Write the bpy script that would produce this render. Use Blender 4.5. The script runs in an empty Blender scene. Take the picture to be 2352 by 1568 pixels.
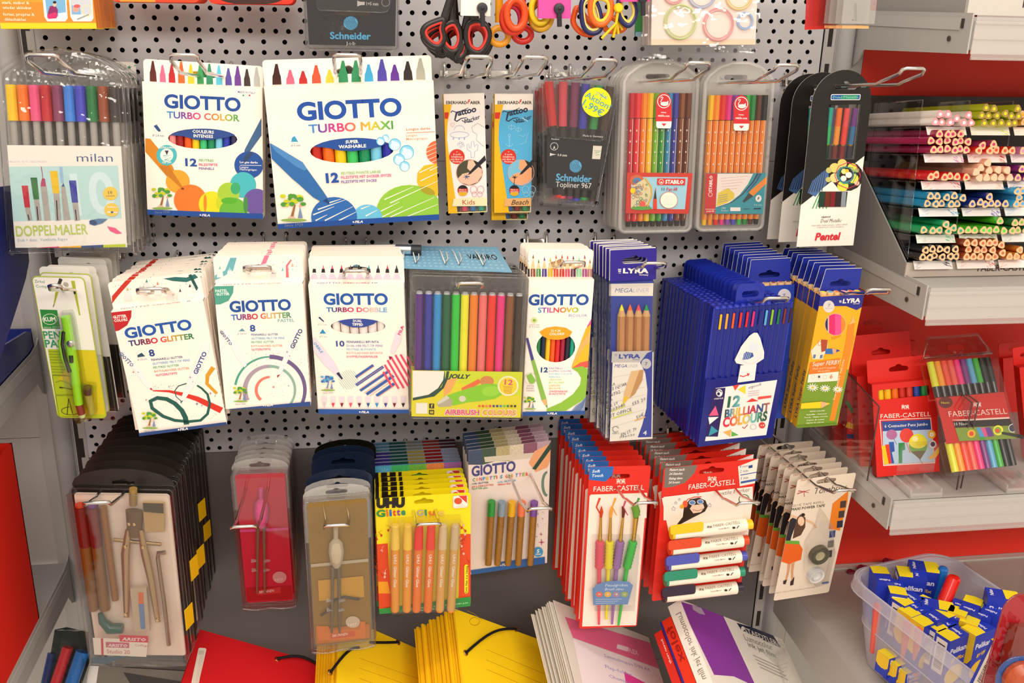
import bpy, random
import numpy as np
from math import sin, cos, tan, pi, sqrt, atan2, radians, hypot
from mathutils import Matrix, Vector
from mathutils.geometry import tessellate_polygon

random.seed(7)
COL = bpy.context.scene.collection
S = .001                                             # everything is written in millimetres

# ------------------------------------------------------------------ camera
# frame of the shop wall: x to the right, y into the wall (wall at y = 0), z up
F, YAW, PITCH, ROLL = 2248.3, .1592, .3321, .0254
CAM = np.array([365.2, -1272.9, 63.5])
_cy, _sy, _cp, _sp = cos(YAW), sin(YAW), cos(PITCH), sin(PITCH)
FW = np.array([_sy*_cp, _cy*_cp, -_sp]); RT = np.array([_cy, -_sy, 0.]); UP = np.cross(RT, FW)
RT, UP = RT*cos(ROLL)+UP*sin(ROLL), -RT*sin(ROLL)+UP*cos(ROLL)
cd = bpy.data.cameras.new('camera'); cam = bpy.data.objects.new('camera', cd); COL.objects.link(cam)
cd.sensor_width = 36; cd.lens = F/2352*36; cd.clip_start = .02
cam.matrix_world = Matrix([[RT[0], UP[0], -FW[0], CAM[0]*S], [RT[1], UP[1], -FW[1], CAM[1]*S],
                           [RT[2], UP[2], -FW[2], CAM[2]*S], [0, 0, 0, 1]])
bpy.context.scene.camera = cam

def _ray(x, y): return FW+RT*(x-1176)/F-UP*(y-784)/F
def at(x, y, Y):                                     # point seen at a pixel, Y mm in front of the wall
    d = _ray(x, y); return CAM+d*((-Y-CAM[1])/d[1])
def atx(x, y, X):
    d = _ray(x, y); return CAM+d*((X-CAM[0])/d[0])
def atz(x, y, Z):
    d = _ray(x, y); return CAM+d*((Z-CAM[2])/d[2])
def proj(X):
    d = X-CAM; w = d@FW
    return 1176+F*(d@RT)/w, 784-F*(d@UP)/w

# ------------------------------------------------------------------ light
sc = bpy.context.scene
sc.view_settings.view_transform = 'Standard'; sc.view_settings.look = 'None'
sc.view_settings.gamma = 1; sc.view_settings.use_curve_mapping = False
sc.view_settings.exposure = 0.02
sc.cycles.transparent_max_bounces = 48
W = bpy.data.worlds.new('shop_air'); sc.world = W; W.use_nodes = True
W.node_tree.nodes['Background'].inputs[0].default_value = (1.0, .86, .71, 1)
W.node_tree.nodes['Background'].inputs[1].default_value = .86
def lamp(name, loc, target, sx, sy, power, col=(1, .93, .84)):
    l = bpy.data.lights.new(name, 'AREA'); l.shape = 'RECTANGLE'; l.size = sx; l.size_y = sy
    l.energy = power; l.color = col
    o = bpy.data.objects.new(name, l); COL.objects.link(o); o.location = loc
    o.rotation_euler = (Vector(target)-Vector(loc)).to_track_quat('-Z', 'Y').to_euler()
    return o
lamp('ceiling_strip_light', (.25, -1.1, 1.6), (.35, 0, -.5), 2.2, .2, 19)
lamp('ceiling_strip_light', (.8, -2.5, 1.0), (.7, 0, -.95), 2.8, .3, 38)

# ------------------------------------------------------------------ materials
def lin(c):
    if isinstance(c, str):
        c = c.lstrip('#')
        if len(c) == 3: c = ''.join(k*2 for k in c)
        c = [int(c[i:i+2], 16)/255 for i in (0, 2, 4)]
    return tuple((k/12.92 if k <= .04045 else ((k+.055)/1.055)**2.4) for k in c)
MATS = {}
def principled(name, rough=.4, metal=0., spec=.5, coat=0., noise=.03, nscale=60, bump=0., color=None, trans=0., alpha=1., sheen=0., sub=0.):
    if name in MATS: return MATS[name]
    m = bpy.data.materials.new(name); m.use_nodes = True; nt = m.node_tree
    b = nt.nodes['Principled BSDF']
    b.inputs['Roughness'].default_value = rough; b.inputs['Metallic'].default_value = metal
    b.inputs['Specular IOR Level'].default_value = spec; b.inputs['Coat Weight'].default_value = coat
    b.inputs['Alpha'].default_value = alpha
    b.inputs['Transmission Weight'].default_value = trans
    tc = nt.nodes.new('ShaderNodeTexCoord'); nz = nt.nodes.new('ShaderNodeTexNoise')
    nz.inputs['Scale'].default_value = nscale; nz.inputs['Detail'].default_value = 3
    nt.links.new(tc.outputs['Object'], nz.inputs['Vector'])
    if color is None:
        a = nt.nodes.new('ShaderNodeAttribute'); a.attribute_name = 'Col'; src = a.outputs['Color']
    else:
        a = nt.nodes.new('ShaderNodeRGB'); a.outputs[0].default_value = (*lin(color), 1); src = a.outputs[0]
    mr = nt.nodes.new('ShaderNodeMapRange'); mr.inputs['To Min'].default_value = 1-noise; mr.inputs['To Max'].default_value = 1+noise
    nt.links.new(nz.outputs['Fac'], mr.inputs['Value'])
    mx = nt.nodes.new('ShaderNodeMix'); mx.data_type = 'RGBA'; mx.blend_type = 'MULTIPLY'; mx.inputs['Factor'].default_value = 1
    nt.links.new(src, mx.inputs['A']); nt.links.new(mr.outputs['Result'], mx.inputs['B'])
    nt.links.new(mx.outputs['Result'], b.inputs['Base Color'])
    if bump:
        bp = nt.nodes.new('ShaderNodeBump'); bp.inputs['Strength'].default_value = bump; bp.inputs['Distance'].default_value = .0005
        nt.links.new(nz.outputs['Fac'], bp.inputs['Height']); nt.links.new(bp.outputs['Normal'], b.inputs['Normal'])
    MATS[name] = m; return m
def film(name, tint='ffffff', clear=.9, rough=.08, bump=.25, nscale=25, refl=.05, haze=0., hazecol='ffffff'):
    """clear plastic sheet: lets the view through, mirrors at a glancing angle, may be milky"""
    if name in MATS: return MATS[name]
    m = bpy.data.materials.new(name); m.use_nodes = True; nt = m.node_tree; nt.nodes.clear()
    out = nt.nodes.new('ShaderNodeOutputMaterial')
    tr = nt.nodes.new('ShaderNodeBsdfTransparent'); t = lin(tint); tr.inputs[0].default_value = (t[0]*clear, t[1]*clear, t[2]*clear, 1)
    gl = nt.nodes.new('ShaderNodeBsdfGlossy'); gl.inputs['Roughness'].default_value = rough; gl.inputs[0].default_value = (.95, .95, .95, 1)
    lw = nt.nodes.new('ShaderNodeLayerWeight'); lw.inputs['Blend'].default_value = .5
    pw = nt.nodes.new('ShaderNodeMath'); pw.operation = 'POWER'; pw.inputs[1].default_value = 4; nt.links.new(lw.outputs['Facing'], pw.inputs[0])
    fr = nt.nodes.new('ShaderNodeMath'); fr.operation = 'MULTIPLY_ADD'; fr.inputs[1].default_value = .8; fr.inputs[2].default_value = refl; nt.links.new(pw.outputs[0], fr.inputs[0])
    tc = nt.nodes.new('ShaderNodeTexCoord'); nz = nt.nodes.new('ShaderNodeTexNoise'); nz.inputs['Scale'].default_value = nscale
    nt.links.new(tc.outputs['Object'], nz.inputs['Vector'])
    bp = nt.nodes.new('ShaderNodeBump'); bp.inputs['Strength'].default_value = bump; bp.inputs['Distance'].default_value = .004
    nt.links.new(nz.outputs['Fac'], bp.inputs['Height'])
    nt.links.new(bp.outputs['Normal'], gl.inputs['Normal']); nt.links.new(bp.outputs['Normal'], lw.inputs['Normal'])
    base = tr
    if haze:
        df = nt.nodes.new('ShaderNodeBsdfDiffuse'); df.inputs[0].default_value = (*lin(hazecol), 1)
        hm = nt.nodes.new('ShaderNodeMixShader'); hm.inputs[0].default_value = haze
        nt.links.new(tr.outputs[0], hm.inputs[1]); nt.links.new(df.outputs[0], hm.inputs[2]); base = hm
    mx = nt.nodes.new('ShaderNodeMixShader')
    nt.links.new(fr.outputs[0], mx.inputs[0]); nt.links.new(base.outputs[0], mx.inputs[1]); nt.links.new(gl.outputs[0], mx.inputs[2])
    nt.links.new(mx.outputs[0], out.inputs[0])
    MATS[name] = m; return m
PAPER = principled('printed_card', .42, spec=.4, noise=.015)
MATTE = principled('matte_paper', .7, spec=.25, noise=.03)
GLOSS = principled('glossy_plastic', .22, spec=.5, noise=.02)
SATIN = principled('satin_plastic', .4, spec=.4, noise=.03)
CHROME = principled('bright_steel_wire', .16, 1, noise=.04, color='d9d6d0')
SILVER = principled('silver_metal', .28, 1, noise=.05)
PAINT = principled('grey_powder_coat', .55, spec=.4, noise=.05, nscale=900, bump=.08)
WOOD = principled('pencil_wood', .6, spec=.3, noise=.12, nscale=140)
GLITTER = principled('glitter_print', .3, spec=.6, noise=.75, nscale=900)
CLEAR = film('clear_blister')
CRINKLE = film('crinkled_clear_film', bump=.7, nscale=45, rough=.05)
TUBF = film('milky_tub', clear=.92, haze=.36, hazecol='e9e5f2', rough=.25)
MILKY = film('frosted_plastic', clear=.92, haze=.22, hazecol='f4efe8', rough=.25)
ACRYL = film('clear_acrylic', clear=.96, rough=.02, bump=.02)

# ------------------------------------------------------------------ meshes
class MB:
    """collects coloured faces (mm) and links them as one mesh object"""
    def __init__(s): s.v = []; s.f = []; s.c = []; s.s = []
    def add(s, vs, fs, col, smooth=False):
        n = len(s.v); s.v += [tuple(map(float, p)) for p in vs]
        c = lin(col) if isinstance(col, str) else col
        for f in fs: s.f.append([n+i for i in f]); s.c.append(c); s.s.append(smooth)
        return s
    def box(s, x0, x1, y0, y1, z0, z1, col, b=0):
        if b:
            return s.prism(rrect(x0, z0, x1, z1, b, 2), y0, y1, col)
        v = [(x, y, z) for x in (x0, x1) for y in (y0, y1) for z in (z0, z1)]
        return s.add(v, [(0, 1, 3, 2), (4, 6, 7, 5), (0, 4, 5, 1), (2, 3, 7, 6), (0, 2, 6, 4), (1, 5, 7, 3)], col)
    def prism(s, pts, y0, y1, col, side=None, hole=None, back=None, smooth=False):
        """outline in (x, z), extruded along y"""
        n = len(pts); loops = [pts]+([hole] if hole else [])
        flat = [p for l in loops for p in l]
        tris = tessellate_polygon([[Vector((p[0], p[1], 0)) for p in l] for l in loops])
        s.add([(p[0], y0, p[1]) for p in flat], tris, col)
        if col == 'fff' and abs(y1-y0) < .65: return s          # thin clear film: one skin
        s.add([(p[0], y1, p[1]) for p in flat], tris, back or side or col)
        for l in loops:
            m = len(l)
            s.add([(p[0], y0, p[1]) for p in l]+[(p[0], y1, p[1]) for p in l], [(i, (i+1) % m, m+(i+1) % m, m+i) for i in range(m)], side or col, smooth)
        return s
    def rod(s, p0, p1, r0, r1=None, n=10, col='fff', caps=True, ph=0, capcol=None):
        p0 = np.array(p0, float); p1 = np.array(p1, float); r1 = r0 if r1 is None else r1
        d = p1-p0; d /= np.linalg.norm(d)+1e-9
        a = np.cross(d, [0, 0, 1.] if abs(d[2]) < .9 else [1., 0, 0]); a /= np.linalg.norm(a); b = np.cross(d, a)
        vs = []
        for p, r in ((p0, r0), (p1, r1)):
            for i in range(n):
                t = 2*pi*i/n+ph; vs.append(p+(a*cos(t)+b*sin(t))*r)
        s.add(vs, [(i, (i+1) % n, n+(i+1) % n, n+i) for i in range(n)], col, n > 6)
        if caps:
            s.add(vs[:n], [tuple(range(n))], capcol or col); s.add(vs[n:], [tuple(range(n))], capcol or col)
        return s
    def tube(s, path, r, n=8, col='fff', closed=False, flat=None):
        """swept round wire; flat=(rx, ry) squashes the section"""
        P = [np.array(p, float) for p in path]; m = len(P); vs = []; a0 = None
        for i, p in enumerate(P):
            d = (P[(i+1) % m]-P[i-1]) if closed else (P[min(i+1, m-1)]-P[max(i-1, 0)])
            d = d/(np.linalg.norm(d)+1e-9)
            if a0 is None:
                a = np.cross(d, [0, 1., 0] if abs(d[1]) < .9 else [1., 0, 0])
            else: a = a0-d*(a0@d)
            a /= np.linalg.norm(a)+1e-9; a0 = a; b = np.cross(d, a)
            rr = r[i] if isinstance(r, (list, tuple)) else r
            for k in range(n):
                t = 2*pi*k/n; vs.append(p+(a*cos(t)*(flat[0] if flat else 1)+b*sin(t)*(flat[1] if flat else 1))*rr)
        fs = []
        for i in range(m if closed else m-1):
            j = (i+1) % m
            for k in range(n): fs.append((i*n+k, i*n+(k+1) % n, j*n+(k+1) % n, j*n+k))
        s.add(vs, fs, col, True)
        if not closed:
            s.add(vs[:n], [tuple(range(n))], col); s.add(vs[-n:], [tuple(range(n))], col)
        return s
    def lathe(s, prof, c=(0, 0, 0), axis='z', n=16, col='fff', cols=None):
        """profile of (radius, height)"""
        vs = []
        for r, h in prof:
            for i in range(n):
                t = 2*pi*i/n; a, b = r*cos(t), r*sin(t)
                vs.append((c[0]+a, c[1]+b, c[2]+h) if axis == 'z' else ((c[0]+a, c[1]+h, c[2]+b) if axis == 'y' else (c[0]+h, c[1]+a, c[2]+b)))
        for j in range(len(prof)-1):
            s.add(vs[j*n:(j+2)*n], [(i, (i+1) % n, n+(i+1) % n, n+i) for i in range(n)], cols[j] if cols else col, True)
        return s
    def build(s, name, mat, parent=None):
        me = bpy.data.meshes.new(name)
        me.from_pydata([(x*S, y*S, z*S) for x, y, z in s.v], [], s.f)
        ca = me.color_attributes.new('Col', 'FLOAT_COLOR', 'CORNER')
        tot = [len(f) for f in s.f]
        cc = np.repeat(np.array([(*c, 1.) for c in s.c], dtype=np.float32), tot, axis=0)
        ca.data.foreach_set('color', cc.ravel())
        me.polygons.foreach_set('use_smooth', s.s); me.materials.append(mat); me.update()
        o = bpy.data.objects.new(name, me); COL.objects.link(o)
        if parent is not None: o.parent = parent
        return o
def sharp(o, ang=35):
    o.data.set_sharp_from_angle(angle=radians(ang)); return o
def rrect(x0, z0, x1, z1, r, n=4, corners=(1, 1, 1, 1)):
    """rounded rectangle outline, corners in order BL BR TR TL"""
    out = []
    for k, (cx, cz, a) in enumerate(((x0+r, z0+r, pi), (x1-r, z0+r, 1.5*pi), (x1-r, z1-r, 0), (x0+r, z1-r, .5*pi))):
        if not corners[k]: out.append(((x0, z0), (x1, z0), (x1, z1), (x0, z1))[k]); continue
        for i in range(n+1):
            t = a+.5*pi*i/n; out.append((cx+r*cos(t), cz+r*sin(t)))
    return out
def slot(cx, cz, w=28, h=6, bump=9):
    """euro hanging hole"""
    r = h/2; o = [(cx+w/2-r+r*cos(t), cz+r*sin(t)) for t in (-1.57, -.8, 0, .8, 1.57)]
    if bump: o += [(cx+bump/2*cos(t), cz+r+bump/2*.8*sin(t)) for t in (.3, .9, 1.57, 2.2, 2.8)]
    o += [(cx-w/2+r+r*cos(t), cz+r*sin(t)) for t in (1.57, 2.35, 3.14, 3.93, 4.71)]
    return o
def empty(name, label, cat, loc, M=None, group=None):
    o = bpy.data.objects.new(name, None); COL.objects.link(o); o.empty_display_size = .02
    m = np.eye(4) if M is None else np.block([[M, np.zeros((3, 1))], [np.zeros((1, 3)), np.ones((1, 1))]])
    m = m.copy(); m[:3, 3] = np.array(loc)*S
    o.matrix_world = Matrix(m.tolist()); o['label'] = label; o['category'] = cat
    if group: o['group'] = group
    return o
def tag(o, label, cat, group=None):
    o['label'] = label; o['category'] = cat
    if group: o['group'] = group
    return o
def dup(root, off, label, group=None, dyaw=0., droll=0., skip=()):
    """copy a thing with its parts and sub-parts, moved by off mm"""
    r = root.copy(); COL.objects.link(r)
    r.matrix_world = Matrix.Translation(Vector(off)*S) @ root.matrix_world @ Matrix.Rotation(dyaw, 4, 'Z') @ Matrix.Rotation(droll, 4, 'Y')
    r['label'] = label
    if group: r['group'] = group
    for ch in list(root.children):
        if ch.name.split('.')[0] in skip: continue
        c = ch.copy(); COL.objects.link(c); c.parent = r
        for g in ch.children:
            if g.name.split('.')[0] in skip: continue
            d = g.copy(); COL.objects.link(d); d.parent = c
    return r
ORD = 'zero first second third fourth fifth sixth seventh eighth ninth tenth eleventh twelfth thirteenth fourteenth fifteenth sixteenth seventeenth eighteenth nineteenth twentieth twenty-first twenty-second'.split()
def stack(root, n, dy, what, group, rise=.1, yaw=.01, roll=.01, skip=(), dx=0., jit=.15):
    """n more of the same thing behind it on the hook"""
    root['group'] = group; y = 0
    for i in range(n):
        y += dy*(1+random.uniform(-jit, jit))
        dup(root, (dx*(i+1)+random.uniform(-.8, .8), y, -rise*y+random.uniform(-.6, .6)), f'{what}, {ORD[i+2]} from the front of its stack', group,
            random.uniform(-yaw, yaw), random.uniform(-roll, roll), skip)

# ------------------------------------------------------------------ text
_GL = {}
def glyphs(txt, bold=0., shear=0., res=2):
    k = (txt, bold, shear, res)
    if k in _GL: return _GL[k]
    c = bpy.data.curves.new('t', 'FONT'); c.body = txt; c.size = 1; c.resolution_u = res; c.offset = bold; c.shear = shear
    M_ = bold > .012 and any(q in txt for q in 'MWNA')
    if M_: c.offset = 0
    o = bpy.data.objects.new('t', c); COL.objects.link(o)
    bpy.context.view_layer.update()
    me = o.to_mesh(); v = np.array([w.co[:2] for w in me.vertices]); f = [tuple(p.vertices) for p in me.polygons]
    o.to_mesh_clear(); bpy.data.objects.remove(o); bpy.data.curves.remove(c)
    if M_ and len(v):
        n = len(v); b = bold*.8; V = []; Fc = []
        for k, (dx, dy) in enumerate(((-b, -b), (b, -b), (b, b), (-b, b))): V.append(np.column_stack([v+[dx, dy], np.full(n, k*.005)])); Fc += [tuple(i+k*n for i in g) for g in f]
        v = np.concatenate(V); f = Fc
    if len(v): v[:, 0] -= v[:, 0].min()
    _GL[k] = (v, f); return _GL[k]

# ------------------------------------------------------------------ a flat printed face
def basis(yaw, pitch, roll):
    cz, sz, cx, sx, cr, sr = cos(yaw), sin(yaw), cos(pitch), sin(pitch), cos(roll), sin(roll)
    Rz = np.array([[cz, -sz, 0], [sz, cz, 0], [0, 0, 1]]); Rx = np.array([[1, 0, 0], [0, cx, -sx], [0, sx, cx]])
    Ry = np.array([[cr, 0, sr], [0, 1, 0], [-sr, 0, cr]])
    return Rz@Rx@Ry
def solve_face(c, Y, yaw0=0., pitch0=0., wa=1.):
    """size and attitude of the flat rectangle whose corners (TL TR BR BL) are seen at c, its top edge Y mm off the wall"""
    c = np.array(c, float); t = (c[0]+c[1])/2; o = at(t[0], t[1], Y)
    a, b, d = at(*c[0], Y), at(*c[1], Y), at(*c[3], Y)
    p = np.array([o[0], o[2], np.linalg.norm(b-a), np.linalg.norm(d-a), yaw0, pitch0, 0.])
    scl = np.array([10, 10, 10, 10, .1, .1, .1])
    def res(p):
        M = basis(*p[4:7]); O = np.array([p[0], -Y, p[1]]); r = []
        for (u, v), q in zip(((-.5, 0), (.5, 0), (.5, 1), (-.5, 1)), c):
            x = proj(O+M@np.array([u*p[2], 0, -v*p[3]])); r += [x[0]-q[0], x[1]-q[1]]
        return np.array(r+[(p[4]-yaw0)*40*wa, (p[5]-pitch0)*40*wa])
    for _ in range(25):
        r0 = res(p); J = np.array([(res(p+np.eye(7)[i]*scl[i]*1e-4)-r0)/1e-4 for i in range(7)]).T
        p = p+np.linalg.lstsq(J.T@J+1e-3*np.eye(7), -J.T@r0, rcond=None)[0]*scl
    return p
class Face:
    """local frame of a face: x from -w/2 to w/2, y = 0 on the face and positive towards the wall, z from 0 down to -h"""
    def __init__(s, c, Y, yaw0=0., pitch0=0., wa=1.):
        p = solve_face(c, Y, yaw0, pitch0, wa); s.M = basis(*p[4:7]); s.O = np.array([p[0], -Y, p[1]]); s.w, s.h = p[2], p[3]
        s.ox = s.oy = 0.; s.k = 1.; s.Y = Y
        print('face', np.round(p, 2))
    def org(s, ox, oy, k=.26782): s.ox, s.oy, s.k = ox, oy, k; return s
    def loc(s, x, y, dep=0.):                        # seen point -> local (x, z) on the plane y = dep
        d = _ray(s.ox+x*s.k, s.oy+y*s.k); n = s.M[:, 1]; O = s.O+n*dep
        q = s.M.T@(CAM+d*((n@(O-CAM))/(n@d))-s.O); return q[0], q[2]
def edge_face(tl, Y, top, left, w, h, pitch_rng=(-.5, .5)):
    """sheet with a known size: top-left corner seen at tl (Y mm off the wall), its top edge running through the seen point top and its left edge through left"""
    O = at(tl[0], tl[1], Y); best = None
    def off(M, v, q):
        a = np.array(proj(O)); b = np.array(proj(O+M@np.array(v))); d = (b-a)/np.linalg.norm(b-a); e = np.array(q)-a; return abs(d[0]*e[1]-d[1]*e[0])+(1000 if d@e < 0 else 0)
    for yaw in np.arange(-1.3, 1.3, .04):
        for pit in np.arange(pitch_rng[0], pitch_rng[1], .04):
            for rl in (-.12, -.08, -.04, 0., .04, .08, .12):
                M = basis(yaw, pit, rl); c = off(M, [w, 0, 0], top)+off(M, [0, 0, -h], left)+abs(rl)*8+abs(pit)*4+abs(yaw)*4
                if best is None or c < best[0]: best = (c, M, yaw, pit, rl)
    f = object.__new__(Face); f.M = best[1]; f.w, f.h = w, h; f.O = O+f.M@np.array([w/2, 0, 0]); f.ox = f.oy = 0.; f.k = 1.; f.Y = Y
    print('edge_face', round(best[0], 1), np.round(best[2:], 2)); return f
def plane_face(tl, Y, n, top, w, h):
    """sheet with a known size and facing (n points out of its front), top-left corner seen at tl, top edge running through the seen point top"""
    O = at(tl[0], tl[1], Y); n = np.array(n, float); n /= np.linalg.norm(n)
    d = _ray(*top); q = CAM+d*((n@(O-CAM))/(n@d)); e = q-O; e /= np.linalg.norm(e)
    w = w or np.linalg.norm(q-O)
    f = object.__new__(Face); f.M = np.stack([e, -n, np.cross(e, -n)], 1); f.w, f.h = w, h; f.O = O+e*w/2; f.ox = f.oy = 0.; f.k = 1.; f.Y = Y
    return f
class Art:
    """print laid on a face: thin flat layers, clipped to an outline box"""
    def __init__(s, face, dep=0., clip=None, hole=None, mb=None, step=.02, start=.05):
        s.F = face; s.dep = dep; s.mb = mb or MB(); s.n = 0; s.hole = hole; s.st = step; s.s0 = start
        s.clip = clip or (-face.w/2, -face.h, face.w/2, 0)
    def _y(s): s.n += 1; return s.dep-s.s0-s.st*s.n
    def P(s, pts): return [s.F.loc(x, y, s.dep) for x, y in pts]
    def raw(s, pts, col):
        x0, z0, x1, z1 = s.clip
        for ax, lim, sg in ((0, x0, 1), (0, x1, -1), (1, z0, 1), (1, z1, -1)):
            out = []
            for i in range(len(pts)):
                a, b = pts[i-1], pts[i]; ia, ib = (a[ax]-lim)*sg >= 0, (b[ax]-lim)*sg >= 0
                if ia != ib:
                    t = (lim-a[ax])/(b[ax]-a[ax]); out.append((a[0]+(b[0]-a[0])*t, a[1]+(b[1]-a[1])*t))
                if ib: out.append(b)
            pts = out
            if len(pts) < 3: return
        y = s._y(); loops = [pts]
        if s.hole:
            hx = sum(p[0] for p in s.hole)/len(s.hole); hz = sum(p[1] for p in s.hole)/len(s.hole)
            if min(p[0] for p in pts) < min(p[0] for p in s.hole) and max(p[0] for p in pts) > max(p[0] for p in s.hole) and \
               min(p[1] for p in pts) < min(p[1] for p in s.hole) and max(p[1] for p in pts) > max(p[1] for p in s.hole): loops.append(s.hole)
        if len(pts) > 4 or len(loops) > 1:
            flat = [p for l in loops for p in l]
            s.mb.add([(p[0], y, p[1]) for p in flat], tessellate_polygon([[Vector((p[0], p[1], 0)) for p in l] for l in loops]), col)
        else: s.mb.add([(p[0], y, p[1]) for p in pts], [tuple(range(len(pts)))], col)
    def poly(s, pts, col): s.raw(s.P(pts), col)
    def frac(s, u0, v0, u1, v1, col):                # rectangle in fractions of the face
        w, h = s.F.w, s.F.h; a, b = -w/2+u0*w, -w/2+u1*w
        s.raw([(a, -v1*h), (b, -v1*h), (b, -v0*h), (a, -v0*h)], col)
    def ell(s, cx, cy, rx, ry=None, col='fff', rot=0., n=28, a0=0., a1=2*pi):
        ry = ry or rx; pts = []
        for i in range(n+(a1-a0 < 6.2)):
            t = a0+(a1-a0)*i/n; x, y = rx*cos(t), ry*sin(t)
            pts.append((cx+x*cos(rot)-y*sin(rot), cy+x*sin(rot)+y*cos(rot)))
        s.poly(pts, col)
    def line(s, pts, w, col, w2=None):               # stroke, width in seen pixels, may taper
        L = s.P(pts); m = len(L); sc_ = hypot(*(np.array(s.F.loc(pts[0][0]+10, pts[0][1], s.dep))-np.array(L[0])))/10
        lf, rg = [], []
        for i in range(m):
            a, b = L[max(i-1, 0)], L[min(i+1, m-1)]; d = hypot(b[0]-a[0], b[1]-a[1]) or 1
            ww = (w+(w2-w)*i/(m-1) if w2 is not None else w)*sc_/2
            nx, nz = -(b[1]-a[1])/d*ww, (b[0]-a[0])/d*ww
            lf.append((L[i][0]+nx, L[i][1]+nz)); rg.append((L[i][0]-nx, L[i][1]-nz))
        y = s._y(); n = len(lf)
        s.mb.add([(p[0], y, p[1]) for p in lf+rg], [(i, i+1, n+i+1, n+i) for i in range(n-1)], col)
    def ring(s, cx, cy, rx, ry, w, col, n=28, a0=0., a1=2*pi):
        s.line([(cx+rx*cos(a0+(a1-a0)*i/n), cy+ry*sin(a0+(a1-a0)*i/n)) for i in range(n+1)], w, col)
    def text(s, txt, x0, y0, x1, y1, h, col, bold=0., shear=0.):
        """baseline from (x0, y0) to (x1, y1), capitals h high, all in seen pixels; col may be a list (spread over the line)"""
        v, f = glyphs(txt, bold*.75, shear, 5 if h*s.F.k > 18 else 3 if h*s.F.k > 9 else 1)
        if not len(v): return
        a = np.array(s.F.loc(x0, y0, s.dep)); b = np.array(s.F.loc(x1, y1, s.dep)); d = b-a; L = hypot(*d)
        px, py = -(y1-y0), (x1-x0); q = hypot(px, py) or 1
        c = np.array(s.F.loc(x0-px/q*h*-1*0+(y1-y0)/q*h, y0-(x1-x0)/q*h, s.dep))
        U = d/L; N = np.array([-U[1], U[0]]); hh = abs((c-a)@N)
        sx = L/v[:, 0].max(); sy = hh/.70
        y = s._y(); pts = a+np.outer(v[:, 0]*sx, U)+np.outer(v[:, 1]*sy, N)
        zk = v[:, 2] if v.shape[1] > 2 else np.zeros(len(v)); vs = [(p[0], y-z, p[1]) for p, z in zip(pts, zk)]
        if isinstance(col, (list, tuple)) and isinstance(col[0], str):
            n = len(s.mb.v); s.mb.v += [tuple(map(float, p)) for p in vs]; cl = [lin(k) for k in col]; X = v[:, 0].max()
            for g in f:
                t = sum(v[i, 0] for i in g)/len(g)/X*(len(cl)-1); i = min(int(t), len(cl)-2); t -= i
                s.mb.f.append([n+k for k in g]); s.mb.c.append(tuple(cl[i][k]*(1-t)+cl[i+1][k]*t for k in range(3))); s.mb.s.append(False)
        else: s.mb.add(vs, f, col)
    def bars(s, x0, y0, x1, y1, h, col='222', n=22):   # bar code: h is the vector along the bars (dx, dy)
        random.seed(3); t = 0
        while t < 1:
            w = random.choice((.015, .03, .045)); g = random.choice((.02, .035))
            p, q = min(t, 1), min(t+w, 1)
            a = (x0+(x1-x0)*p, y0+(y1-y0)*p); b = (x0+(x1-x0)*q, y0+(y1-y0)*q)
            s.poly([a, b, (b[0]+h[0], b[1]+h[1]), (a[0]+h[0], a[1]+h[1])], col); t += w+g
    def put(s, name, mat, parent): return s.mb.build(name, mat, parent)
def thing(name, label, cat, face, group=None): return empty(name, label, cat, face.O, face.M, group)

# ------------------------------------------------------------------ display hooks
def hook(tip, Yt, what, rise=.1, w=26, tl=48, ta=.42, root_drop=20, r=1.9, arm=None):
    """chrome double-wire hook; tip = seen centre of the cross bar at its end, Yt mm off the wall"""
    T = at(tip[0], tip[1], Yt); yb = Yt-tl*cos(ta); zb = T[2]-tl*sin(ta); z0 = zb-rise*yb
    o = empty('display_hook', f'chrome double-wire hook carrying {what}', 'hook', (T[0], 0, z0))
    def side(s):
        x = s*w/2
        return [(x, 8, root_drop), (x, -3, root_drop), (x, -7, root_drop-4), (x, -8, 6), (x, -11, 2), (x, -16, .6+rise*16), (x, -yb+6, rise*(yb-6)),
                (x, -yb-3, rise*yb+3), (x, -Yt+6, T[2]-z0-6), (s*(w/2-.8), -Yt+1.5, T[2]-z0-1.2), (s*(w/2-4), -Yt, T[2]-z0)]
    m = MB(); m.tube(side(-1)+side(1)[::-1], r, 8, 'd9d6d0'); m.build('wire', CHROME, o)
    p = MB(); p.box(-w/2-5, w/2+5, -4, -1.5, root_drop-16, root_drop-9, 'b8b4ae'); p.build('brace', CHROME, o)
    return o
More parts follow.
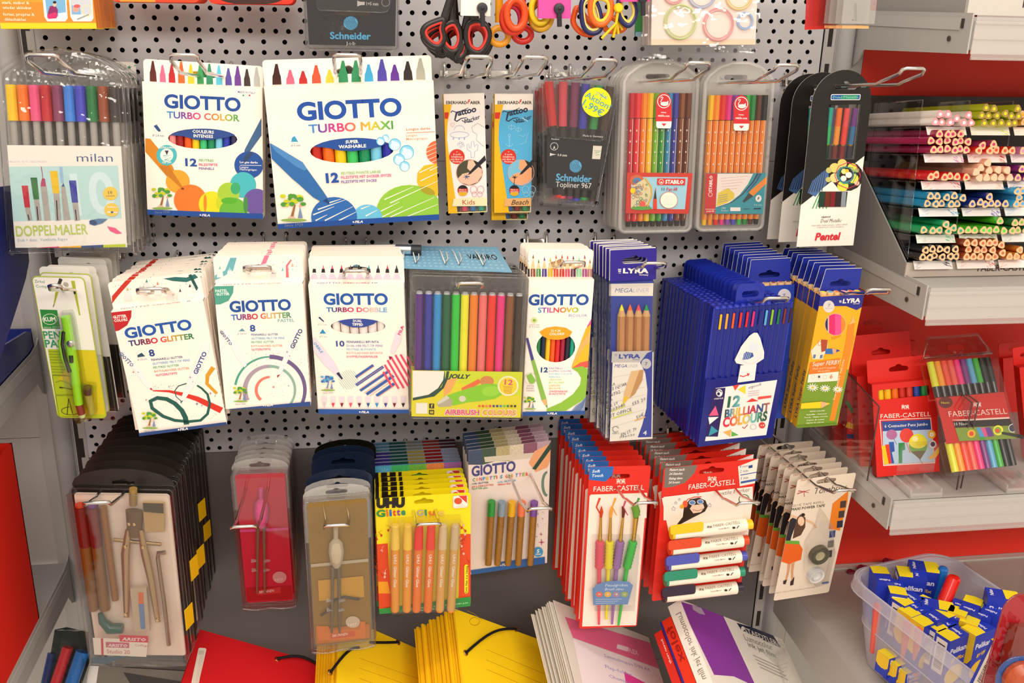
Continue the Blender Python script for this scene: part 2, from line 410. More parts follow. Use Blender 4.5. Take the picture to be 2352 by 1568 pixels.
# ================================================================== wall: perforated and plain panels
GREY = 'c2c0c3'
wall = MB(); wall.box(-1100, 2100, 22, 30, -1500, 700, '2a2624'); wall = wall.build('wall_back', PAINT); wall['kind'] = 'structure'
def perforated(z0, z1, r0, r1):
    """steel sheet with rows of holes every 12.5 mm, 15 mm and 25 mm apart in turn; sheet 1.5 mm thick"""
    m = MB(); X0, X1 = -17., 974.; R = 2.95
    m.box(X0, X1, 0, 1.5, -12.5*r0+6.25, z1, GREY); m.box(X0, X1, 0, 1.5, z0, -12.5*r1-6.25, GREY)
    for r in range(r0, r1+1):
        z = -12.5*r; hs = [15.*i for i in range(0, 65)] if r % 2 == 0 else [5.+25*i for i in range(0, 39)]
        ed = [X0]+[(a+b)/2 for a, b in zip(hs, hs[1:])]+[X1]
        for h, a, b in zip(hs, ed, ed[1:]):
            n = 12; c = [(h+R*cos(2*pi*i/n), z+R*sin(2*pi*i/n)) for i in range(n+1)]
            top = [(a, z), (a, z+6.25), (b, z+6.25), (b, z)]+c[:n//2+1]
            bot = [(b, z), (b, z-6.25), (a, z-6.25), (a, z)]+c[n//2:]
            m.add([(p[0], 0, p[1]) for p in top], [tuple(range(len(top)))], GREY); m.add([(p[0], 0, p[1]) for p in bot], [tuple(range(len(bot)))], GREY)
            m.add([(p[0], 0, p[1]) for p in c[:n]]+[(p[0], 1.6, p[1]) for p in c[:n]], [(i, (i+1) % n, n+(i+1) % n, n+i) for i in range(n)], '6f6a68', True)
    m.build('perforated_panel', PAINT, wall)
perforated(-131, 300, -12, 10); perforated(-531, -131.6, 11, 42)
m = MB(); m.box(-17, 974, 0, 2, -930, -531.8, '767170'); m.build('plain_panel', PAINT, wall)  # these two plain panels: shade from the products put into their darker colour
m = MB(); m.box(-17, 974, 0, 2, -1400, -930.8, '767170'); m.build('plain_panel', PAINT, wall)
for z in (300, -100, -500, -900):                    # left bay: plain grey panels
    m = MB(); m.box(-1020, -52, 2, 4, z-399.2, z, 'bdb7b6'); m.build('plain_panel', PAINT, wall)
for z0, z1 in ((-150, 500), (-776, -150.8)):            # right bay: red sheets
    m = MB(); m.box(1036, 2030, 2, 4, z0, z1, 'e8321f'); m.build('red_panel', PAINT, wall)
m = MB(); m.box(1036, 2030, 2, 4, -1200, -777, 'b7b2ae'); m.build('plain_panel', PAINT, wall)
def upright(x, label, sl):
    o = empty('slotted_upright', label, 'upright', (x, 0, -1400)); m = MB()
    m.box(-13, 13, -2, 20, 0, 2000, 'a6a3a2'); m.box(-29, -13.2, -1, 1, 0, 2000, 'b3afac'); m.box(13.2, 29, -1, 1, 0, 2000, 'b3afac')
    n = 9; m.add([(12*cos(pi*i/(n-1)), -2-11*sin(pi*i/(n-1)), z) for z in (0, 2000) for i in range(n)], [(i, i+1, n+i+1, n+i) for i in range(n-1)], 'a9a7a6', True)
    m.build('post', PAINT, o)
    s = MB()
    for i in range(40): s.box(sl-3, sl+3, -1.5, -1.05, 20+50*i, 48+50*i, '241f1c')
    s.build('slots', PAINT, o)['kind'] = 'stuff'
upright(1005, 'grey slotted steel upright between the perforated wall and the red wall', -21)
upright(-36, 'grey slotted steel upright at the left edge of the perforated wall', 22)
m = MB(); m.box(-21, -16, -1.2, 1, -1400, 500, '2a2522'); m.build('gap_shade_strip', PAINT, wall)  # solid dark strip, paints the shade of the open gap beside the board
# ================================================================== right bay: shelves, pencil display, cartons, bin
def ozk(ox, oy, k=.26782): return lambda x, y: (ox+x*k, oy+y*k)
K5 = .19218
R1, R2, R3, R4, R5 = ozk(1900, 200, K5), ozk(1900, 400, K5), ozk(1900, 700, K5), ozk(1900, 940, K5), ozk(1900, 1268, K5)
SHELF = 'b3b0ac'
def wall_shelf(name, label, x0, x1, top, lip, deep=255, back=-2, left=True):
    """steel shelf with folded side bracket and a clear price rail along the front"""
    o = empty(name, label, 'shelf', ((x0+x1)/2, -deep/2, top)); cx = (x0+x1)/2
    X0, X1 = x0-cx, x1-cx; B, Fr = deep/2-3, -deep/2
    m = MB(); m.box(X0, X1, Fr, B, -3, 0, SHELF); m.box(X0, X1, Fr-1, Fr+1, -lip+4, 0, SHELF); m.build('board', PAINT, o)
    for xs, out in ((X0, -1), (X1, 1)):                # side bracket: low at the front, curls down to hook into the upright
        m = MB(); pr = [(Fr-2, 4), (B-30, 4), (B-8, 8), (B+1, 14), (B+1, -lip-30), (B-14, -lip-22), (B-26, -lip-6), (Fr-2, -lip)]
        xa, xb = (xs-3, xs-1) if out < 0 else (xs+1, xs+3)
        n = len(pr); m.add([(xa, y, z) for y, z in pr]+[(xb, y, z) for y, z in pr], [tuple(range(n)), tuple(range(2*n-1, n-1, -1))]+[(i, (i+1) % n, n+(i+1) % n, n+i) for i in range(n)], SHELF)
        xe = xs-4.2 if out < 0 else xs+3.2
        m.box(xe, xe+1, Fr+18, B-20, -14, -1, 'bab7b3'); m.box(xe-.3, xe+.9, Fr+11, Fr+15, -12, -2, '35302c')
        m.rod((xe-.6, Fr+34, -lip*.62), (xe+.5, Fr+34, -lip*.62), 3, n=12, col='4a3a34'); m.build('bracket', PAINT, o)
    m = MB(); m.box(X0+1, X1-1, Fr-3.2, Fr-2, -lip, -4, 'd9cfc9'); m.build('rail_backing', SATIN, o)
    m = MB()
    for z0, z1, d in ((-lip-5, 2, 5.2),): m.box(X0+.5, X1-.5, Fr-d, Fr-d+.8, z0, z1, 'fff')
    m.box(X0+.5, X1-.5, Fr-7, Fr-4.4, -lip-6, -lip-3.5, 'fff'); m.box(X0+.5, X1-.5, Fr-6.4, Fr-4.4, -7, -5.6, 'fff'); m.box(X0+.5, X1-.5, Fr-6.2, Fr-4.4, -lip*.6, -lip*.6+1, 'fff')
    m.build('price_rail', MILKY, o)
    return o
wall_shelf('wall_shelf', 'grey steel shelf with clear price rail at the top right corner', 1021, 1985, 62, 38)
wall_shelf('wall_shelf', 'grey steel shelf with clear price rail under the coloured pencil display', 1021, 1985, -240, 38)
wall_shelf('wall_shelf', 'grey steel shelf with clear price rail under the red cartons', 1021, 1985, -519, 40)
# base shelf of the right bay
o = empty('base_shelf', 'deep grey base shelf under the red wall carrying the eraser bin', 'shelf', (1500, -250, -776))
m = MB(); m.box(-494, 500, -230, 247, -3, 0, 'b9b3ac'); m.box(-498, -494, -232, 247, -70, 2, 'b4aea8'); m.box(-494, 500, -232, -230, -70, 0, 'b4aea8'); m.box(-494, 500, 236, 245, 0, 3, 'c6c2bc'); m.build('board', PAINT, o)

# second dispenser on the top shelf, cut by the picture edge
o = empty('pencil_display', 'grey dispenser foot with dark lettering on the top right shelf', 'display', (1300, -130, 64))
m = MB(); m.box(-272, -270, -95, 100, 0, 150, '9c9894'); m.build('side_cheek', PAINT, o); m = MB(); m.box(-270, 300, -97, -94, 0, 24, 'cfc8c0'); m.build('plinth', PAINT, o)
m = MB(); m.box(-268, 300, 60, 64, 0, 150, '6a6460'); m.box(-268, 300, -93, 60, 24, 26, '5c2438'); m.build('trays', SATIN, o)
g = MB(); vv, ff = glyphs('FABER-CASTELL', .01); g.add([(-205+p[0]*13, -97.3, 9+p[1]*13) for p in vv], ff, '3a2a24'); g.build('lettering', PAPER, o)
# ---- pencil display
DX, PITCH_X, DZ, DZS = 1020., 56., -61., 31.5
o = empty('pencil_display', 'clear stepped acrylic dispenser of loose colouring pencils on the middle right shelf', 'display', (1300, -100, -236))
def L(x, y, z): return (x-1300, y+100, z+236)
NC = 10
for i in range(6):
    zf = DZ-DZS*i; yf = -(184+3.7*i); m = MB()
    def q(x, y, z): return L(x, y, z)
    v = [q(DX, yf-8, zf), q(DX+PITCH_X*NC, yf-8, zf), q(DX+PITCH_X*NC, -30, zf-22), q(DX, -30, zf-22)]
    v2 = [(a, b, c-1.5) for a, b, c in v]; m.add(v+v2, [(0, 1, 2, 3), (7, 6, 5, 4), (0, 4, 5, 1), (1, 5, 6, 2), (3, 2, 6, 7), (0, 3, 7, 4)], 'fff'); m.build('tray', ACRYL, o)
    for j in range(3 if i else 3):
        m = MB(); x = DX+PITCH_X*j+(1.5 if j else 0); y0 = yf+(0 if j == 0 else -4)
        v = [q(x, y0, zf), q(x, y0+2, zf+DZS-2), q(x, -30, zf+DZS-22), q(x, -30, zf-22)]; v2 = [(a+1.5, b, c) for a, b, c in v]
        m.add(v+v2, [(0, 1, 2, 3), (7, 6, 5, 4), (0, 4, 5, 1), (1, 5, 6, 2), (2, 6, 7, 3), (0, 3, 7, 4)], 'fff')
        m.tube([q(x+.7, y0-.5, zf), q(x+.7, y0+1.5, zf+DZS-2), q(x+.7, y0+60, zf+DZS-10)], .8, 4, 'fff'); m.build('divider', ACRYL, o)
m = MB()                                                # dark back of the cabinet, side cheek, front plinth
m.box(*[a for p in zip(L(DX, -30, -240), L(DX+560, -26, -40)) for a in p], '2b2220'); m.build('back_panel', SATIN, o)
m = MB(); pr = [(-207, -222), (-207, -238), (-24, -238), (-24, -118), (-52, -118)]; n = len(pr)
m.add([L(DX-3, y, z) for y, z in pr]+[L(DX-1, y, z) for y, z in pr], [tuple(range(n)), tuple(range(2*n-1, n-1, -1))]+[(i, (i+1) % n, n+(i+1) % n, n+i) for i in range(n)], '8f8a85'); m.build('side_cheek', PAINT, o)
m = MB(); m.box(*[a for p in zip(L(DX-3, -209, -239), L(DX+560, -207, -221)) for a in p], 'b9aca2')
m.build('plinth', PAINT, o)
LABC = [['efe6e2', 'e6f07a', 'ffe07a'], ['d77ad0', 'f08070', 'c28ac8'], ['f08080', 'f7d9c4', 'a070b0'], ['7ab8e8', '6a68c8', '8ad0f0'], ['7adca0', 'b8e880', '80b080'], ['55505a', 'e89080', 'f0a070']]
for i in range(6):
    for j in range(3):
        zf = DZ-DZS*i; yf = -(184+3.7*i)-8; x0 = DX+PITCH_X*j+4; x1 = x0+50; m = MB()
        def q(x, t, e=0): return L(x, yf-6*t-e, zf-9*t)
        m.add([q(x0, 0), q(x1, 0), q(x1, 1), q(x0, 1), q(x0, 0, -.6), q(x1, 0, -.6), q(x1, 1, -.6), q(x0, 1, -.6)], [(0, 1, 2, 3), (7, 6, 5, 4), (0, 4, 5, 1), (1, 5, 6, 2), (2, 6, 7, 3), (0, 3, 7, 4)], 'fbf4ee')
        random.seed(i*5+j)
        for s, cxx in ((0, x0+8), (1, x1-8)):
            for t in range(9):
                ax = cxx+random.uniform(-5, 5); az = random.uniform(.15, .85); bx = ax+random.uniform(2, 5)*(1 if s else -1); bz = min(1, az+.2)
                m.add([q(ax, az, .1), q(bx, bz, .1), q(bx+.5, bz-.04, .1), q(ax+.5, az-.06, .1)], [(0, 1, 2, 3)], LABC[i][j])
        m.build('price_label', PAPER, o)
pm = MB(); vv, ff = glyphs('FABER-CASTELL', .01)
pm.add([L(1112+p[0]*11, -209.3, -233+p[1]*11) for p in vv], ff, '3a2a24'); pm.build('lettering', PAPER, o)

# ---- loose triangular pencils
def tri(r, k=.62, n=4):
    out = []
    for c in range(3):
        a = pi/2+2*pi*c/3; cx, cz = r*(1-k)*cos(a)*1.25, r*(1-k)*sin(a)*1.25
        for i in range(n+1):
            t = a-pi/3+2*pi/3*i/n; out.append((cx+r*k*cos(t), cz+r*k*sin(t)))
    return out
_PM = {}
def pencil_mesh(col, wood, core):
    if (col, wood, core) in _PM: return _PM[col, wood, core]
    o2 = tri(4.5); a = MB(); n = len(o2)
    a.add([(p[0], 0, p[1]) for p in o2]+[(p[0], 172, p[1]) for p in o2], [(i, (i+1) % n, n+(i+1) % n, n+i) for i in range(n)]+[tuple(range(2*n-1, n-1, -1))], col, False)
    for s in (-1, 1):                                   # two dotted grip rows and a printed stamp
        for t in range(16): a.add([(-3.9+.02*s, 30+t*4, -1.2+s*1.1), (-4.12, 31.6+t*4, -1.2+s*1.1), (-4.12, 31.6+t*4, -.5+s*1.1), (-3.9, 30+t*4, -.5+s*1.1)], [(0, 1, 2, 3)], 'd8d0c8' if core != 'ffffff' else 'a09a96')
    A = a.build('coloured_pencil', GLOSS); A.data.name = 'pencil_barrel'
    b = MB(); i1 = [(p[0]*.97, p[1]*.97) for p in o2]; c = [(1.9*cos(pi/2-pi/3+2*pi*i/n), 1.9*sin(pi/2-pi/3+2*pi*i/n)) for i in range(n)]
    b.add([(p[0], -.4, p[1]) for p in i1]+[(p[0], -.4, p[1]) for p in c]+[(p[0], 1, p[1]) for p in o2], [(i, (i+1) % n, n+(i+1) % n, n+i) for i in range(n)]+[(i, 2*n+i, 2*n+(i+1) % n, (i+1) % n) for i in range(n)], wood)
    B = b.build('wood_end', WOOD); d = MB(); d.add([(p[0], -.5, p[1]) for p in c], [tuple(range(n))], core); d.add([(p[0], -.5, p[1]) for p in c]+[(p[0], .2, p[1]) for p in c], [(i, (i+1) % n, n+(i+1) % n, n+i) for i in range(n)], core)
    D = d.build('core', MATTE)
    r = (A.data, B.data, D.data)
    for x in (A, B, D): bpy.data.objects.remove(x)
    _PM[col, wood, core] = r; return r
ROWN = ['top', 'second', 'third', 'fourth', 'fifth', 'bottom']; CN = ['left', 'middle', 'right']
def pencils(i, j, f, pts, col, core, cname, wood='e2b888'):
    g = f'{cname} pencils in the {ROWN[i]} tray'; ms = pencil_mesh(col, wood, core); yf = 206+3.7*i
    P = [at(*f(x, y), yf) for x, y in pts]; order = sorted(range(len(P)), key=lambda k: (round(-P[k][2]/7), P[k][0]))
    rows = {}
    for k in order: rows.setdefault(round(-P[k][2]/7), []).append(k)
    for ri, (rk, ks) in enumerate(sorted(rows.items())):
        for ci, k in enumerate(ks):
            o = bpy.data.objects.new('coloured_pencil', ms[0]); COL.objects.link(o)
            p = P[k]; dy = random.uniform(-3, 3)
            o.matrix_world = Matrix.Translation(Vector((p[0], -yf+dy, p[2]))*S) @ Matrix.Rotation(radians(-7.5), 4, 'X') @ Matrix.Rotation(random.uniform(-.012, .012), 4, 'Z') @ Matrix.Rotation(random.choice((0, 0, 0, .3, -.3, .5)), 4, 'Y')
            lvl = 'bottom layer' if ri == len(rows)-1 else ('top layer' if ri == 0 else f'{ORD[ri+1]} layer down')
            tag(o, f'{cname} triangular pencil, {ORD[ci+1]} from left, {lvl}, {ROWN[i]} tray of the dispenser', 'pencil', g)
            for nm, me in (('wood_end', ms[1]), ('core', ms[2])):
                c = bpy.data.objects.new(nm, me); COL.objects.link(c); c.parent = o
pencils(0, 0, R1, [(1340,322),(1430,322),(1685,335),(1558,378),(1287,415),(1378,420),(1465,420),(1620,422),(1710,425)], 'efe4da', 'fffdf8', 'white', 'e89aa0')
pencils(0, 1, R1, [(1900,248),(1985,258),(2258,255),(1845,338),(1935,345),(2025,340),(2110,312),(2193,345),(2280,348),(1860,428),(1970,430),(2065,425),(2152,435),(2240,428)], 'c3cc1e', 'f2e820', 'lime yellow', 'b0924a')
pencils(0, 2, R1, [(2345,330),(2350,415),(2430,330),(2430,415),(2510,420)], 'f2a81e', 'f7b01e', 'orange-yellow')
pencils(1, 0, R1, [(1340,560),(1430,562),(1515,565),(1605,562),(1255,645),(1345,652),(1437,638),(1522,655),(1608,645),(1688,655),(1262,748),(1350,745),(1435,737),(1512,752),(1592,740),(1675,755)], 'a0234c', 'c72a6e', 'magenta')
pencils(1, 1, R1, [(1798,755),(1930,758),(2035,755),(2125,760),(2215,760)], 'e0281c', 'f04a38', 'scarlet')
pencils(1, 1, R1, [(1868,700),(1983,682)], 'a8325e', 'c9376e', 'dark rose')
pencils(1, 2, R1, [(2330,760),(2420,760),(2510,760)], 'c878a8', 'd888b8', 'mauve')
pencils(2, 0, R1, [(1230,1072),(1305,1050),(1390,1075),(1475,1068),(1562,1075),(1650,1075)], 'd42222', 'ea3a40', 'red')
pencils(2, 1, R1, [(1930,908),(1855,970),(1950,1000),(2045,990),(2135,990),(1765,1012),(1805,1080),(1895,1080),(1995,1080),(2085,1080),(2175,1080)], 'eeb493', 'f3c0a2', 'skin-tone pink', 'efbf9c')
pencils(2, 2, R1, [(2340,985),(2290,1088),(2380,1088),(2430,990)], '7d2a78', 'b04aa0', 'purple')
pencils(3, 0, R1, [(1240,1305),(1330,1310),(1432,1320),(1520,1300),(1620,1325),(1208,1395),(1293,1395),(1378,1395),(1470,1395),(1560,1398)], '1787b4', '2c5f8a', 'cyan blue')
pencils(3, 1, R1, [(1940,1312),(1727,1395),(1815,1372),(1890,1400),(1960,1390),(2040,1395),(2137,1398)], '1c2f7c', '3a50a8', 'navy blue')
pencils(3, 2, R1, [(2265,1245),(2350,1245),(2300,1320),(2390,1320),(2252,1395),(2340,1395)], '3fa8dc', '5aa8e0', 'sky blue')
pencils(4, 0, R2, [(1405,595),(1165,672),(1253,672),(1340,668),(1437,675),(1515,645),(1583,672)], '1c9a5a', '2fa07a', 'green')
pencils(4, 1, R2, [(2063,558),(1688,670),(1772,675),(1858,665),(1940,675),(2015,662),(2097,672)], '4fb52a', '4fd048', 'light green')
pencils(4, 2, R2, [(2255,585),(2340,580),(2210,675),(2292,675),(2380,675)], '2c6a35', '78b04a', 'olive green')
pencils(5, 0, R2, [(1180,910),(1265,898),(1357,900),(1440,908),(1540,900),(1127,985),(1213,990),(1295,978),(1377,990),(1468,980),(1550,985)], '1d1a1c', '26222a', 'black')
pencils(5, 1, R2, [(1675,825),(1760,820),(1850,820),(1935,822),(2015,820),(2088,848),(1703,905),(1803,910),(1885,908),(1975,905),(1660,985),(1745,985),(1830,985),(1915,985),(2003,985),(2080,935)], 'a8482c', 'c46a4c', 'rust brown')
pencils(5, 2, R2, [(2320,912),(2180,985),(2268,985),(2355,985)], 'd07028', 'e09060', 'ochre')

# ---- cartons and wallets on the shelf below
RED = 'dd1c12'
def connector_box():
    f = Face([R3(525, 935), R3(1280, 905), R4(1362, 752), R4(600, 797)], 176, 0, 0)
    t = thing('felt_pen_carton', 'red tall carton with six felt pens behind a window and balloons printed below', 'carton', f)
    w, h = f.w/2, f.h; g = MB()
    wz0, wz1 = f.loc(*R3(700, 1130))[1], f.loc(*R3(700, 1010))[1]; wx0, wx1 = f.loc(*R3(612, 1100))[0], f.loc(*R3(1225, 1070))[0]
    win = rrect(wx0, wz0, wx1, wz1, 2.5, 3)
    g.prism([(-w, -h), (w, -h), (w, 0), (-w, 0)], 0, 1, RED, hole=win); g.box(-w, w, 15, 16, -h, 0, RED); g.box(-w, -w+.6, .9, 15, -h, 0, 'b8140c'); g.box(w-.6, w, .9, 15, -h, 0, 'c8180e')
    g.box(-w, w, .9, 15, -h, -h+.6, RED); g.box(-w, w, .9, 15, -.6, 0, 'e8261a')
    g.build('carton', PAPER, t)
    tb = MB(); tb.prism(rrect(-w, 0, w, 30, 2, 2, (0, 0, 1, 1)), 15, 16, 'e02014', hole=slot(0, 15, 26, 6, 9)); tb.build('hang_tab', PAPER, t)
    for i, c in enumerate(('f2c21c', 'f6b81a', 'ee6a1c', 'c8281e', 'd83c28', '2c4aa8', '23863c')):
        x = wx0+(i+.5)*(wx1-wx0)/7; pm = MB(); pm.rod((x, 7, -h+12), (x, 7, -6), (wx1-wx0)/14.6, n=10, col=c); pm.build('felt_pen', GLOSS, t)
    a = Art(f); a.hole = win; f.org(1900, 700, K5)
    a.poly([(630, 1375), (1240, 1345), (1243, 1353), (632, 1383)], 'f6ddd0')
    f.org(1900, 940, K5)
    a.text('Faber-Castell'.upper(), 637, 108, 1235, 78, 52, 'fbeadf', .0); a.text('since 1761', 895, 113, 985, 110, 8, 'fbeadf')
    a.poly([(625, 125), (1240, 98), (1288, 640), (670, 675)], 'f6e4d8'); a.poly([(636, 132), (1232, 106), (1280, 630), (676, 664)], RED)
    a.poly([(650, 145), (1230, 120), (1242, 238), (662, 260)], '2d4a94'); a.text('6 Connector Pens Jumbo', 685, 218, 1202, 190, 36, 'f7ece0', .015)
    a.poly([(662, 260), (1242, 240), (1280, 625), (672, 662)], 'b5cbe0')
    for cx, cy, rx, ry, c in ((770, 300, 65, 60, 'b06a98'), (948, 310, 82, 85, 'e2443c'), (1085, 410, 112, 120, 'e8e23c')): a.ell(cx, cy, rx, ry, c)
    a.ell(1085, 440, 108, 108, '6fa83a'); a.ell(1085, 395, 106, 70, 'f3e23a'); a.poly([(1000, 500), (1180, 490), (1110, 600)], '6a5a38'); a.ell(1050, 350, 36, 32, 'fbf3b0')
    a.line([(1105, 600), (1150, 660), (1225, 720)], 8, '8c8a34', 3); a.line([(795, 350), (830, 420)], 5, '6b5a7a'); a.line([(945, 395), (990, 520)], 8, 'e8605a')
    for p, c in (([(645, 435), (700, 430), (750, 650), (680, 658)], 'f6c61c'), ([(690, 420), (745, 415), (790, 640), (735, 650)], 'e03a20'), ([(735, 390), (795, 385), (805, 500), (770, 510), (800, 640), (770, 645)], '2c55ac'), ([(850, 400), (925, 395), (930, 480), (895, 490), (895, 640), (855, 642)], '2f8a4a')): a.poly(p, c)
    a.ell(1248, 298, 46, 50, 'f4b824'); a.ell(1248, 298, 26, 28, 'fbeed8'); a.text('4+', 1235, 310, 1262, 308, 18, 'd83018')
    a.ell(1260, 415, 42, 46, 'f4ece4'); a.ell(1260, 415, 28, 30, '5a4a70')
    a.poly([(1210, 580), (1335, 440), (1345, 500), (1300, 570), (1225, 600)], 'f6b424')
    f.org(1900, 700, K5); logo_knights(a, 930, 1215, 48, 'fbe6d6')
    a.put('print', PAPER, t); return t
def logo_knights(a, cx, cy, r, col):                    # two jousting riders, tiny emblem
    for s in (-1, 1):
        x = cx+s*r*.5
        a.ell(x, cy+r*.1, r*.42, r*.2, col, n=10); a.ell(x+s*r*.32, cy-r*.25, r*.13, n=8, col=col); a.line([(x-s*r*.3, cy-r*.1), (x-s*r*.55, cy-r*.42)], r*.18, col)
        a.line([(x, cy-r*.1), (x+s*r*.02, cy-r*.5)], r*.2, col)
        for d in (-.3, -.12, .15, .32): a.line([(x+d*r, cy+r*.2), (x+d*r*1.5, cy+r*.6)], r*.09, col)
    a.line([(cx-r*.85, cy-r*.5), (cx+r*.6, cy-r*.05)], r*.06, col); a.line([(cx+r*.85, cy-r*.5), (cx-r*.6, cy-r*.05)], r*.06, col)
cb = connector_box()
NEONC = ['e0e028', 'f59a1c', 'ee4a30', 'ee5a48', 'ee2a7c', '7a2a80', '5aa8d0', '3fae3c', '1a1a1a', '1a1a1a']
def plain_carton(c, Y, label, depth=14, tab=30, col=RED, pr=None, hole=True, group=None):
    f = Face(c, Y); t = thing('felt_pen_carton', label, 'carton', f, group); w, h = f.w/2, f.h
    g = MB(); g.box(-w, w, 0, depth, -h, 0, col); g.build('carton', PAPER, t)
    tb = MB(); tb.prism(rrect(-w, 0, w, tab, 2, 2, (0, 0, 1, 1)), depth-1, depth, col, hole=slot(0, tab/2, 26, 6, 9) if hole else None); tb.build('hang_tab', PAPER, t)
    if pr:
        a = Art(f); pr(a, f); a.put('print', PAPER, t)
    return t
def pr1(a, f):
    f.org(1900, 700, K5); a.frac(.02, .02, .12, .98, 'e0281a'); a.line([(230, 1150), (310, 1290)], 40, '2f8a3a'); f.org(1900, 940, K5)
    a.line([(230, 180), (340, 215)], 70, 'f0b820', 60); a.poly([(232, 290), (420, 300), (420, 355), (232, 345)], '2a3f80')
plain_carton([R3(340, 840), R3(1070, 812), R4(1120, 640), R4(405, 668)], 140, 'red carton directly behind the balloon carton on the lower right shelf', 22, 52)
plain_carton([R3(235, 620), R3(1010, 590), R4(1010, 590), R4(240, 602)], 112, 'red carton with green, yellow and blue stripes down its left edge', 14, 24, pr=pr1)
plain_carton([R3(110, 440), R3(1062, 440), R4(1010, 470), R4(100, 466)], 76, 'rearmost wide red carton below the pencil display with a keyhole slot', 20, 48)
def neon_wallet():
    f = Face([R3(1155, 640), R3(2000, 625), R4(2335, 690), R4(1520, 765)], 184, 0, 0)
    t = thing('felt_pen_wallet', 'clear wallet of neon felt pens beside the balloon carton', 'felt pens', f); w, h = f.w/2, f.h
    for i, c in enumerate(NEONC):
        x = -w+4+(i+.5)*(2*w-8)/10; r = (2*w-8)/20*.96; m = MB()
        m.rod((x, 5, -h+6), (x, 5, -h*.5), r, n=10, col='1c1a1b')
        p = m.build('felt_pen', GLOSS, t)
        cm = MB(); cm.rod((x, 5, -h*.235), (x, 5, -2), r*1.02, r*.95, n=10, col=c); cm.rod((x, 5, -h*.235), (x, 5, -h*.33), r, r*.8, n=10, col='1c1a1b'); cm.build('cap', GLOSS, p)
        bm = MB(); bm.rod((x, 5, -h+3), (x, 5, -h*.72), r*1.02, n=10, col=c); bm.build('barrel', GLOSS, p)
    for zt in (0,):
        sh = MB(); sh.prism(rrect(-w-2, -h-2, w+2, 6, 5, 3), -2, -1.4, 'fff'); sh.prism(rrect(-w-2, -h-2, w+2, 6, 5, 3), 11, 11.6, 'fff'); sh.build('wallet', CLEAR, t)
    hd = MB(); o2 = [(-w, 4), (w, 4), (w-14, 30), (-w+14, 30)]; hd.prism(o2, 4, 5.2, 'fff', hole=slot(0, 15, 26, 7, 0)); hd.tube([(p[0], 4.6, p[1]) for p in o2], 2, 6, 'fff', True); hd.build('hang_flap', CRINKLE, t)
    cd = MB(); f.org(1900, 700, K5); z0 = f.loc(1340, 1110)[1]; z1 = -h*.74; cd.box(-w+1, w-1, -1, -.4, z1, z0, 'c41f18'); cd.build('insert_card', PAPER, t)
    a = Art(f, -1); a.ell(1415, 1165, 85, 68, '5e1a14'); a.text('Neon', 1365, 1182, 1460, 1178, 26, 'd8b020', .02)
    logo_knights(a, 1790, 1190, 50, 'f2dcd0'); a.text('FABER-CASTELL', 1455, 1338, 2150, 1300, 66, 'efcfc4')
    a.poly([(1485, 1375), (2170, 1340), (2195, 1400), (1500, 1380)], 'e8c8bc')
    f.org(1900, 940, K5); a.poly([(1500, 145), (2180, 110), (2215, 190), (1525, 218)], '241d1d'); a.text('10 Neon', 1520, 195, 1690, 185, 36, 'e8dcd4')
    a.poly([(1525, 222), (2215, 192), (2330, 345), (1575, 380)], '7d9436')
    for x, y, r, c in ((1720, 290, 48, 'e8b020'), (1720, 290, 28, 'd84a20'), (2040, 250, 60, 'e8e040'), (2035, 250, 40, '78a838'), (2030, 255, 24, 'e84a28'), (1850, 335, 36, '3a9a38')): a.ell(x, y, r, col=c)
    a.poly([(1780, 220), (1830, 215), (1900, 330), (1820, 330)], '4a9ac8'); a.poly([(1830, 225), (1880, 215), (1920, 320), (1880, 330)], 'd8508a'); a.poly([(1880, 215), (1950, 215), (1990, 320), (1920, 330)], '6a3a8a')
    a.line([(2340, 330), (2080, 280)], 42, '2a2a26', 24); a.ell(2210, 225, 50, 52, 'd8d0cc'); a.ell(2210, 225, 40, 42, '3a3c4c')
    a.put('print', PAPER, t)
neon_wallet()
plain_carton([R3(2285, 730), R3(2700, 700), R4(2800, 560), R4(2400, 590)], 165, 'red carton with white edge lines at the right border, lower shelf', 16, 24)
plain_carton([R3(2090, 625), R3(2520, 605), R3(2560, 1250), R3(2130, 1270)], 60, 'red carton behind the neon pens at the right border', 12, 20)
def divider(X, pts, label):
    o = empty('shelf_divider', label, 'divider', (X, -130, -517)); P = [atx(*q, X) for q in pts]
    pr = [(max(P[0][1]+40, -90), -517), (P[2][1], -517), (P[1][1], P[1][2]), (P[0][1], P[0][2])]; pr = [(-70, -517), (P[2][1], -517), (P[1][1], P[1][2]), (P[0][1]+50 if P[0][1] < -120 else P[0][1], P[0][2]+8)]
    m = MB(); v = [(x, y+130, z+517) for x in (-.8, .8) for y, z in pr]; n = 4
    m.add(v, [(0, 1, 2, 3), (7, 6, 5, 4)]+[(i, (i+1) % n, n+(i+1) % n, n+i) for i in range(n)], 'fff'); m.build('panel', ACRYL, o)
    e = MB(); e.tube([(0, pr[3][0]+130, pr[3][1]+517), (0, pr[2][0]+130, pr[2][1]+517-2), (0, pr[1][0]+130, 0)], .95, 6, '4a3430'); e.build('edge', SATIN, o)
divider(1014, [R3(240, 880), R3(625, 1200), R4(460, 970)], 'clear shelf divider at the left end of the lower right shelf')
divider(1119, [R3(1180, 770), R3(1735, 1150), R4(1560, 890)], 'clear shelf divider just right of the balloon carton')
divider(1127, [R3(1200, 770), R3(1810, 1150), R4(1605, 895)], 'second clear divider touching the neon pen wallet')
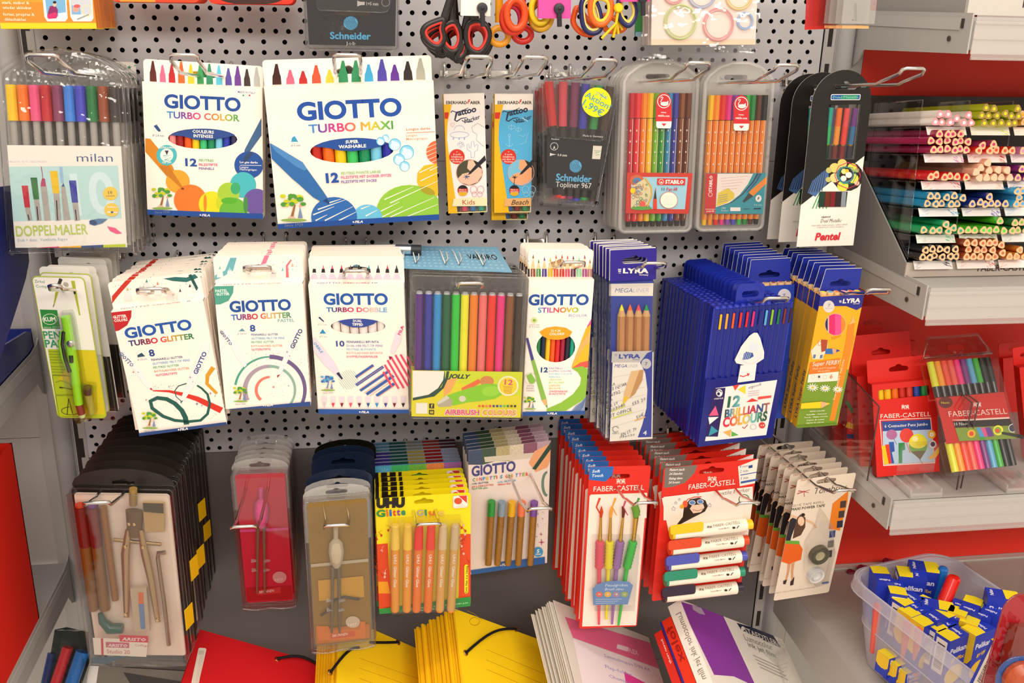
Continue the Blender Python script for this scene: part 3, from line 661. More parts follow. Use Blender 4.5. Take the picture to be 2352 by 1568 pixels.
def pusher(x, label):
    o = empty('product_stop', label, 'product stop', (x, -230, -517)); m = MB()
    m.prism(rrect(-26, 0, 26, 62, 10, 4, (0, 0, 1, 1)), 8, 9.2, 'fff'); m.build('front_plate', ACRYL, o)
    b = MB(); b.box(-22, 22, -22, 44, 0, 2, 'e4d4ca'); b.box(-22, -20, -22, 20, 2, 10, 'e4d4ca'); b.box(20, 22, -22, 20, 2, 10, 'e4d4ca'); b.box(-3, 3, -4, 40, 2, 4, 'f4ece4'); b.box(-22, 22, -24, -22, -6, 5, 'e4d4ca'); b.build('base', MILKY, o)
pusher(atz(*R4(1050, 930), -517)[0], 'clear plastic product stop in front of the balloon carton')
pusher(atz(*R4(2160, 860), -517)[0], 'clear plastic product stop in front of the neon pens')
# ================================================================== left bay
wall_shelf('wall_shelf', 'grey steel shelf at the left edge under the blue files', -1010, -52, -372, 34, 400)
wall_shelf('wall_shelf', 'grey steel shelf at the left edge under the red box', -1010, -52, -690, 34, 400)
def side_slab(name, label, cat, X, pts, t, col, base, mat=SATIN, inner=None):
    P = [atx(*q, X) for q in pts]; cy = sum(p[1] for p in P)/len(P)
    o = empty(name, label, cat, (X-t/2, cy, base)); n = len(P); m = MB()
    v = [(t/2, p[1]-cy, p[2]-base) for p in P]+[(-t/2, p[1]-cy, p[2]-base) for p in P]
    m.add(v, [tuple(range(n)), tuple(range(2*n-1, n-1, -1))]+[(i, (i+1) % n, n+(i+1) % n, n+i) for i in range(n)], col)
    m.build('shell', mat, o); return o, cy
NAVY = '14247a'
def magazine_file():
    """upright blue file, side cut in a curve"""
    X = -38; P = [atx(*q, X) for q in ((0, 425), (18, 505), (30, 560), (34, 600), (26, 640), (10, 690))]
    zb = -371; pr = [(P[0][1], P[0][2])]+[(p[1], p[2]) for p in P[1:]]+[(P[-1][1]-200, zb), (P[0][1]-290, zb), (P[0][1]-290, P[0][2]+40)]
    cy = sum(p[0] for p in pr)/len(pr); o = empty('magazine_file', 'dark blue upright magazine file with a curved back edge, upper left border', 'magazine file', (X+16, cy, zb))
    n = len(pr)
    for x0, x1 in ((-2.5, 0), (-22.5, -20)):
        m = MB(); m.add([(x0, y-cy, z-zb) for y, z in pr]+[(x1, y-cy, z-zb) for y, z in pr], [tuple(range(n)), tuple(range(2*n-1, n-1, -1))]+[(i, (i+1) % n, n+(i+1) % n, n+i) for i in range(n)], NAVY); m.build('side_wall', GLOSS, o)
    m = MB(); m.box(-20, -2.5, pr[-1][0]-cy, pr[-3][0]-cy, 0, 2.5, NAVY)
    for (y0, z0), (y1, z1) in zip(pr[1:6], pr[2:7]): m.add([(-20, y0-cy, z0-zb), (-2.5, y0-cy, z0-zb), (-2.5, y1-cy, z1-zb), (-20, y1-cy, z1-zb)], [(0, 1, 2, 3)], NAVY)
    m.build('spine', GLOSS, o)
magazine_file()
def letter_tray():
    X = -50; zb = -371; o = empty('letter_tray', 'dark blue letter tray lying on the left shelf beside the compass cards', 'tray', (X-190, -110, zb))
    m = MB(); m.box(-120, 188, -140, 96, 0, 3, NAVY); m.box(-120, 188, 93, 96, 3, 30, NAVY); m.build('base', GLOSS, o)
    pr = [(-140, 0), (96, 0), (96, 24), (80, 31), (-140, 58)]; n = 5
    for x0 in (185, -120):
        m = MB(); m.add([(x0, y, z) for y, z in pr]+[(x0+3, y, z) for y, z in pr], [tuple(range(n)), tuple(range(2*n-1, n-1, -1))]+[(i, (i+1) % n, n+(i+1) % n, n+i) for i in range(n)], NAVY); m.build('side_wall', GLOSS, o)
letter_tray()
def red_box():
    X = -50; a, b = atx(21, 1025, X), atx(92, 1382, X); yb = (a[1]+b[1])/2; zb = -689; zt = a[2]
    o = empty('document_box', 'bright red cardboard document box standing at the left border', 'box', (X-40, yb-140, zb)); h = zt-zb; R_ = 'e02210'
    m = MB()
    for x0, x1, y0, y1 in ((37.5, 40, -140, 140), (-40, -37.5, -140, 140), (-40, 40, 137.5, 140)): m.box(x0, x1, y0, y1, 0, h, R_)
    m.box(-40, 40, -140, 140, 0, 2.5, R_); m.box(-40, 40, -140, -137.5, 0, h*.35, R_); m.build('box', MATTE, o)
    c = MB(); c.tube([(40.6+.8*sin(t), 20+17*cos(t), h*.62+17*sin(t)) for t in np.arange(0, 6.28, .35)], 1.4, 6, 'd8d4ce', True); c.build('finger_ring', SILVER, o)
red_box()

# ================================================================== floor unit under the hooks: folders, sleeves, boxes
o = empty('base_shelf', 'dark base shelf under the folders at the bottom of the perforated wall', 'shelf', (478, -200, -1080))
m = MB(); m.box(-498, 498, -260, 196, -4, 0, '6f6a68'); m.build('board', PAINT, o)
def sheet_stack(name, label, cat, f, n, gap, col, group, what, t=1.2, mat=MATTE, edge=None, extra=None):
    """n stiff folders standing one behind the other, f is the front one"""
    root = empty(name, label, cat, f.O, f.M, group if n > 1 else None); w, h = f.w/2, f.h
    m = MB(); m.box(-w, w, 0, t, -h, 0, col); m.box(-w-.6, -w, 0, t*2.2, -h, 0, edge or col); m.box(-w, w, t*1.6, t*2.2, -h, -1, edge or col); m.build('cover', mat, root)
    nrm = f.M[:, 1]
    for i in range(1, n):
        d = nrm*gap*i+np.array([random.uniform(-1.2, 1.2), 0, random.uniform(-3, 3)])
        dup(root, d, f'{what}, {ORD[i+1]} from the front', group, 0, random.uniform(-.008, .008))
    return root
def elastic(f, root, p0, p1, sag, rings=(1, 1)):
    a, b = f.loc(*p0), f.loc(*p1); m = MB(); pts = []
    for i in range(9):
        t = i/8; pts.append((a[0]+(b[0]-a[0])*t, -1.6-4*sin(pi*t), a[1]+(b[1]-a[1])*t+sag*sin(pi*t)))
    m.tube(pts, 1.9, 7, '1c1b20'); m.build('elastic_cord', MATTE, root)
    for p, on in ((a, rings[0]), (b, rings[1])):
        if on:
            r = MB(); r.tube([(p[0]+3.2*cos(t), -.8, p[1]+3.2*sin(t)) for t in np.arange(0, 6.28, .52)], 1, 6, 'cfa060', True); r.build('eyelet', SILVER, root)
Z1, Z2, Z3, Z4 = ozk(0, 1148), ozk(580, 1148), ozk(1150, 1148), ozk(1732, 1148)
# red folder
NB = (.78, -.22, .58)
f = plane_face((460, 1445), 120, (.36, -.14, .92), (690, 1510), 240, 315)
r = sheet_stack('elastic_folder', 'red card folder with black elastic and white price strip on the left', 'folder', f, 3, 3.5, 'd81820', 'red elastic folders', 'red card folder behind the front red one')
f.org(0, 1148)
a = Art(f); a.poly([(1702, 1275), (1712, 1266), (1760, 1270), (1770, 1280), (1705, 1568), (1640, 1568)], 'f4e6d6'); a.poly([(1706, 1290), (1752, 1290), (1748, 1325), (1700, 1325)], 'd8cabc')
for i in range(3): a.line([(1722+i*11, 1330), (1680+i*14, 1560)], 2.5, 'd0a090')
a.put('price_strip', PAPER, r); f.org(580, 1148); elastic(f, r, (212, 1367), (560, 1420), 6, (1, 0))
# yellow folders
YEL = 'ffd412'
f = plane_face((780, 1412), 130, (.69, -.34, .64), (963, 1491), 240, 315)
r = sheet_stack('elastic_folder', 'yellow folder with black elastic in front of the stack under the brown compass case', 'folder', f, 9, 5, YEL, 'yellow folders, left stack', 'yellow folder of the left stack', 1.2, MATTE, 'fac010', 3)
f.org(580, 1148); elastic(f, r, (662, 1480), (905, 1270), 9, (1, 0)); elastic(f, r, (1245, 1222), (1000, 1225), -2, (1, 0))
a = Art(f)
for y in (1355, 1440, 1528): a.line([(915, y), (1460, y+190)], 2.2, 'b98208')
a.put('crease', MATTE, r)
f = plane_face((1043, 1397), 140, (.69, -.34, .64), (1222, 1462), 240, 315)
r = sheet_stack('elastic_folder', 'yellow folder with black elastic in front of the stack beside the clear sleeves', 'folder', f, 16, 5, YEL, 'yellow folders, right stack', 'yellow folder of the right stack', 1.2, MATTE, 'fac010', 2.5)
f.org(580, 1148); elastic(f, r, (1825, 1312), (2250, 1108), 10, (1, 1))
a = Art(f)
for y in (1280, 1370, 1450): a.line([(2005, y), (2500, y+210)], 2.2, 'b98208')
a.ring(1905, 1040, 42, 34, 3, 'b98a10'); a.line([(1840, 950), (1900, 975), (1970, 1030)], 3, 'b98a10'); a.put('stamp', MATTE, r)
# clear sleeves with a pink label
f = plane_face((1272, 1378), 140, (.69, -.28, .66), (1538, 1482), 240, 315)
SL = film('clear_sleeve', clear=.93, haze=.72, hazecol='fbf3e8', bump=.15)
r = sheet_stack('clear_sleeve_pack', 'frosted clear document sleeve with a pink label, front of its stack', 'sleeve', f, 12, 3.6, 'ffffff', 'frosted document sleeves', 'frosted clear document sleeve', .5, SL, 'ffffff', 2.6)
f.org(1150, 1148)
a = Art(f, 0); a.poly([(550, 1000), (1500, 1290), (1600, 1530), (620, 1180)], 'ec6a94'); a.poly([(620, 1185), (1600, 1535), (1700, 1850), (760, 1850)], 'f3e6ea')
a.poly([(1000, 1235), (1095, 1262), (1090, 1300), (995, 1272)], 'f6dce2'); a.text('FLEX', 1100, 1305, 1185, 1332, 34, 'f6dce2', .02)
a.poly([(1055, 1470), (1240, 1568), (1100, 1700)], 'e83f9a')
for i, (t, x, y, L_) in enumerate((('Sammelmappe DIN A4', 890, 1345, 390), ('Flap-folder', 900, 1440, 230), ('Chemise', 930, 1520, 190))): a.text(t, x, y, x+L_, y+L_*.32, 26, '9a8ec8')
a.put('label', PAPER, r)
# film box, two red books
f = plane_face((1562, 1376), 150, (.67, -.27, .69), (1796, 1467), None, 297)
r = empty('film_box', 'white flat box with a wide purple stripe and dark name plate', 'box', f.O, f.M); w, h = f.w/2, f.h
m = MB(); m.box(-w, w, 0, 22, -h, 0, 'f6efe4'); m.build('carton', PAPER, r); f.org(1150, 1148)
a = Art(f); a.poly([(1528, 868), (1895, 965), (2190, 1600), (2000, 1512), (1830, 1498)], '8e3aa8')
a.poly([(1640, 900), (1720, 925), (1755, 985), (1705, 975), (1650, 940)], 'b8a8c0')
f.org(1732, 1148); a.poly([(-150, 1052), (150, 1140), (235, 1270), (-110, 1115)], '1c2448'); a.ell(-98, 1102, 15, 20, 'f4ece0', n=12); a.text('STAEDTLER', -75, 1135, 205, 1250, 36, 'f4ece0', .02)
a.text('Lumocolor', -75, 1200, 165, 1290, 42, '8a8480'); a.text('ink jet film', -45, 1255, 190, 1355, 34, '5a5658')
for i in range(4): a.line([(-10+i*20, 1330+i*34), (230+i*20, 1440+i*34)], 5, 'b8b0a8')
a.put('print', PAPER, r)
vv, ff = glyphs('Lumocolor ink jet film', 0)
g = MB(); g.add([(-w-.4, 6+p[1]*13, -16-p[0]*11) for p in vv], ff, '8a8078'); g.build('spine_lettering', PAPER, r)
for y0, y1, dz, c, lb, tx, sc_, tc in ((23, 42, -14, 'e83418', 'orange-red book right behind the purple-striped box', 'folex', 26, 'a01810'), (44, 57, -24, 'd8281c', 'red book with white lettering on its spine, left of the purple-striped box', 'Screen ready', 7, 'f4dcd0')):
    b_ = empty('book', lb, 'book', f.O+f.M@np.array([-w, y0, dz]), f.M); m = MB(); t_ = y1-y0
    m.box(0, 150, 0, t_, -290, 0, c); m.build('cover', PAPER, b_)
    if tx == 'folex': m = MB(); m.box(-.5, 0, t_-3, t_, -290, 0, '2a2a8a'); m.build('spine_stripe', PAPER, b_)
    g = MB(); vv, ff = glyphs(tx, .01)
    g.add([(-.6, 3+p[1]*sc_*.6, -12-p[0]*sc_) for p in vv], ff, tc); g.build('lettering', PAPER, b_)
# acrylic holder corner by the base shelf
o = empty('acrylic_holder', 'clear acrylic leaflet holder between the film box and the right base shelf', 'holder', (958, -110, -1000)); m = MB()
m.box(-14, 14, -1, 1, 110, 170, 'fffffe'); m.box(13, 14, -30, 10, 110, 170, 'fffffe'); m.build('holder', ACRYL, o)
# blister with thick crayons, bottom left
f8 = ozk(0, 1268, K5)
f = edge_face((150, 1442), 120, (205, 1455), (98, 1568), 60, 200)
r = empty('marker_blister', 'clear crinkled blister with red and blue markers in the bottom left gap', 'marker pack', f.O, f.M); f.org(0, 1268, K5)
for nm, p0, p1, rad, c in (('marker', (835, 1130), (690, 1560), 7, 'cc2430'), ('marker', (1010, 1180), (880, 1560), 8.5, '1f6fc0'), ('marker', (640, 1200), (560, 1560), 5, '16306e')):
    a, b = f.loc(*p0), f.loc(*p1); m = MB(); d = ((b[0]-a[0])*1.8, (b[1]-a[1])*1.8); m.rod((a[0], -4, a[1]), (a[0]+d[0], -4, a[1]+d[1]), rad, n=14, col=c); m.build(nm, GLOSS, r)
m = MB(); o2 = [f.loc(*q) for q in ((620, 930), (760, 900), (1020, 960), (1040, 1300), (900, 1700), (420, 1700), (560, 1300))]; m.prism(o2, 6, 7, '20302a'); m.build('backing_card', PAPER, r)
m = MB(); m.prism([f.loc(*q) for q in ((740, 920), (1000, 930), (1050, 1100), (1040, 1400), (960, 1700), (560, 1700), (640, 1350), (700, 1080))], -14, 5, 'fff'); m.build('blister', CRINKLE, r)
f = edge_face((205, 1528), 140, (400, 1540), (190, 1568), 128, 160)
r = empty('padded_envelope', 'grey wrapped envelope with a white edge under the long compass case', 'envelope', f.O, f.M); m = MB()
m.box(-64, 64, 0, 8, -160, 0, '6e675e'); m.box(-64, -52, -.4, 0, -160, 0, 'dcd8d2'); m.prism([(-20, -6), (62, -14), (62, -50), (10, -44)], -.8, -.2, '2a2622'); m.build('envelope', SATIN, r)
# ================================================================== products: shared builders
def felt(t, x, y, z0, z1, r, body, cap=None, capz=None, nib=None, name='felt_pen', n=10, mat=GLOSS, capr=1.04, down=False):
    """pen standing along z from z0 (bottom) to z1 (top); cap covers capz..z1 as a sub-part"""
    m = MB(); m.rod((x, y, z0), (x, y, capz if cap and not down else z1), r, n=n, col=body); p = m.build(name, mat, t)
    if cap:
        c = MB(); c.rod((x, y, capz), (x, y, z1), r*capr, r*capr*.95, n=n, col=cap); c.build('cap', mat, p)
    return p
def shell(t, pts, y0, y1, mat=CLEAR, name='blister', wall=.3):
    m = MB(); m.prism(pts, y0, y1, 'fff', smooth=False); return m.build(name, mat, t)
def flat(t, pts, y, th, col, mat, name, hole=None, side=None):
    m = MB(); m.prism(pts, y, y+th, col, side=side, hole=hole); return m.build(name, mat, t)
FW_ = 'fff3e6'                                             # uncoated white card
def giotto_box(f, depth, tab, label, tabc='fbf3ea', win=None, seg=1):
    t = thing('felt_pen_carton', label, 'carton', f); w, h = f.w/2, f.h; g = MB()
    g.prism([(-w, -h), (w, -h), (w, 0), (-w, 0)], 0, .8, FW_, hole=win)
    g.box(-w, w, depth-.8, depth, -h, 0, FW_); g.box(-w, -w+.6, .8, depth-.8, -h, 0, FW_); g.box(w-.6, w, .8, depth-.8, -h, 0, FW_); g.box(-w, w, .8, depth-.8, -.6, 0, FW_)
    g.box(-w, w, .8, depth-.8, -h, -h+.6, '1d4a96')
    vv, ff = glyphs('GIOTTO', .02)
    for sx in (1,):
        g.add([(w+.15, 2+p[1]*(depth-5)*.8, -h*.95+p[0]*h*.1) for p in vv], ff, '8a8680')
    g.build('carton', PAPER, t)
    tb = MB(); hl = slot(0, tab*.45, 28, 6, 9); tb.prism(rrect(-w, 0, w, tab, 4, 3, (0, 0, 1, 1)), depth-1, depth-.4, FW_, hole=hl); tb.build('hang_tab', PAPER, t)
    return t
def oval(a, cx, cy, rx, ry, rot=0, n=24):
    return [a.loc(cx+rx*cos(t)*cos(rot)-ry*sin(t)*sin(rot), cy+rx*cos(t)*sin(rot)+ry*sin(t)*cos(rot)) for t in [2*pi*i/n for i in range(n)]]
def window_pens(t, f, cx, cy, rx, ry, cols, depth, pitch=None, name='felt_pen', tilt=0, mat=GLOSS):
    x0 = f.loc(cx-rx, cy)[0]; x1 = f.loc(cx+rx, cy)[0]; n = len(cols)
    za = f.loc(cx, cy+ry)[1]; zb = f.loc(cx, cy-ry)[1]
    for i, c in enumerate(cols):
        x = x0+(i+.5)*(x1-x0)/n; m = MB(); r = (x1-x0)/n*.49; m.rod((x-tilt*8, 1.5+r, za-8), (x+tilt*8, 1.5+r, zb+8), r, n=12, col=c); m.build(name, mat, t)
def bubble(a, x, y, r):
    a.ell(x, y, r, r, '58b8e0', n=20); a.ell(x, y+r*.06, r*.92, r*.92, '8ed4ee', n=20); a.ell(x+r*.05, y+r*.22, r*.75, r*.7, 'd4effa', n=18); a.ell(x-r*.3, y-r*.45, r*.25, r*.18, 'ffffff', n=10)
def tree(a, x, y, s, txt='Since 1920', c1='4f9a36', c2='c8d020', blue=False):
    if blue: c1, c2 = '3a78b8', '58a8d8'
    random.seed(11)
    a.line([(x-.1*s, y+.4*s), (x, y), (x+.05*s, y-.2*s)], .13*s, '9a6a3a' if not blue else '7a90b8', .06*s)
    for k in range(16):
        a.ell(x+random.uniform(-.5, .42)*s, y+random.uniform(-.62, -.15)*s, random.uniform(.08, .17)*s, random.uniform(.07, .12)*s, random.choice([c1, c1, c2]), n=8)
    a.poly([(x+.28*s, y-.12*s), (x+.4*s, y+.4*s), (x+.18*s, y+.4*s)], '7890b8'); a.ell(x+.28*s, y-.14*s, .06*s, col='e0a880', n=8)
    a.ell(x-.1*s, y+.42*s, .17*s, .1*s, 'd8b8a0', n=10); a.ell(x, y+.5*s, .6*s, .07*s, '8ab050', n=12)
    if txt: a.text(txt, x-.42*s, y+.8*s, x+.42*s, y+.76*s, .14*s, '8890a0')
RAIN = ['2f8fd0', '5a4aa8', 'b03a8c', 'e83a78', 'ee5a4a', 'f0902c', 'e8b82c', '8ab83a', '4a9a48']
BLUE = '1b4c9c'
def fila(a, x0, y0, x1, y1, h):
    L_ = hypot(x1-x0, y1-y0); q = .22; ux, uy = (x1-x0), (y1-y0)
    cx, cy = x0+ux*.08, y0+uy*.08-h*.5
    a.poly([(cx-h*.45, cy), (cx, cy-h*.45), (cx+h*.45, cy), (cx, cy+h*.45)], 'f4ece4')
    a.text('FILA', x0+ux*q, y0+uy*q, x1, y1, h, 'f4ece4', .05, .25)
def tip_pens(a, spec, base):
    """printed felt pen tips: (x, top y, colour, width)"""
    for i, (x, y, c, w) in enumerate(spec):
        yb = base(x) if callable(base) else base; H = yb-y
        a.poly([(x-w*.5+H*.03, yb), (x-w*.42, y+H*.58), (x-w*.3, y+H*.45), (x-w*.24, y+H*.3), (x-w*.12, y+H*.06), (x+w*.12, y+H*.06), (x+w*.26, y+H*.3), (x+w*.34, y+H*.45), (x+w*.46, y+H*.58), (x+w*.56, yb)], c)

# ================================================================== row 1, from the left
# ---- turbo colour carton
def turbo_color():
    f = Face([(327, 188), (602, 202), (605, 503), (338, 492)], 100); f.org(0, 0)
    win = oval(f, 1738, 1190, 298, 88, .02)
    t = giotto_box(f, 12, 24, 'white carton of twelve thin felt pens with orange and green circles along its foot', win=win)
    window_pens(t, f, 1738, 1190, 300, 88, ['f08a8a', 'a01a22', 'ee5a18', 'ecc814', '3cc078', '1c8a5a', '7cc8e4', '2a3aa8', '30305a'], 12)
    tb = Art(f, 11, clip=(-f.w/2, -1, f.w/2, 24), hole=slot(0, 24*.45, 28, 6, 9))
    tip_pens(tb, [(1310, 510, '5a2018', 62), (1393, 548, 'ee6a88', 55), (1472, 540, 'b82028', 60), (1553, 515, 'ee6428', 62), (1635, 540, 'ecc82c', 58), (1716, 528, '3a9a58', 60), (1795, 535, '2c8a60', 60), (1877, 550, '5cc4e0', 58), (1958, 575, '5a4aa0', 58), (2037, 555, '6a3a90', 60), (2117, 582, '3a2c2c', 58), (2200, 565, 'b8b8b4', 56)], lambda x: 700+(x-1270)*.045)
    tb.put('printed_tips', PAPER, t)
    a = Art(f, hole=None); a.hole = win
    a.text('GIOTTO', 1410, 920, 2065, 953, 112, BLUE, .045); a.text('TURBO COLOR', 1432, 1010, 2055, 1040, 56, ['3aa0d8', '4a5ab0', '8a3a98', 'd83a80', 'ee5a60', 'ee7a3c', 'e8a838', '7aae48', '4a9a50'], .035)
    a.text('MADE IN ITALY', 2040, 796, 2190, 808, 18, '5a5a98', .01)
    for x, c in ((2087, '3a9a58'), (2113, 'e8dcd4'), (2140, 'd83848')): a.ell(x, 818, 8, 8, c, n=10)
    a.hole = None; L = 24; pts = [(1738+298*cos(t), 1190+88*sin(t)) for t in np.linspace(-pi+.35, -.35, 16)]
    a.poly(pts+[(1930, 1180), (1800, 1200), (1680, 1198), (1560, 1165)], '28498f')
    a.text('COULEURS', 1650, 1138, 1835, 1146, 26, 'f8f0e4', .04); a.text('INTENSES', 1660, 1176, 1828, 1183, 26, 'f8f0e4', .04)
    a.ring(1357, 1103, 38, 38, 2, 'c8c8d8'); a.poly([(1318, 1080), (1345, 1068), (1378, 1115), (1375, 1128), (1355, 1125)], '284a88'); a.text('Ø 2,8 mm', 1308, 1168, 1408, 1172, 18, '7a80a8', .01)
    # orange pen print, badges
    a.poly([(1247, 1185), (1290, 1190), (1478, 1420), (1545, 1568), (1500, 1590), (1247, 1300)], 'd8861c')
    a.ell(1430, 1330, 88, 88, '4cb8c0'); a.ell(1430, 1330, 56, 56, 'fbf3e8'); a.poly([(1412, 1290), (1448, 1290), (1432, 1330)], '3a3a48')
    a.line([(1400, 1335), (1465, 1330), (1405, 1352), (1468, 1352), (1410, 1372), (1448, 1375)], 8, '4cb8c0')
    a.text('EXTRA LONG', 1372, 1272, 1488, 1272, 16, 'f8f0e4', .04); a.text('CAP OFF', 1392, 1400, 1470, 1400, 16, 'f8f0e4', .04)
    a.text('12', 1590, 1420, 1690, 1424, 62, BLUE, .05)
    for s_, y, w_, c in (('FEUTRES', 1383, 128, '78b878'), ('FILZSTIFTE', 1420, 160, 'e8507c'), ('PENNELS', 1453, 132, '7a6aa8')): a.text(s_, 1706, y, 1706+w_, y+3, 20, c, .03)
    a.poly([(2243, 1010), (2243, 1160), (2130, 1318), (2085, 1365), (2100, 1280)], '3c628e')
    f.org(0, 380)
    a.ell(2135, -5, 125, 117, '1f4f9c'); a.text('Longue durée', 2058, -22, 2212, -18, 18, 'f4ece4', .04); a.poly([(2060, -5), (2243, -2), (2243, 2), (2060, -1)], 'f4ece4'); a.text('Langes', 2058, 20, 2132, 22, 16, 'e8e4e8', .02); a.text('Malvergnügen', 2058, 40, 2203, 44, 16, 'e8e4e8', .02)
    a.poly([(2135, -118), (2175, -110), (2120, -40), (2088, -18), (2098, -80)], '2c4468')
    a.ell(1525, 135, 102, 98, 'f8a42c'); a.ell(1632, 295, 140, 133, 'f47a28'); a.poly([(1370, 0), (1450, 0), (1520, 110), (1580, 200), (1555, 195), (1440, 90)], 'c87a1c'); a.ell(1567, 198, 14, 9, '7a3a14', n=10)
    a.ell(1815, 330, 110, 110, 'f0dc1c'); a.ell(2085, 165, 112, 110, '46b8c0'); a.ell(1960, 240, 94, 95, 'a8cc3a'); a.ell(2200, 310, 112, 112, '6a54a0'); a.ell(2003, 400, 122, 125, '6ab83c')
    a.ell(2020, 195, 42, 52, '3aac70', n=16); a.ell(1968, 300, 70, 28, '56b02c', n=16); a.ell(1875, 320, 22, 50, 'c8d41c', n=14); a.ell(2108, 335, 20, 72, '4a8a4a', n=14); a.ell(1760, 320, 14, 75, 'e88c20', n=14)
    a.hole = None
    a.poly([(1240, 375), (2260, 412), (2260, 480), (1240, 440)], BLUE); fila(a, 1712, 432, 1802, 435, 18)
    tree(a, 1395, 290, 150)
    a.put('print', PAPER, t); return t
t = turbo_color(); stack(t, 2, 16, 'white carton of thin felt pens with circles', 'thin felt pen cartons', skip=('print', 'felt_pen'))
# ---- turbo maxi carton
def turbo_maxi():
    f = Face([(606, 200), (997, 184), (1007, 504), (639, 525)], 120); f.org(580, 0)
    win = oval(f, 853, 1290, 360, 108, -.03)
    t = giotto_box(f, 16, 27, 'largest white carton of thick felt pens with a big blue pen printed across it', win=win)
    window_pens(t, f, 853, 1290, 362, 108, ['c02218', 'f06a14', 'f2c80e', '3cc060', '0f8a58', '74c8e6', '2a2aa0'], 16)
    tb = Art(f, 15, clip=(-f.w/2, -1, f.w/2, 27), hole=slot(0, 27*.45, 28, 6, 9))
    tip_pens(tb, [(205, 535, '3c1410', 82), (322, 590, 'e8607c', 75), (432, 600, 'b42424', 75), (545, 548, 'ec5030', 82), (660, 588, 'e4c43c', 75), (775, 508, '2f8a58', 85), (885, 505, '2f8a58', 85), (995, 542, '3aa0d0', 78), (1108, 495, '4a40a0', 85), (1218, 545, '5c2c90', 78), (1330, 515, '28201f', 80), (1438, 487, 'a8a898', 82)], lambda x: 745-(x-170)*.05)
    tb.put('printed_tips', PAPER, t)
    a = Art(f); a.hole = win
    a.text('GIOTTO', 388, 1030, 1282, 986, 148, '1a4ea6', .05)
    a.text('TURBO MAXI', 485, 1140, 1208, 1105, 72, ['3aa8e0', '5a4aa8', 'b83a90', 'e83a78', 'f0685a', 'f0a040', 'e8c838', '7ab84a', '4a9a50'], .035)
    a.hole = None; pts = [(853+358*cos(t), 1290+108*sin(t)-.03*(358*cos(t))) for t in np.linspace(-pi+.42, -.55, 16)]
    a.poly(pts+[(1100, 1255), (990, 1280), (860, 1297), (740, 1288), (650, 1268)], BLUE)
    a.text('SUPER', 798, 1230, 910, 1224, 26, 'f8f0e4', .05); a.text('WASHABLE', 740, 1272, 975, 1262, 27, 'f8f0e4', .05)
    for x, y, r in ((1142, 1182, 30), (1098, 1210, 36), (1220, 1238, 53), (1322, 1305, 63), (1256, 1365, 50)): bubble(a, x, y, r)
    a.text('Longue durée', 1318, 1118, 1525, 1108, 22, 'f08a70', .02); a.poly([(1320, 1136), (1562, 1126), (1562, 1131), (1320, 1141)], 'f08a70'); a.text('Langes', 1318, 1170, 1412, 1166, 20, 'f4a890', .01); a.text('Malvergnügen', 1318, 1200, 1500, 1192, 20, 'f4a890', .01)
    a.ell(363, 1190, 38, 38, 'e4eef4'); a.poly([(338, 1180), (362, 1165), (392, 1215), (332, 1215)], '3a9ac0'); a.text('Ø 5 mm', 330, 1256, 412, 1252, 18, '8a90a8', .01)
    f.org(580, 380); bubble(a, 1304, 5, 44)
    a.ell(1585, -115, 95, 100, 'ee6a3c')
    for k in range(5): a.line([(1490, -150+k*35), (1580, -190+k*35)], 5, FW_, 2)
    a.poly([(1585, -20), (1470, 0), (1415, 60), (1410, 140), (1440, 200), (1500, 240), (1600, 260), (1600, -20)], 'f2b822')
    a.ell(1345, 390, 282, 225, '92c83e'); a.ell(1500, 215, 70, 30, 'a89a20', .4, n=14)
    for p in ([(1130, 290), (1380, 180)], [(1100, 390), (1260, 310)], [(1180, 320), (1590, 130)], [(1110, 440), (1290, 350)], [(1180, 440), (1560, 270)], [(1290, 450), (1590, 330)], [(1430, 60), (1560, 0)], [(1440, 130), (1590, 60)], [(1520, 40), (1590, 10)]): a.line(p, 9, FW_, 3)
    a.ell(985, 440, 126, 108, '6ac0e4'); a.ell(700, 440, 197, 172, '2a68b4')
    for p in ([(560, 375), (800, 290)], [(650, 320), (760, 285)], [(520, 420), (700, 350)], [(540, 470), (640, 420)], [(620, 470), (860, 350)], [(740, 470), (890, 395)], [(970, 430), (1070, 380)], [(930, 370), (1010, 340)]): a.line(p, 11, FW_, 3)
    a.poly([(150, -195), (230, -150), (430, -30), (470, 30), (600, 210), (660, 300), (660, 325), (610, 320), (520, 270), (400, 160), (340, 110), (165, -60)], '2c6aac')
    a.poly([(150, -195), (230, -150), (430, -30), (470, 30), (440, 40), (380, 10), (200, -120)], '4a88c4'); a.poly([(600, 300), (640, 278), (662, 325), (655, 328)], '1c3c78')
    a.text('12', 632, 145, 742, 138, 78, '1a4ea6', .06)
    for s_, y, w_, c in (('FEUTRES POiNTE LARGE', 76, 340, '88c078'), ('FILZSTIFTE MIT DICKER SPITZE', 112, 430, 'e8508a'), ('FILZSTIFTE MIT DICKE', 150, 305, '6a5aa8')): a.text(s_, 760, y, 760+w_, y-w_*.048, 22, c, .03)
    a.poly([(200, 500), (1610, 415), (1610, 478), (200, 560)], BLUE); fila(a, 858, 492, 946, 488, 20)
    tree(a, 355, 370, 190)
    a.put('print', PAPER, t); return t
t = turbo_maxi(); stack(t, 4, 19, 'large white carton of thick felt pens', 'thick felt pen cartons', skip=('print', 'felt_pen'))
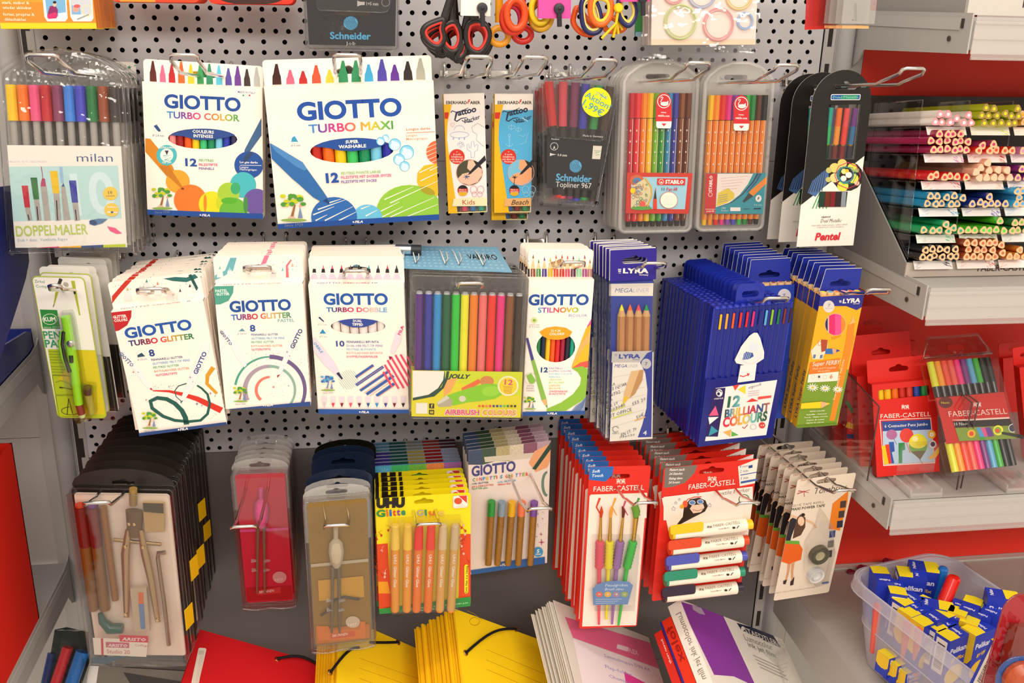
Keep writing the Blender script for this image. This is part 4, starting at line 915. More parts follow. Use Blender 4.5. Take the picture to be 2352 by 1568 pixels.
# ---- double-ended felt pens in a clear case, far left
def doppel():
    f = Face([(4, 193), (272, 193), (289, 566), (35, 571)], 132); f.org(0, 0)
    t = thing('felt_pen_case', 'clear case of ten double-ended felt pens with a pale card showing six pens, far left', 'felt pens', f); w, h = f.w/2, f.h
    zc = f.loc(500, 1030)[1]; P_ = 2*w/10; B = 9
    for i, c in enumerate(['f6c80c', 'f47a14', 'ee5588', 'c81e28', '8c3a62', '3d88e6', '4546c8', '1a7a40', '9a4a26', '3a3330']):
        x = -w+P_*(i+.5); m = MB(); m.rod((x, B, -h+12), (x, B, zc), P_*.33, n=10, col='a8a29c'); p = m.build('felt_pen', SATIN, t)
        c_ = MB(); c_.rod((x, B, zc-1), (x, B, -1), P_*.49, P_*.46, n=12, col=c)
        for k in range(6): c_.rod((x-P_*.3+k*P_*.12, B-P_*.485+abs(k-2.5)*.5, zc+8), (x-P_*.3+k*P_*.12, B-P_*.47+abs(k-2.5)*.5, -4), .25, n=4, col=c, caps=False)
        c_.build('cap', GLOSS, p)
        d = MB(); d.rod((x, B, -h+4), (x, B, -h+12), P_*.4, n=10, col=c); d.build('end_plug', GLOSS, p)
    f.org(0, 0); z0 = f.loc(500, 1248)[1]
    flat(t, [(-w, -h), (w, -h), (w, z0), (-w, z0)], .6, .5, 'f8f0e6', PAPER, 'insert_card')
    a = Art(f, .6); a.text('milan', 660, 1385, 968, 1386, 70, '44588c', -.006)
    a.text('EHRLICH. GUT. GELUNGEN.', 60, 1394, 408, 1393, 16, 'c4c4d4', .0)
    a.poly([(45, 1430), (1012, 1420), (1060, 2100), (105, 2100)], 'bfe2e0'); f.org(0, 380)
    a.poly([(110, 480), (1060, 455), (1080, 700), (130, 715)], 'fbf4ea')
    a.text('10', 640, 420, 1000, 400, 350, 'd8eef0', .03)
    for x, y0, y1, w_, c, dx in ((215, 172, 360, 60, 'c8303c', 18), (292, 103, 290, 62, '3c7a40', 18), (463, 47, 238, 70, 'f2c614', 16), (625, 128, 318, 66, '4048a8', 16)):
        a.poly([(x-w_*.5, y0), (x+w_*.42, y0), (x+w_*.5+dx*.8, y1), (x-w_*.35+dx, y1)], c); a.poly([(x-w_*.3+dx, y1), (x+w_*.42+dx, y1), (x+w_*.45+dx*2.1, 470), (x-w_*.25+dx*2.1, 476)], 'b4ada4'); a.line([(x+dx*1.4, y1+60), (x+dx*2, 468)], 10, '3a3a40')
    a.line([(355, 10), (370, 120)], 7, 'b03a70', 5); a.poly([(352, 145), (362, 110), (385, 112), (396, 178), (350, 180)], 'b8406c'); a.poly([(350, 180), (400, 178), (436, 470), (382, 474)], 'b4ada4')
    a.line([(522, 10), (535, 150)], 24, '9cc0e4'); a.poly([(528, 180), (545, 150), (556, 180)], '3a4a8a'); a.poly([(526, 180), (558, 180), (606, 466), (548, 470), (528, 240)], 'b4ada4')
    a.text('DOPPELMALER', 142, 606, 755, 586, 88, 'c0d464', .02); a.text('Dick + dünn · Ventilierte Kappe', 155, 652, 580, 640, 24, '9ab4cc', .0)
    a.ell(948, 240, 62, 58, 'f7cf4e'); a.text('10', 930, 246, 966, 244, 28, '5a5a50', .02); a.text('FARBEN', 912, 268, 986, 265, 12, '7a7a60', .01)
    a.ell(958, 380, 62, 58, 'f7cf4e'); a.line([(920, 355), (1010, 358)], 8, 'fbf4ea', 3); a.line([(920, 398), (1012, 402)], 12, 'fbf4ea', 8); a.ell(962, 400, 12, 8, '3a5a90')
    a.poly([(765, 500), (790, 465), (850, 455), (925, 458), (880, 495), (810, 515)], '5a7ea8'); a.ell(800, 488, 34, 22, '2c4c7c', .3); a.poly([(920, 520), (990, 535), (1048, 582), (1000, 585), (945, 560)], 'ee5a8c')
    for i, c in enumerate(('a89a90', 'ee4a7c', 'f7b81c', '2c4c84', 'c0d020')): a.poly([(128+190*i, 712-8*i), (318+190*i, 700-7*i), (318+190*i, 725-7*i), (128+190*i, 735-8*i)], c)
    a.put('print', PAPER, t)
    # case: front tray, back tray, domed hang tab
    out = rrect(-w-6, -h-5, w+6, 3, 6, 3, (1, 1, 0, 0))[:-2]+[(w+6, 3)]
    dome = [(w+6, 3), (w+4, 12), (w*.72, 26), (w*.4, 33), (0, 36), (-w*.4, 33), (-w*.72, 26), (-w-4, 12), (-w-6, 3)]
    m = MB(); m.prism([(-w-6, -h-5), (w+6, -h-5)]+dome, -1.5, -1, 'fff', hole=slot(0, 20, 32, 8, 0)); m.prism([(-w-6, -h-5), (w+6, -h-5)]+dome, 19, 19.4, 'fff', hole=slot(0, 20, 32, 8, 0))
    m.build('case', CRINKLE, t)
    rm = MB(); rm.tube([(p[0], -1, p[1]) for p in [(-w-6, -h-5), (w+6, -h-5)]+dome], 1.6, 6, 'fff', True); rm.tube([(p[0]+1, 19, p[1]) for p in [(-w-6, -h-5), (w+6, -h-5)]+dome], 1.2, 6, 'fff', True)
    for s_ in (-1, 1): rm.tube([(s_*(w+6), -1, -h-5), (s_*(w+7), 9, -h-8), (s_*(w+6), 19, -h-5)], 1.6, 6, 'fff')
    rm.build('rim', CLEAR, t)
    return t
t = doppel(); stack(t, 4, 23, 'clear case of double-ended felt pens', 'double-ended felt pen cases', jit=.04, skip=('print', 'end_plug'))
# ---- sticker sheet with green stars behind the left case
f = Face([(205, 142), (312, 140), (322, 300), (215, 300)], 22); t = thing('star_sheet', 'white sheet with green stars peeking out behind the far left pen case', 'sticker sheet', f)
flat(t, rrect(-f.w/2, -f.h, f.w/2, 0, 4, 3), 0, .6, 'efe9e0', PAPER, 'sheet'); a = Art(f); f.org(0, 0, .12755)
for x, y, r, c in ((2170, 1170, 22, 'd0b060'), (2255, 1175, 14, '8aa888'), (2240, 1245, 32, '8ab07a'), (2330, 1215, 45, '2f8a60'), (2340, 1330, 50, '2f8a60'), (2400, 1420, 45, '2f8a60'), (2430, 1180, 20, '3a9a68')):
    a.poly([(x+(r if k % 2 == 0 else r*.42)*sin(k*pi/5), y-(r if k % 2 == 0 else r*.42)*cos(k*pi/5)) for k in range(10)], c)
a.put('print', PAPER, t)

# ---- two narrow tattoo marker boxes
def tattoo(corners, org, kind, label, dx):
    f = Face(corners, 62); f.org(*org); t = thing('marker_box', label, 'marker box', f); w, h = f.w/2, f.h; D = 11
    g = MB(); z1 = -h+16
    g.box(-w, w, 0, D, z1, 0, 'f7efe4'); g.box(-w, -w+1, 0, D, -h, z1, 'eab81c'); g.box(w-1, w, 0, D, -h, z1, 'e8ddc8'); g.box(-w, w, D-1, D, -h, z1, 'e8ddc8'); g.box(-w, w, 0, D, -h, -h+1, 'e6d8a0'); g.box(-w-.3, -w, 0, D, z1, 0, 'eab81c')
    g.build('carton', PAPER, t)
    a = Art(f); X = dx; bg = 'f4ece8' if kind == 'Kids' else '52b0dc'
    a.frac(0, .13, 1, .93, bg); f.org(*org)
    def T(x): return x+X
    a.poly([(T(1635), 895), (T(1710), 895), (T(1672), 1060), (T(1668), 1200), (T(1720), 1568), (T(1760), 1830), (T(1720), 1925), (T(1600), 1925)], 'f2b90e'); a.poly([(T(1632), 965), (T(1684), 962), (T(1676), 1018), (T(1634), 1018)], 'd8321e')
    a.text('EBERHARD', T(1660), 892, T(1842), 892, 26, '3a2c2c', .035); a.text('F', T(1843), 888, T(1868), 888, 34, 'd8281e', .05, .3); a.text('ABER', T(1866), 892, T(1952), 892, 26, '3a2c2c', .035)
    ink = '26304a'
    a.text('attoo', T(1762), 992, T(1922), 955, 50, ink, .05, .12); a.line([(T(1702), 965), (T(1712), 950), (T(1745), 962), (T(1800), 948), (T(1850), 925)], 9, ink, 5)
    a.line([(T(1752), 960), (T(1742), 1000), (T(1735), 1030), (T(1752), 1040), (T(1790), 1015), (T(1838), 1008)], 17, ink, 6); a.text('Marker', T(1820), 1058, T(1955), 1015, 36, ink, .02, .25); a.line([(T(1795), 1030), (T(1815), 1045), (T(1855), 1046), (T(1890), 1040)], 7, ink)
    lc = 'a0b0dc' if kind == 'Kids' else '9ad4f0'
    if kind == 'Kids':
        a.ring(T(1775), 1115, 45, 40, 4, lc, a0=pi, a1=2*pi); a.ring(T(1775), 1155, 80, 26, 4, lc)
        for k in (-50, 0, 45): a.line([(T(1775+k), 1178), (T(1770+k), 1198)], 10, lc)
        a.line([(T(1715), 1088), (T(1697), 1065), (T(1708), 1052), (T(1716), 1062), (T(1726), 1050), (T(1736), 1062), (T(1715), 1088)], 3, 'e8a0a0')
        a.line([(T(1875), 1350), (T(1872), 1300), (T(1840), 1280), (T(1840), 1235), (T(1855), 1235), (T(1860), 1268), (T(1873), 1270), (T(1878), 1215), (T(1895), 1205), (T(1905), 1260), (T(1918), 1240), (T(1935), 1240), (T(1930), 1285), (T(1905), 1300), (T(1902), 1350), (T(1875), 1350)], 4, lc)
        for x, y in ((1765, 1235), (1782, 1222), (1800, 1228), (1808, 1245), (1785, 1258)): a.ring(T(x), y, 9, 9, 3, lc, n=10)
        a.line([(T(1985), 1090), (T(1930), 1055), (T(1880), 1090), (T(1890), 1130), (T(1925), 1150), (T(1920), 1200), (T(1965), 1240), (T(1985), 1255)], 3.5, 'a8a8a8')
    else:
        for cx, cy, r in ((1780, 1090, 30), (1740+100, 1110, 26), (1800, 1300, 30)): a.ring(T(cx), cy, r, r*.5, 3.5, lc); a.line([(T(cx), cy-r), (T(cx-5), cy+r)], 3.5, lc)
        a.line([(T(1760), 1170), (T(1760), 1260)], 5, lc); a.ring(T(1760), 1160, 10, 10, 4, lc); a.ring(T(1760), 1228, 30, 26, 4, lc, a0=0, a1=pi); a.line([(T(1840), 1160), (T(1880), 1170), (T(1920), 1140), (T(1900), 1220), (T(1850), 1240)], 4, lc)
        a.line([(T(1870), 1010), (T(1920), 1040)], 10, lc)
    a.ell(T(1753), 1342, 66, 64, 'd8301e')
    for k, (s_, w_) in enumerate((('+', 10), ('4 coole', 66), ('Schablonen', 100), ('mit über 20', 104), ('Motiven', 74))): a.text(s_, T(1753-w_/2), 1308+k*21, T(1753+w_/2), 1308+k*21, 15, 'f8e4d8', .02)
    a.ring(T(1860), 1478, 112, 110, 5, 'e0a090'); a.ell(T(1860), 1478, 110, 108, '4a4830' if kind == 'Kids' else '7ac0dc')
    sk = 'f0c0a4' if kind == 'Kids' else 'f2a878'
    a.poly([(T(1760), 1530), (T(1800), 1490), (T(1860), 1475), (T(1965), 1440), (T(1968), 1500), (T(1930), 1560), (T(1860), 1586), (T(1790), 1565)], sk); a.poly([(T(1850), 1375), (T(1895), 1372), (T(1955), 1430), (T(1962), 1470), (T(1880), 1480), (T(1840), 1440)], sk); a.poly([(T(1890), 1370), (T(1945), 1395), (T(1968), 1450), (T(1920), 1420)], '2a2018')
    if kind == 'Kids':
        for k in range(7): a.line([(T(1835), 1515), (T(1835+28*cos(k)), 1515+24*sin(k))], 7, '2c4a80', 3)
    else:
        a.line([(T(1800), 1590), (T(1806), 1520)], 5, '1c1c1c')
        for k in range(6): a.line([(T(1806), 1520), (T(1806+26*cos(k)), 1515+16*sin(k))], 7, '1c1c1c', 3)
    a.poly([(T(1992), 1330), (T(2002), 1372), (T(1870), 1490), (T(1848), 1498), (T(1858), 1476), (T(1925), 1400)], '1d2026')
    f.org(org[0], 380); yb = 0
    a.ell(T(1803), 210, 44, 43, '1a1416'); a.poly([(T(1760), 200), (T(1847), 200), (T(1843), 232), (T(1765), 232)], 'c82a20'); a.ell(T(1803), 238, 36, 22, 'e8b01c'); a.poly([(T(1760), 197), (T(1847), 197), (T(1846), 228), (T(1762), 228)], 'c82a20'); a.text('Made in', T(1772), 212, T(1832), 212, 13, 'f4d8c8', .02); a.text('Germany', T(1768), 227, T(1838), 227, 13, 'f4d8c8', .02)
    bc = 'd88a90' if kind == 'Kids' else 'a8dcf0'
    for s_ in (-1, 1): a.ring(T(1926+s_*30), 205, 28, 32, 3.5, bc); a.ring(T(1926+s_*24), 245, 20, 22, 3.5, bc)
    a.poly([(T(1725), 282), (T(2012), 272), (T(2015), 345), (T(1712), 348)], 'f1e6b8' if kind == 'Kids' else 'e8b070')
    if kind == 'Kids': a.text('Kids', T(1800), 335, T(1908), 332, 42, 'c8503a', .01)
    else: a.text('Beach', T(1775), 335, T(1925), 332, 42, '3a2a24', .01, .35)
    a.put('print', PAPER, t)
    cols = ('3a4044', 'e04a64', '3a78b8', '2fa88a') if kind == 'Kids' else ('f08a1c', '3a6aa8', '8a3a30', '3a9a60')
    for i, c in enumerate(cols):
        x = -w+5+(2*w-7)*(i+.5)/4; m = MB(); m.rod((x, D*.5, -h+2), (x, D*.5, z1+8), (2*w-7)/9.2, n=12, col=c); m.build('marker', GLOSS, t)
    shell(t, [(-w+1, -h+1), (w-.5, -h+1), (w-.5, z1), (-w+1, z1)], .4, .7, CLEAR, 'window')
    m = MB(); H = f.loc(T(1700), 545-(380-org[1])/.26782 if False else 0)[1]
    m.prism(rrect(-w+1, 0, w-1, 27, 3, 3, (0, 0, 1, 1)), D*.5, D*.5+.4, 'fff', hole=slot(0, 17, 18, 5, 6)); m.build('clear_header', CRINKLE, t)
    return t
t = tattoo([(1018, 214), (1112, 216), (1120, 489), (1031, 488)], (580, 0), 'Kids', 'narrow white and yellow tattoo marker box with cactus and butterfly outlines', 0)
stack(t, 1, 16, 'narrow white and yellow tattoo marker box', 'tattoo marker boxes, white', skip=('print',))
t = tattoo([(1133, 215), (1228, 217), (1216, 488), (1139, 488)], (580, 0), 'Beach', 'narrow blue and yellow tattoo marker box with a palm picture', 442)
stack(t, 1, 16, 'narrow blue and yellow tattoo marker box hanging lower', 'tattoo marker boxes, blue', rise=.9)

# ---- fineliner wallet with yellow price sticker
def schneider():
    f = Face([(1254, 190), (1402, 197), (1378, 470), (1250, 466)], 92); f.org(1150, 0)
    t = thing('fineliner_wallet', 'tapered clear wallet of fineliners with black card and round yellow price sticker', 'felt pens', f)
    def L(x, y, o=0): f.org(1150, o); return f.loc(x, y)
    S_ = lambda v: L(0, v)[1]
    caps = [('e02820', 420, 700, 455, 1080), ('ee4a5c', 545, 702, 540, 1085), ('8a2c60', 650, 712, 630, 1092), ('3a3ac0', 740, 722, 708, 1105), ('22a04a', 850, 735, 800, 1110), ('4a2a18', 950, 745, 890, 1120)]
    for c, x0, y0, x1, y1 in caps:
        a, b = L(x0, y0), L(x1, y1); m = MB(); m.rod((a[0], 6, a[1]), (b[0], 6, b[1]), 5.2, n=12, col=c); p = m.build('fineliner', GLOSS, t)
        d = ((b[0]-a[0]), (b[1]-a[1])); q = MB(); q.rod((b[0], 6, b[1]), (b[0]+d[0]*1.45-(x0-680)*.004, 6, b[1]+d[1]*1.62), 4.4, n=10, col='2a2624'); q.rod((b[0]+d[0]*1.45-(x0-680)*.004, 6, b[1]+d[1]*1.62), (b[0]+d[0]*1.5-(x0-680)*.004, 6, b[1]+d[1]*1.68), 4.4, n=10, col=c); q.build('barrel', GLOSS, p)
    card = [L(405, 1170), L(885, 1205), L(925, 1150), L(800, 215, 380), L(395, 190, 380), L(382, 1190, 0)]
    m = MB(); m.prism([L(398, 1170), L(905, 1200), L(818, 215, 380), L(398, 190, 380)], 1, 1.5, '17191f'); m.build('insert_card', PAPER, t)
    a = Art(f, 1, clip=(-999, -999, 999, 99)); f.org(1150, 0)
    a.text('Fineliner', 435, 1198, 505, 1200, 14, 'e0dcd8', .02); a.text('Made in Germany', 705, 1170, 878, 1180, 18, 'e8e4e0', .02); a.ring(459, 1255, 32, 32, 4, 'e8e4e0'); a.text('A', 448, 1278, 470, 1278, 26, 'e8e4e0', .03); a.poly([(422, 1310), (445, 1318), (478, 1324), (445, 1330), (422, 1338)], 'e8e4e0'); a.text('0.4 mm', 486, 1338, 568, 1342, 22, 'e8e4e0', .02)
    a.poly([(793, 1248), (868, 1252), (853, 1365), (783, 1362)], 'efe8d8'); a.line([(800, 1290), (860, 1294)], 3, '6aa83a'); a.line([(810, 1305), (850, 1300), (805, 1318), (848, 1325), (815, 1332)], 4, '5aa83a')
    a.ell(642, 1425, 52, 54, '58b4e4')
    for k in range(-3, 4): a.line([(628+k*14, 1378), (618+k*14, 1405), (636+k*14, 1430), (650+k*14, 1452), (640+k*14, 1478)], 3.5, '17191f')
    a.text('Schneider', 472, 1545, 778, 1563, 58, '62b8e8', .035); f.org(1150, 380); a.text('Topliner 967', 470, 182, 775, 196, 46, 'f0ece8', .0)
    a.put('print', PAPER, t)
    fw = [L(355, 695), L(690, 690), L(1015, 745), L(820, 350, 380), L(610, 325, 380), L(375, 322, 380)]
    m = MB(); m.prism(fw, -2, -1.6, 'fff'); m.prism(fw, 14, 14.4, 'fff'); m.tube([(p[0], -2, p[1]) for p in fw], 1, 5, 'fff', True); m.build('wallet', CRINKLE, t)
    m = MB(); m.prism([L(412, 690), L(985, 745), L(880, 1205), L(430, 1165)], -3, -2.6, 'fff'); m.tube([(q[0], -3, q[1]) for q in (L(412, 700), L(415, 1130), L(450, 1172), L(850, 1208), L(885, 1185), L(985, 745))], .7, 5, 'fff'); m.build('flap', CLEAR, t)
    hd = MB(); hd.prism([L(400, 690), L(1000, 740), L(970, 620), L(880, 585), L(560, 570), L(430, 600)], 5, 5.4, 'fff', hole=slot(L(690, 650)[0], L(690, 640)[1], 26, 6, 0)); hd.build('hang_flap', CRINKLE, t)
    f.org(1150, 0); s2 = Art(f, -3.6, clip=(-999, -999, 999, 99)); s2.ell(822, 877, 126, 127, 'f2ec10', n=36)
    s2.text('2,96€', 810, 810, 912, 852, 26, '4a9ac8', .0); s2.line([(835, 790), (905, 850)], 4, '3a8ac0'); s2.line([(880, 795), (850, 852)], 4, '3a8ac0'); s2.text('Aktion!', 720, 828, 930, 945, 52, '4aa0b0', .01); s2.text('1,99€', 698, 898, 862, 1000, 58, '4aa0b0', .01)
    s2.put('price_sticker', PAPER, t); return t
t = schneider(); stack(t, 3, 20, 'tapered clear wallet of fineliners', 'fineliner wallets', rise=.25, skip=('print', 'price_sticker'))

# ---- two frosted cases of fibre pens
def stab(corners, Y, ox, label, capc, bodyc, caprow, cardrow, art, bot):
    f = Face(corners, Y); f.org(1150, 0); t = thing('fibre_pen_case', label, 'felt pens', f); w, h = f.w/2, f.h
    arch = [(w, 0), (w*.9, 8), (w*.6, 18), (w*.25, 23), (-w*.25, 23), (-w*.6, 18), (-w*.9, 8), (-w, 0)]
    out = rrect(-w, -h, w, 0, 7, 4, (1, 1, 0, 0))[:-2]+arch
    m = MB(); m.prism(out, 11, 12, 'fff', hole=slot(-2, 6, 30, 6, 0)); m.tube([(p[0], 3, p[1]) for p in out], 2.6, 8, 'fff', True, (1, 1.6)); m.build('case_back', MILKY, t)
    (xa, ya), (xb, yb), (xc, yc) = caprow; z0 = f.loc(xa, ya)[1]; z1 = f.loc(xa, yc)[1]; xl = f.loc(xa, ya)[0]; xr = f.loc(xb, yb)[0]; n = len(capc); P_ = (xr-xl)/n; zb = -h+5
    for i, c in enumerate(capc):
        x = xl+P_*(i+.5); bc = c if bodyc is None else bodyc; m = MB()
        m.rod((x, 6, -h+13), (x, 6, z1), P_*.47, n=6, col=bc, ph=pi/6); m.rod((x+P_*.1, 6-P_*.49, -h+16), (x+P_*.1, 6-P_*.49, z1-1), .28, n=4, col='fff2e4', caps=False)
        for k in range(7): m.rod((x-P_*.2, 6-P_*.46, z1-14-k*13), (x-P_*.2, 6-P_*.46, z1-16-k*13), .7, n=5, col='fff2e4')
        p = m.build('fibre_pen', SATIN, t); q = MB(); q.rod((x, 6, z1-.6), (x, 6, z0), P_*.5, n=6, col=c, ph=pi/6); q.rod((x, 6, z1-.8), (x, 6, z1-.2), P_*.505, n=6, col='3a2a20', ph=pi/6); q.build('cap', SATIN, p)
        e = MB(); e.rod((x, 6, -h+6), (x, 6, -h+13), P_*.36, P_*.42, n=10, col='2a2220' if bodyc is None else c); e.build('end_plug', SATIN, p)
    art(f, t); 
    lid = MB(); lid.prism(rrect(-w+2, -h+2, w-2, f.loc(xa, ya-40)[1], 4, 3), -1, -.6, 'fff')
    lid.build('case_lid', CLEAR, t); return t
def swan(a, x, y, h):
    a.poly([(x-68, y), (x-68, y-180), (x-40, y-232), (x, y-248), (x+40, y-232), (x+66, y-180), (x+66, y)], 'd42830'); a.poly([(x-66, y), (x+66, y), (x+62, y+48), (x+50, y+60), (x-54, y+58), (x-66, y+44)], 'f8efe8')
    a.poly([(x-22, y+18), (x+24, y+18), (x, y+42)], 'd42830'); a.ring(x, y-172, 54, 56, 6, 'f8efe8'); a.line([(x-10, y-150), (x-28, y-170), (x-12, y-196), (x-8, y-205), (x-20, y-210), (x-28, y-198)], 8, 'f8efe8', 5)
    a.ell(x+5, y-150, 34, 18, 'f8efe8'); a.poly([(x+8, y-155), (x+38, y-178), (x+36, y-150)], 'f8efe8'); a.text('www.', x-26, y-72, x+22, y-70, 14, 'f8e4dc', .03); a.text('stabilo.com', x-52, y-42, x+48, y-38, 18, 'f8e4dc', .04)
def art1(f, t):
    f.org(1150, 380); w = f.w/2
    pts = [f.loc(*q) for q in ((1085, 60), (1645, 65), (1612, 413), (1072, 410))]; flat(t, pts, -.4, .4, 'd8301e', PAPER, 'insert_card')
    a = Art(f, -.4); a.poly([(1120, 97), (1605, 100), (1580, 375), (1116, 370)], 'a8dcee')
    a.ell(1170, 130, 60, 50, 'd86a3a'); a.ell(1170, 130, 34, 28, '4a8ac0'); a.poly([(1118, 180), (1240, 110), (1300, 200), (1285, 290), (1240, 372), (1118, 370)], 'e8d8a8')
    random.seed(4)
    for k in range(46):
        x = random.uniform(1125, 1270); y = random.uniform(130, 365); r = random.uniform(6, 16); a.ring(x, y, r, r, 3.5, random.choice(['5a6a8a', 'c8502c', '3a8a5a', 'e0a020', '7a7a98', 'd84a5a', '3a7ab8']), n=9)
    a.line([(1235, 105), (1290, 180), (1296, 250), (1250, 370)], 9, 'd8a83a'); a.ell(1130, 215, 22, 24, 'e8c020'); a.poly([(1195, 320), (1218, 298), (1240, 320), (1236, 355), (1198, 355)], 'e85a4a'); a.ell(1205, 365, 90, 16, '5a9a4a')
    a.poly([(1342, 110), (1582, 112), (1578, 168), (1340, 165)], 'd8281e'); a.ring(1375, 138, 20, 20, 4, 'f8ece4', n=14); a.ell(1375, 142, 10, 6, 'f8ece4'); a.text('STABILO', 1408, 154, 1566, 156, 32, 'f8ece4', .06)
    a.text('10', 1378, 216, 1406, 216, 30, '2c3a6a', .0); a.text('Pen 68', 1420, 217, 1512, 215, 30, 'c82c50', .02, .1)
    a.ring(1440, 296, 74, 70, 4, 'e05a4a', n=30); a.ell(1440, 296, 72, 68, 'f8efd8')
    for k in range(6): a.line([(1395, 262+k*14), (1480, 262+k*14)], 2, 'a8b8c8')
    a.poly([(1308, 285), (1336, 285), (1338, 372), (1305, 372)], 'd8402c'); a.poly([(1310, 285), (1326, 195), (1334, 285)], '3a2a28'); a.poly([(1323, 210), (1328, 185), (1333, 212)], 'e84a6a')
    f.org(1150, 0); swan(a, 1397, 1040, 0); a.put('print', PAPER, t)
def art2(f, t):
    f.org(1150, 380)
    pts = [f.loc(*q) for q in ((1757, 65), (2283, 65), (2250, 415), (1745, 412))]; flat(t, pts, -.4, .4, '2f95a4', PAPER, 'insert_card')
    a = Art(f, -.4); a.poly([(1860, 70), (2165, 70), (2120, 160), (2050, 250), (1960, 320), (1845, 358)], 'f6e6dc'); a.line([(2205, 68), (2165, 140), (2080, 240), (1985, 315), (1850, 358)], 14, '2a2a50', 3)
    a.line([(2230, 68), (2190, 140), (2110, 235)], 22, '2a5a80', 8); a.poly([(1865, 235), (1950, 192), (2005, 240), (2002, 280), (1930, 325), (1848, 350)], 'e8cc48')
    for k in range(5): a.line([(1885+k*4, 110+k*24), (2120-k*22, 90+k*26)], 2.5, 'd0a8b8')
    for k in range(4): a.line([(1868, 262+k*18), (1945, 245+k*18)], 3, '6a8a9a')
    a.poly([(1760, 68), (1858, 68), (1838, 412), (1748, 410)], 'd02c2c'); a.text('STABILO', 1810, 225, 1816, 85, 26, 'f8ece4', .05); a.ring(1797, 248, 16, 18, 4, 'f8ece4', n=12); a.text('point 88', 1765, 398, 1828, 398, 16, 'f0d8c8', .03); a.poly([(1756, 372), (1838, 372), (1838, 376), (1756, 376)], 'f0d8c8')
    a.poly([(2283, 90), (2281, 150), (2165, 262), (2128, 235), (2140, 215)], 'ee8c2c'); a.poly([(2128, 235), (2165, 262), (2085, 318), (2075, 305)], '2c3a40'); a.ell(2210, 282, 26, 30, 'f4ece4'); a.text('F', 2202, 294, 2218, 294, 24, '2a3a50', .04); a.text('0,4 mm', 2168, 345, 2240, 345, 18, 'bfe0e0', .0)
    a.text('10x', 1895, 370, 1928, 370, 15, 'd8ecec', .02); a.text('Fineliner', 1890, 392, 1952, 392, 14, 'd8ecec', .0); a.poly([(1968, 358), (2055, 358), (2055, 390), (1968, 390)], 'f4ece4'); a.line([(2080, 372), (2135, 372)], 4, '1c2c38'); a.line([(2170, 370), (2230, 368)], 8, '1c2c38')
    f.org(1150, 0); swan(a, 2063, 1060, 0); a.put('print', PAPER, t)
t = stab([(1435, 187), (1603, 188), (1587, 532), (1424, 532)], 102, 0, 'frosted case of ten fibre pens with a red patterned card', ['c41c30', 'e8303a', 'f58a1c', 'f4c81c', '7ab82c', '3a9a3c', '2c8ab8', '3c3c9c', '8a4a22', '6a3018'], None, ((1112, 800), (1655, 805), (1540, 1012)), None, art1, None)
stack(t, 5, 15.5, 'frosted case of fibre pens', 'frosted fibre pen cases, red card', skip=('print', 'end_plug', 'cap'))
t = stab([(1621, 190), (1778, 190), (1751, 528), (1603, 528)], 98, 0, 'frosted case of ten orange fineliners with a teal card', ['f6c01c', 'f5921c', 'e42c28', 'e82c88', '8a4ab0', '5a4ab8', '3ab84c', '1c8a3c', '5c2c1c', '1c1a1a'], 'f08c2c', ((1797, 818), (2312, 822), (1700, 1030)), None, art2, None)
stack(t, 3, 15.5, 'frosted case of orange fineliners', 'frosted fineliner cases, teal card', skip=('print', 'end_plug', 'cap'))

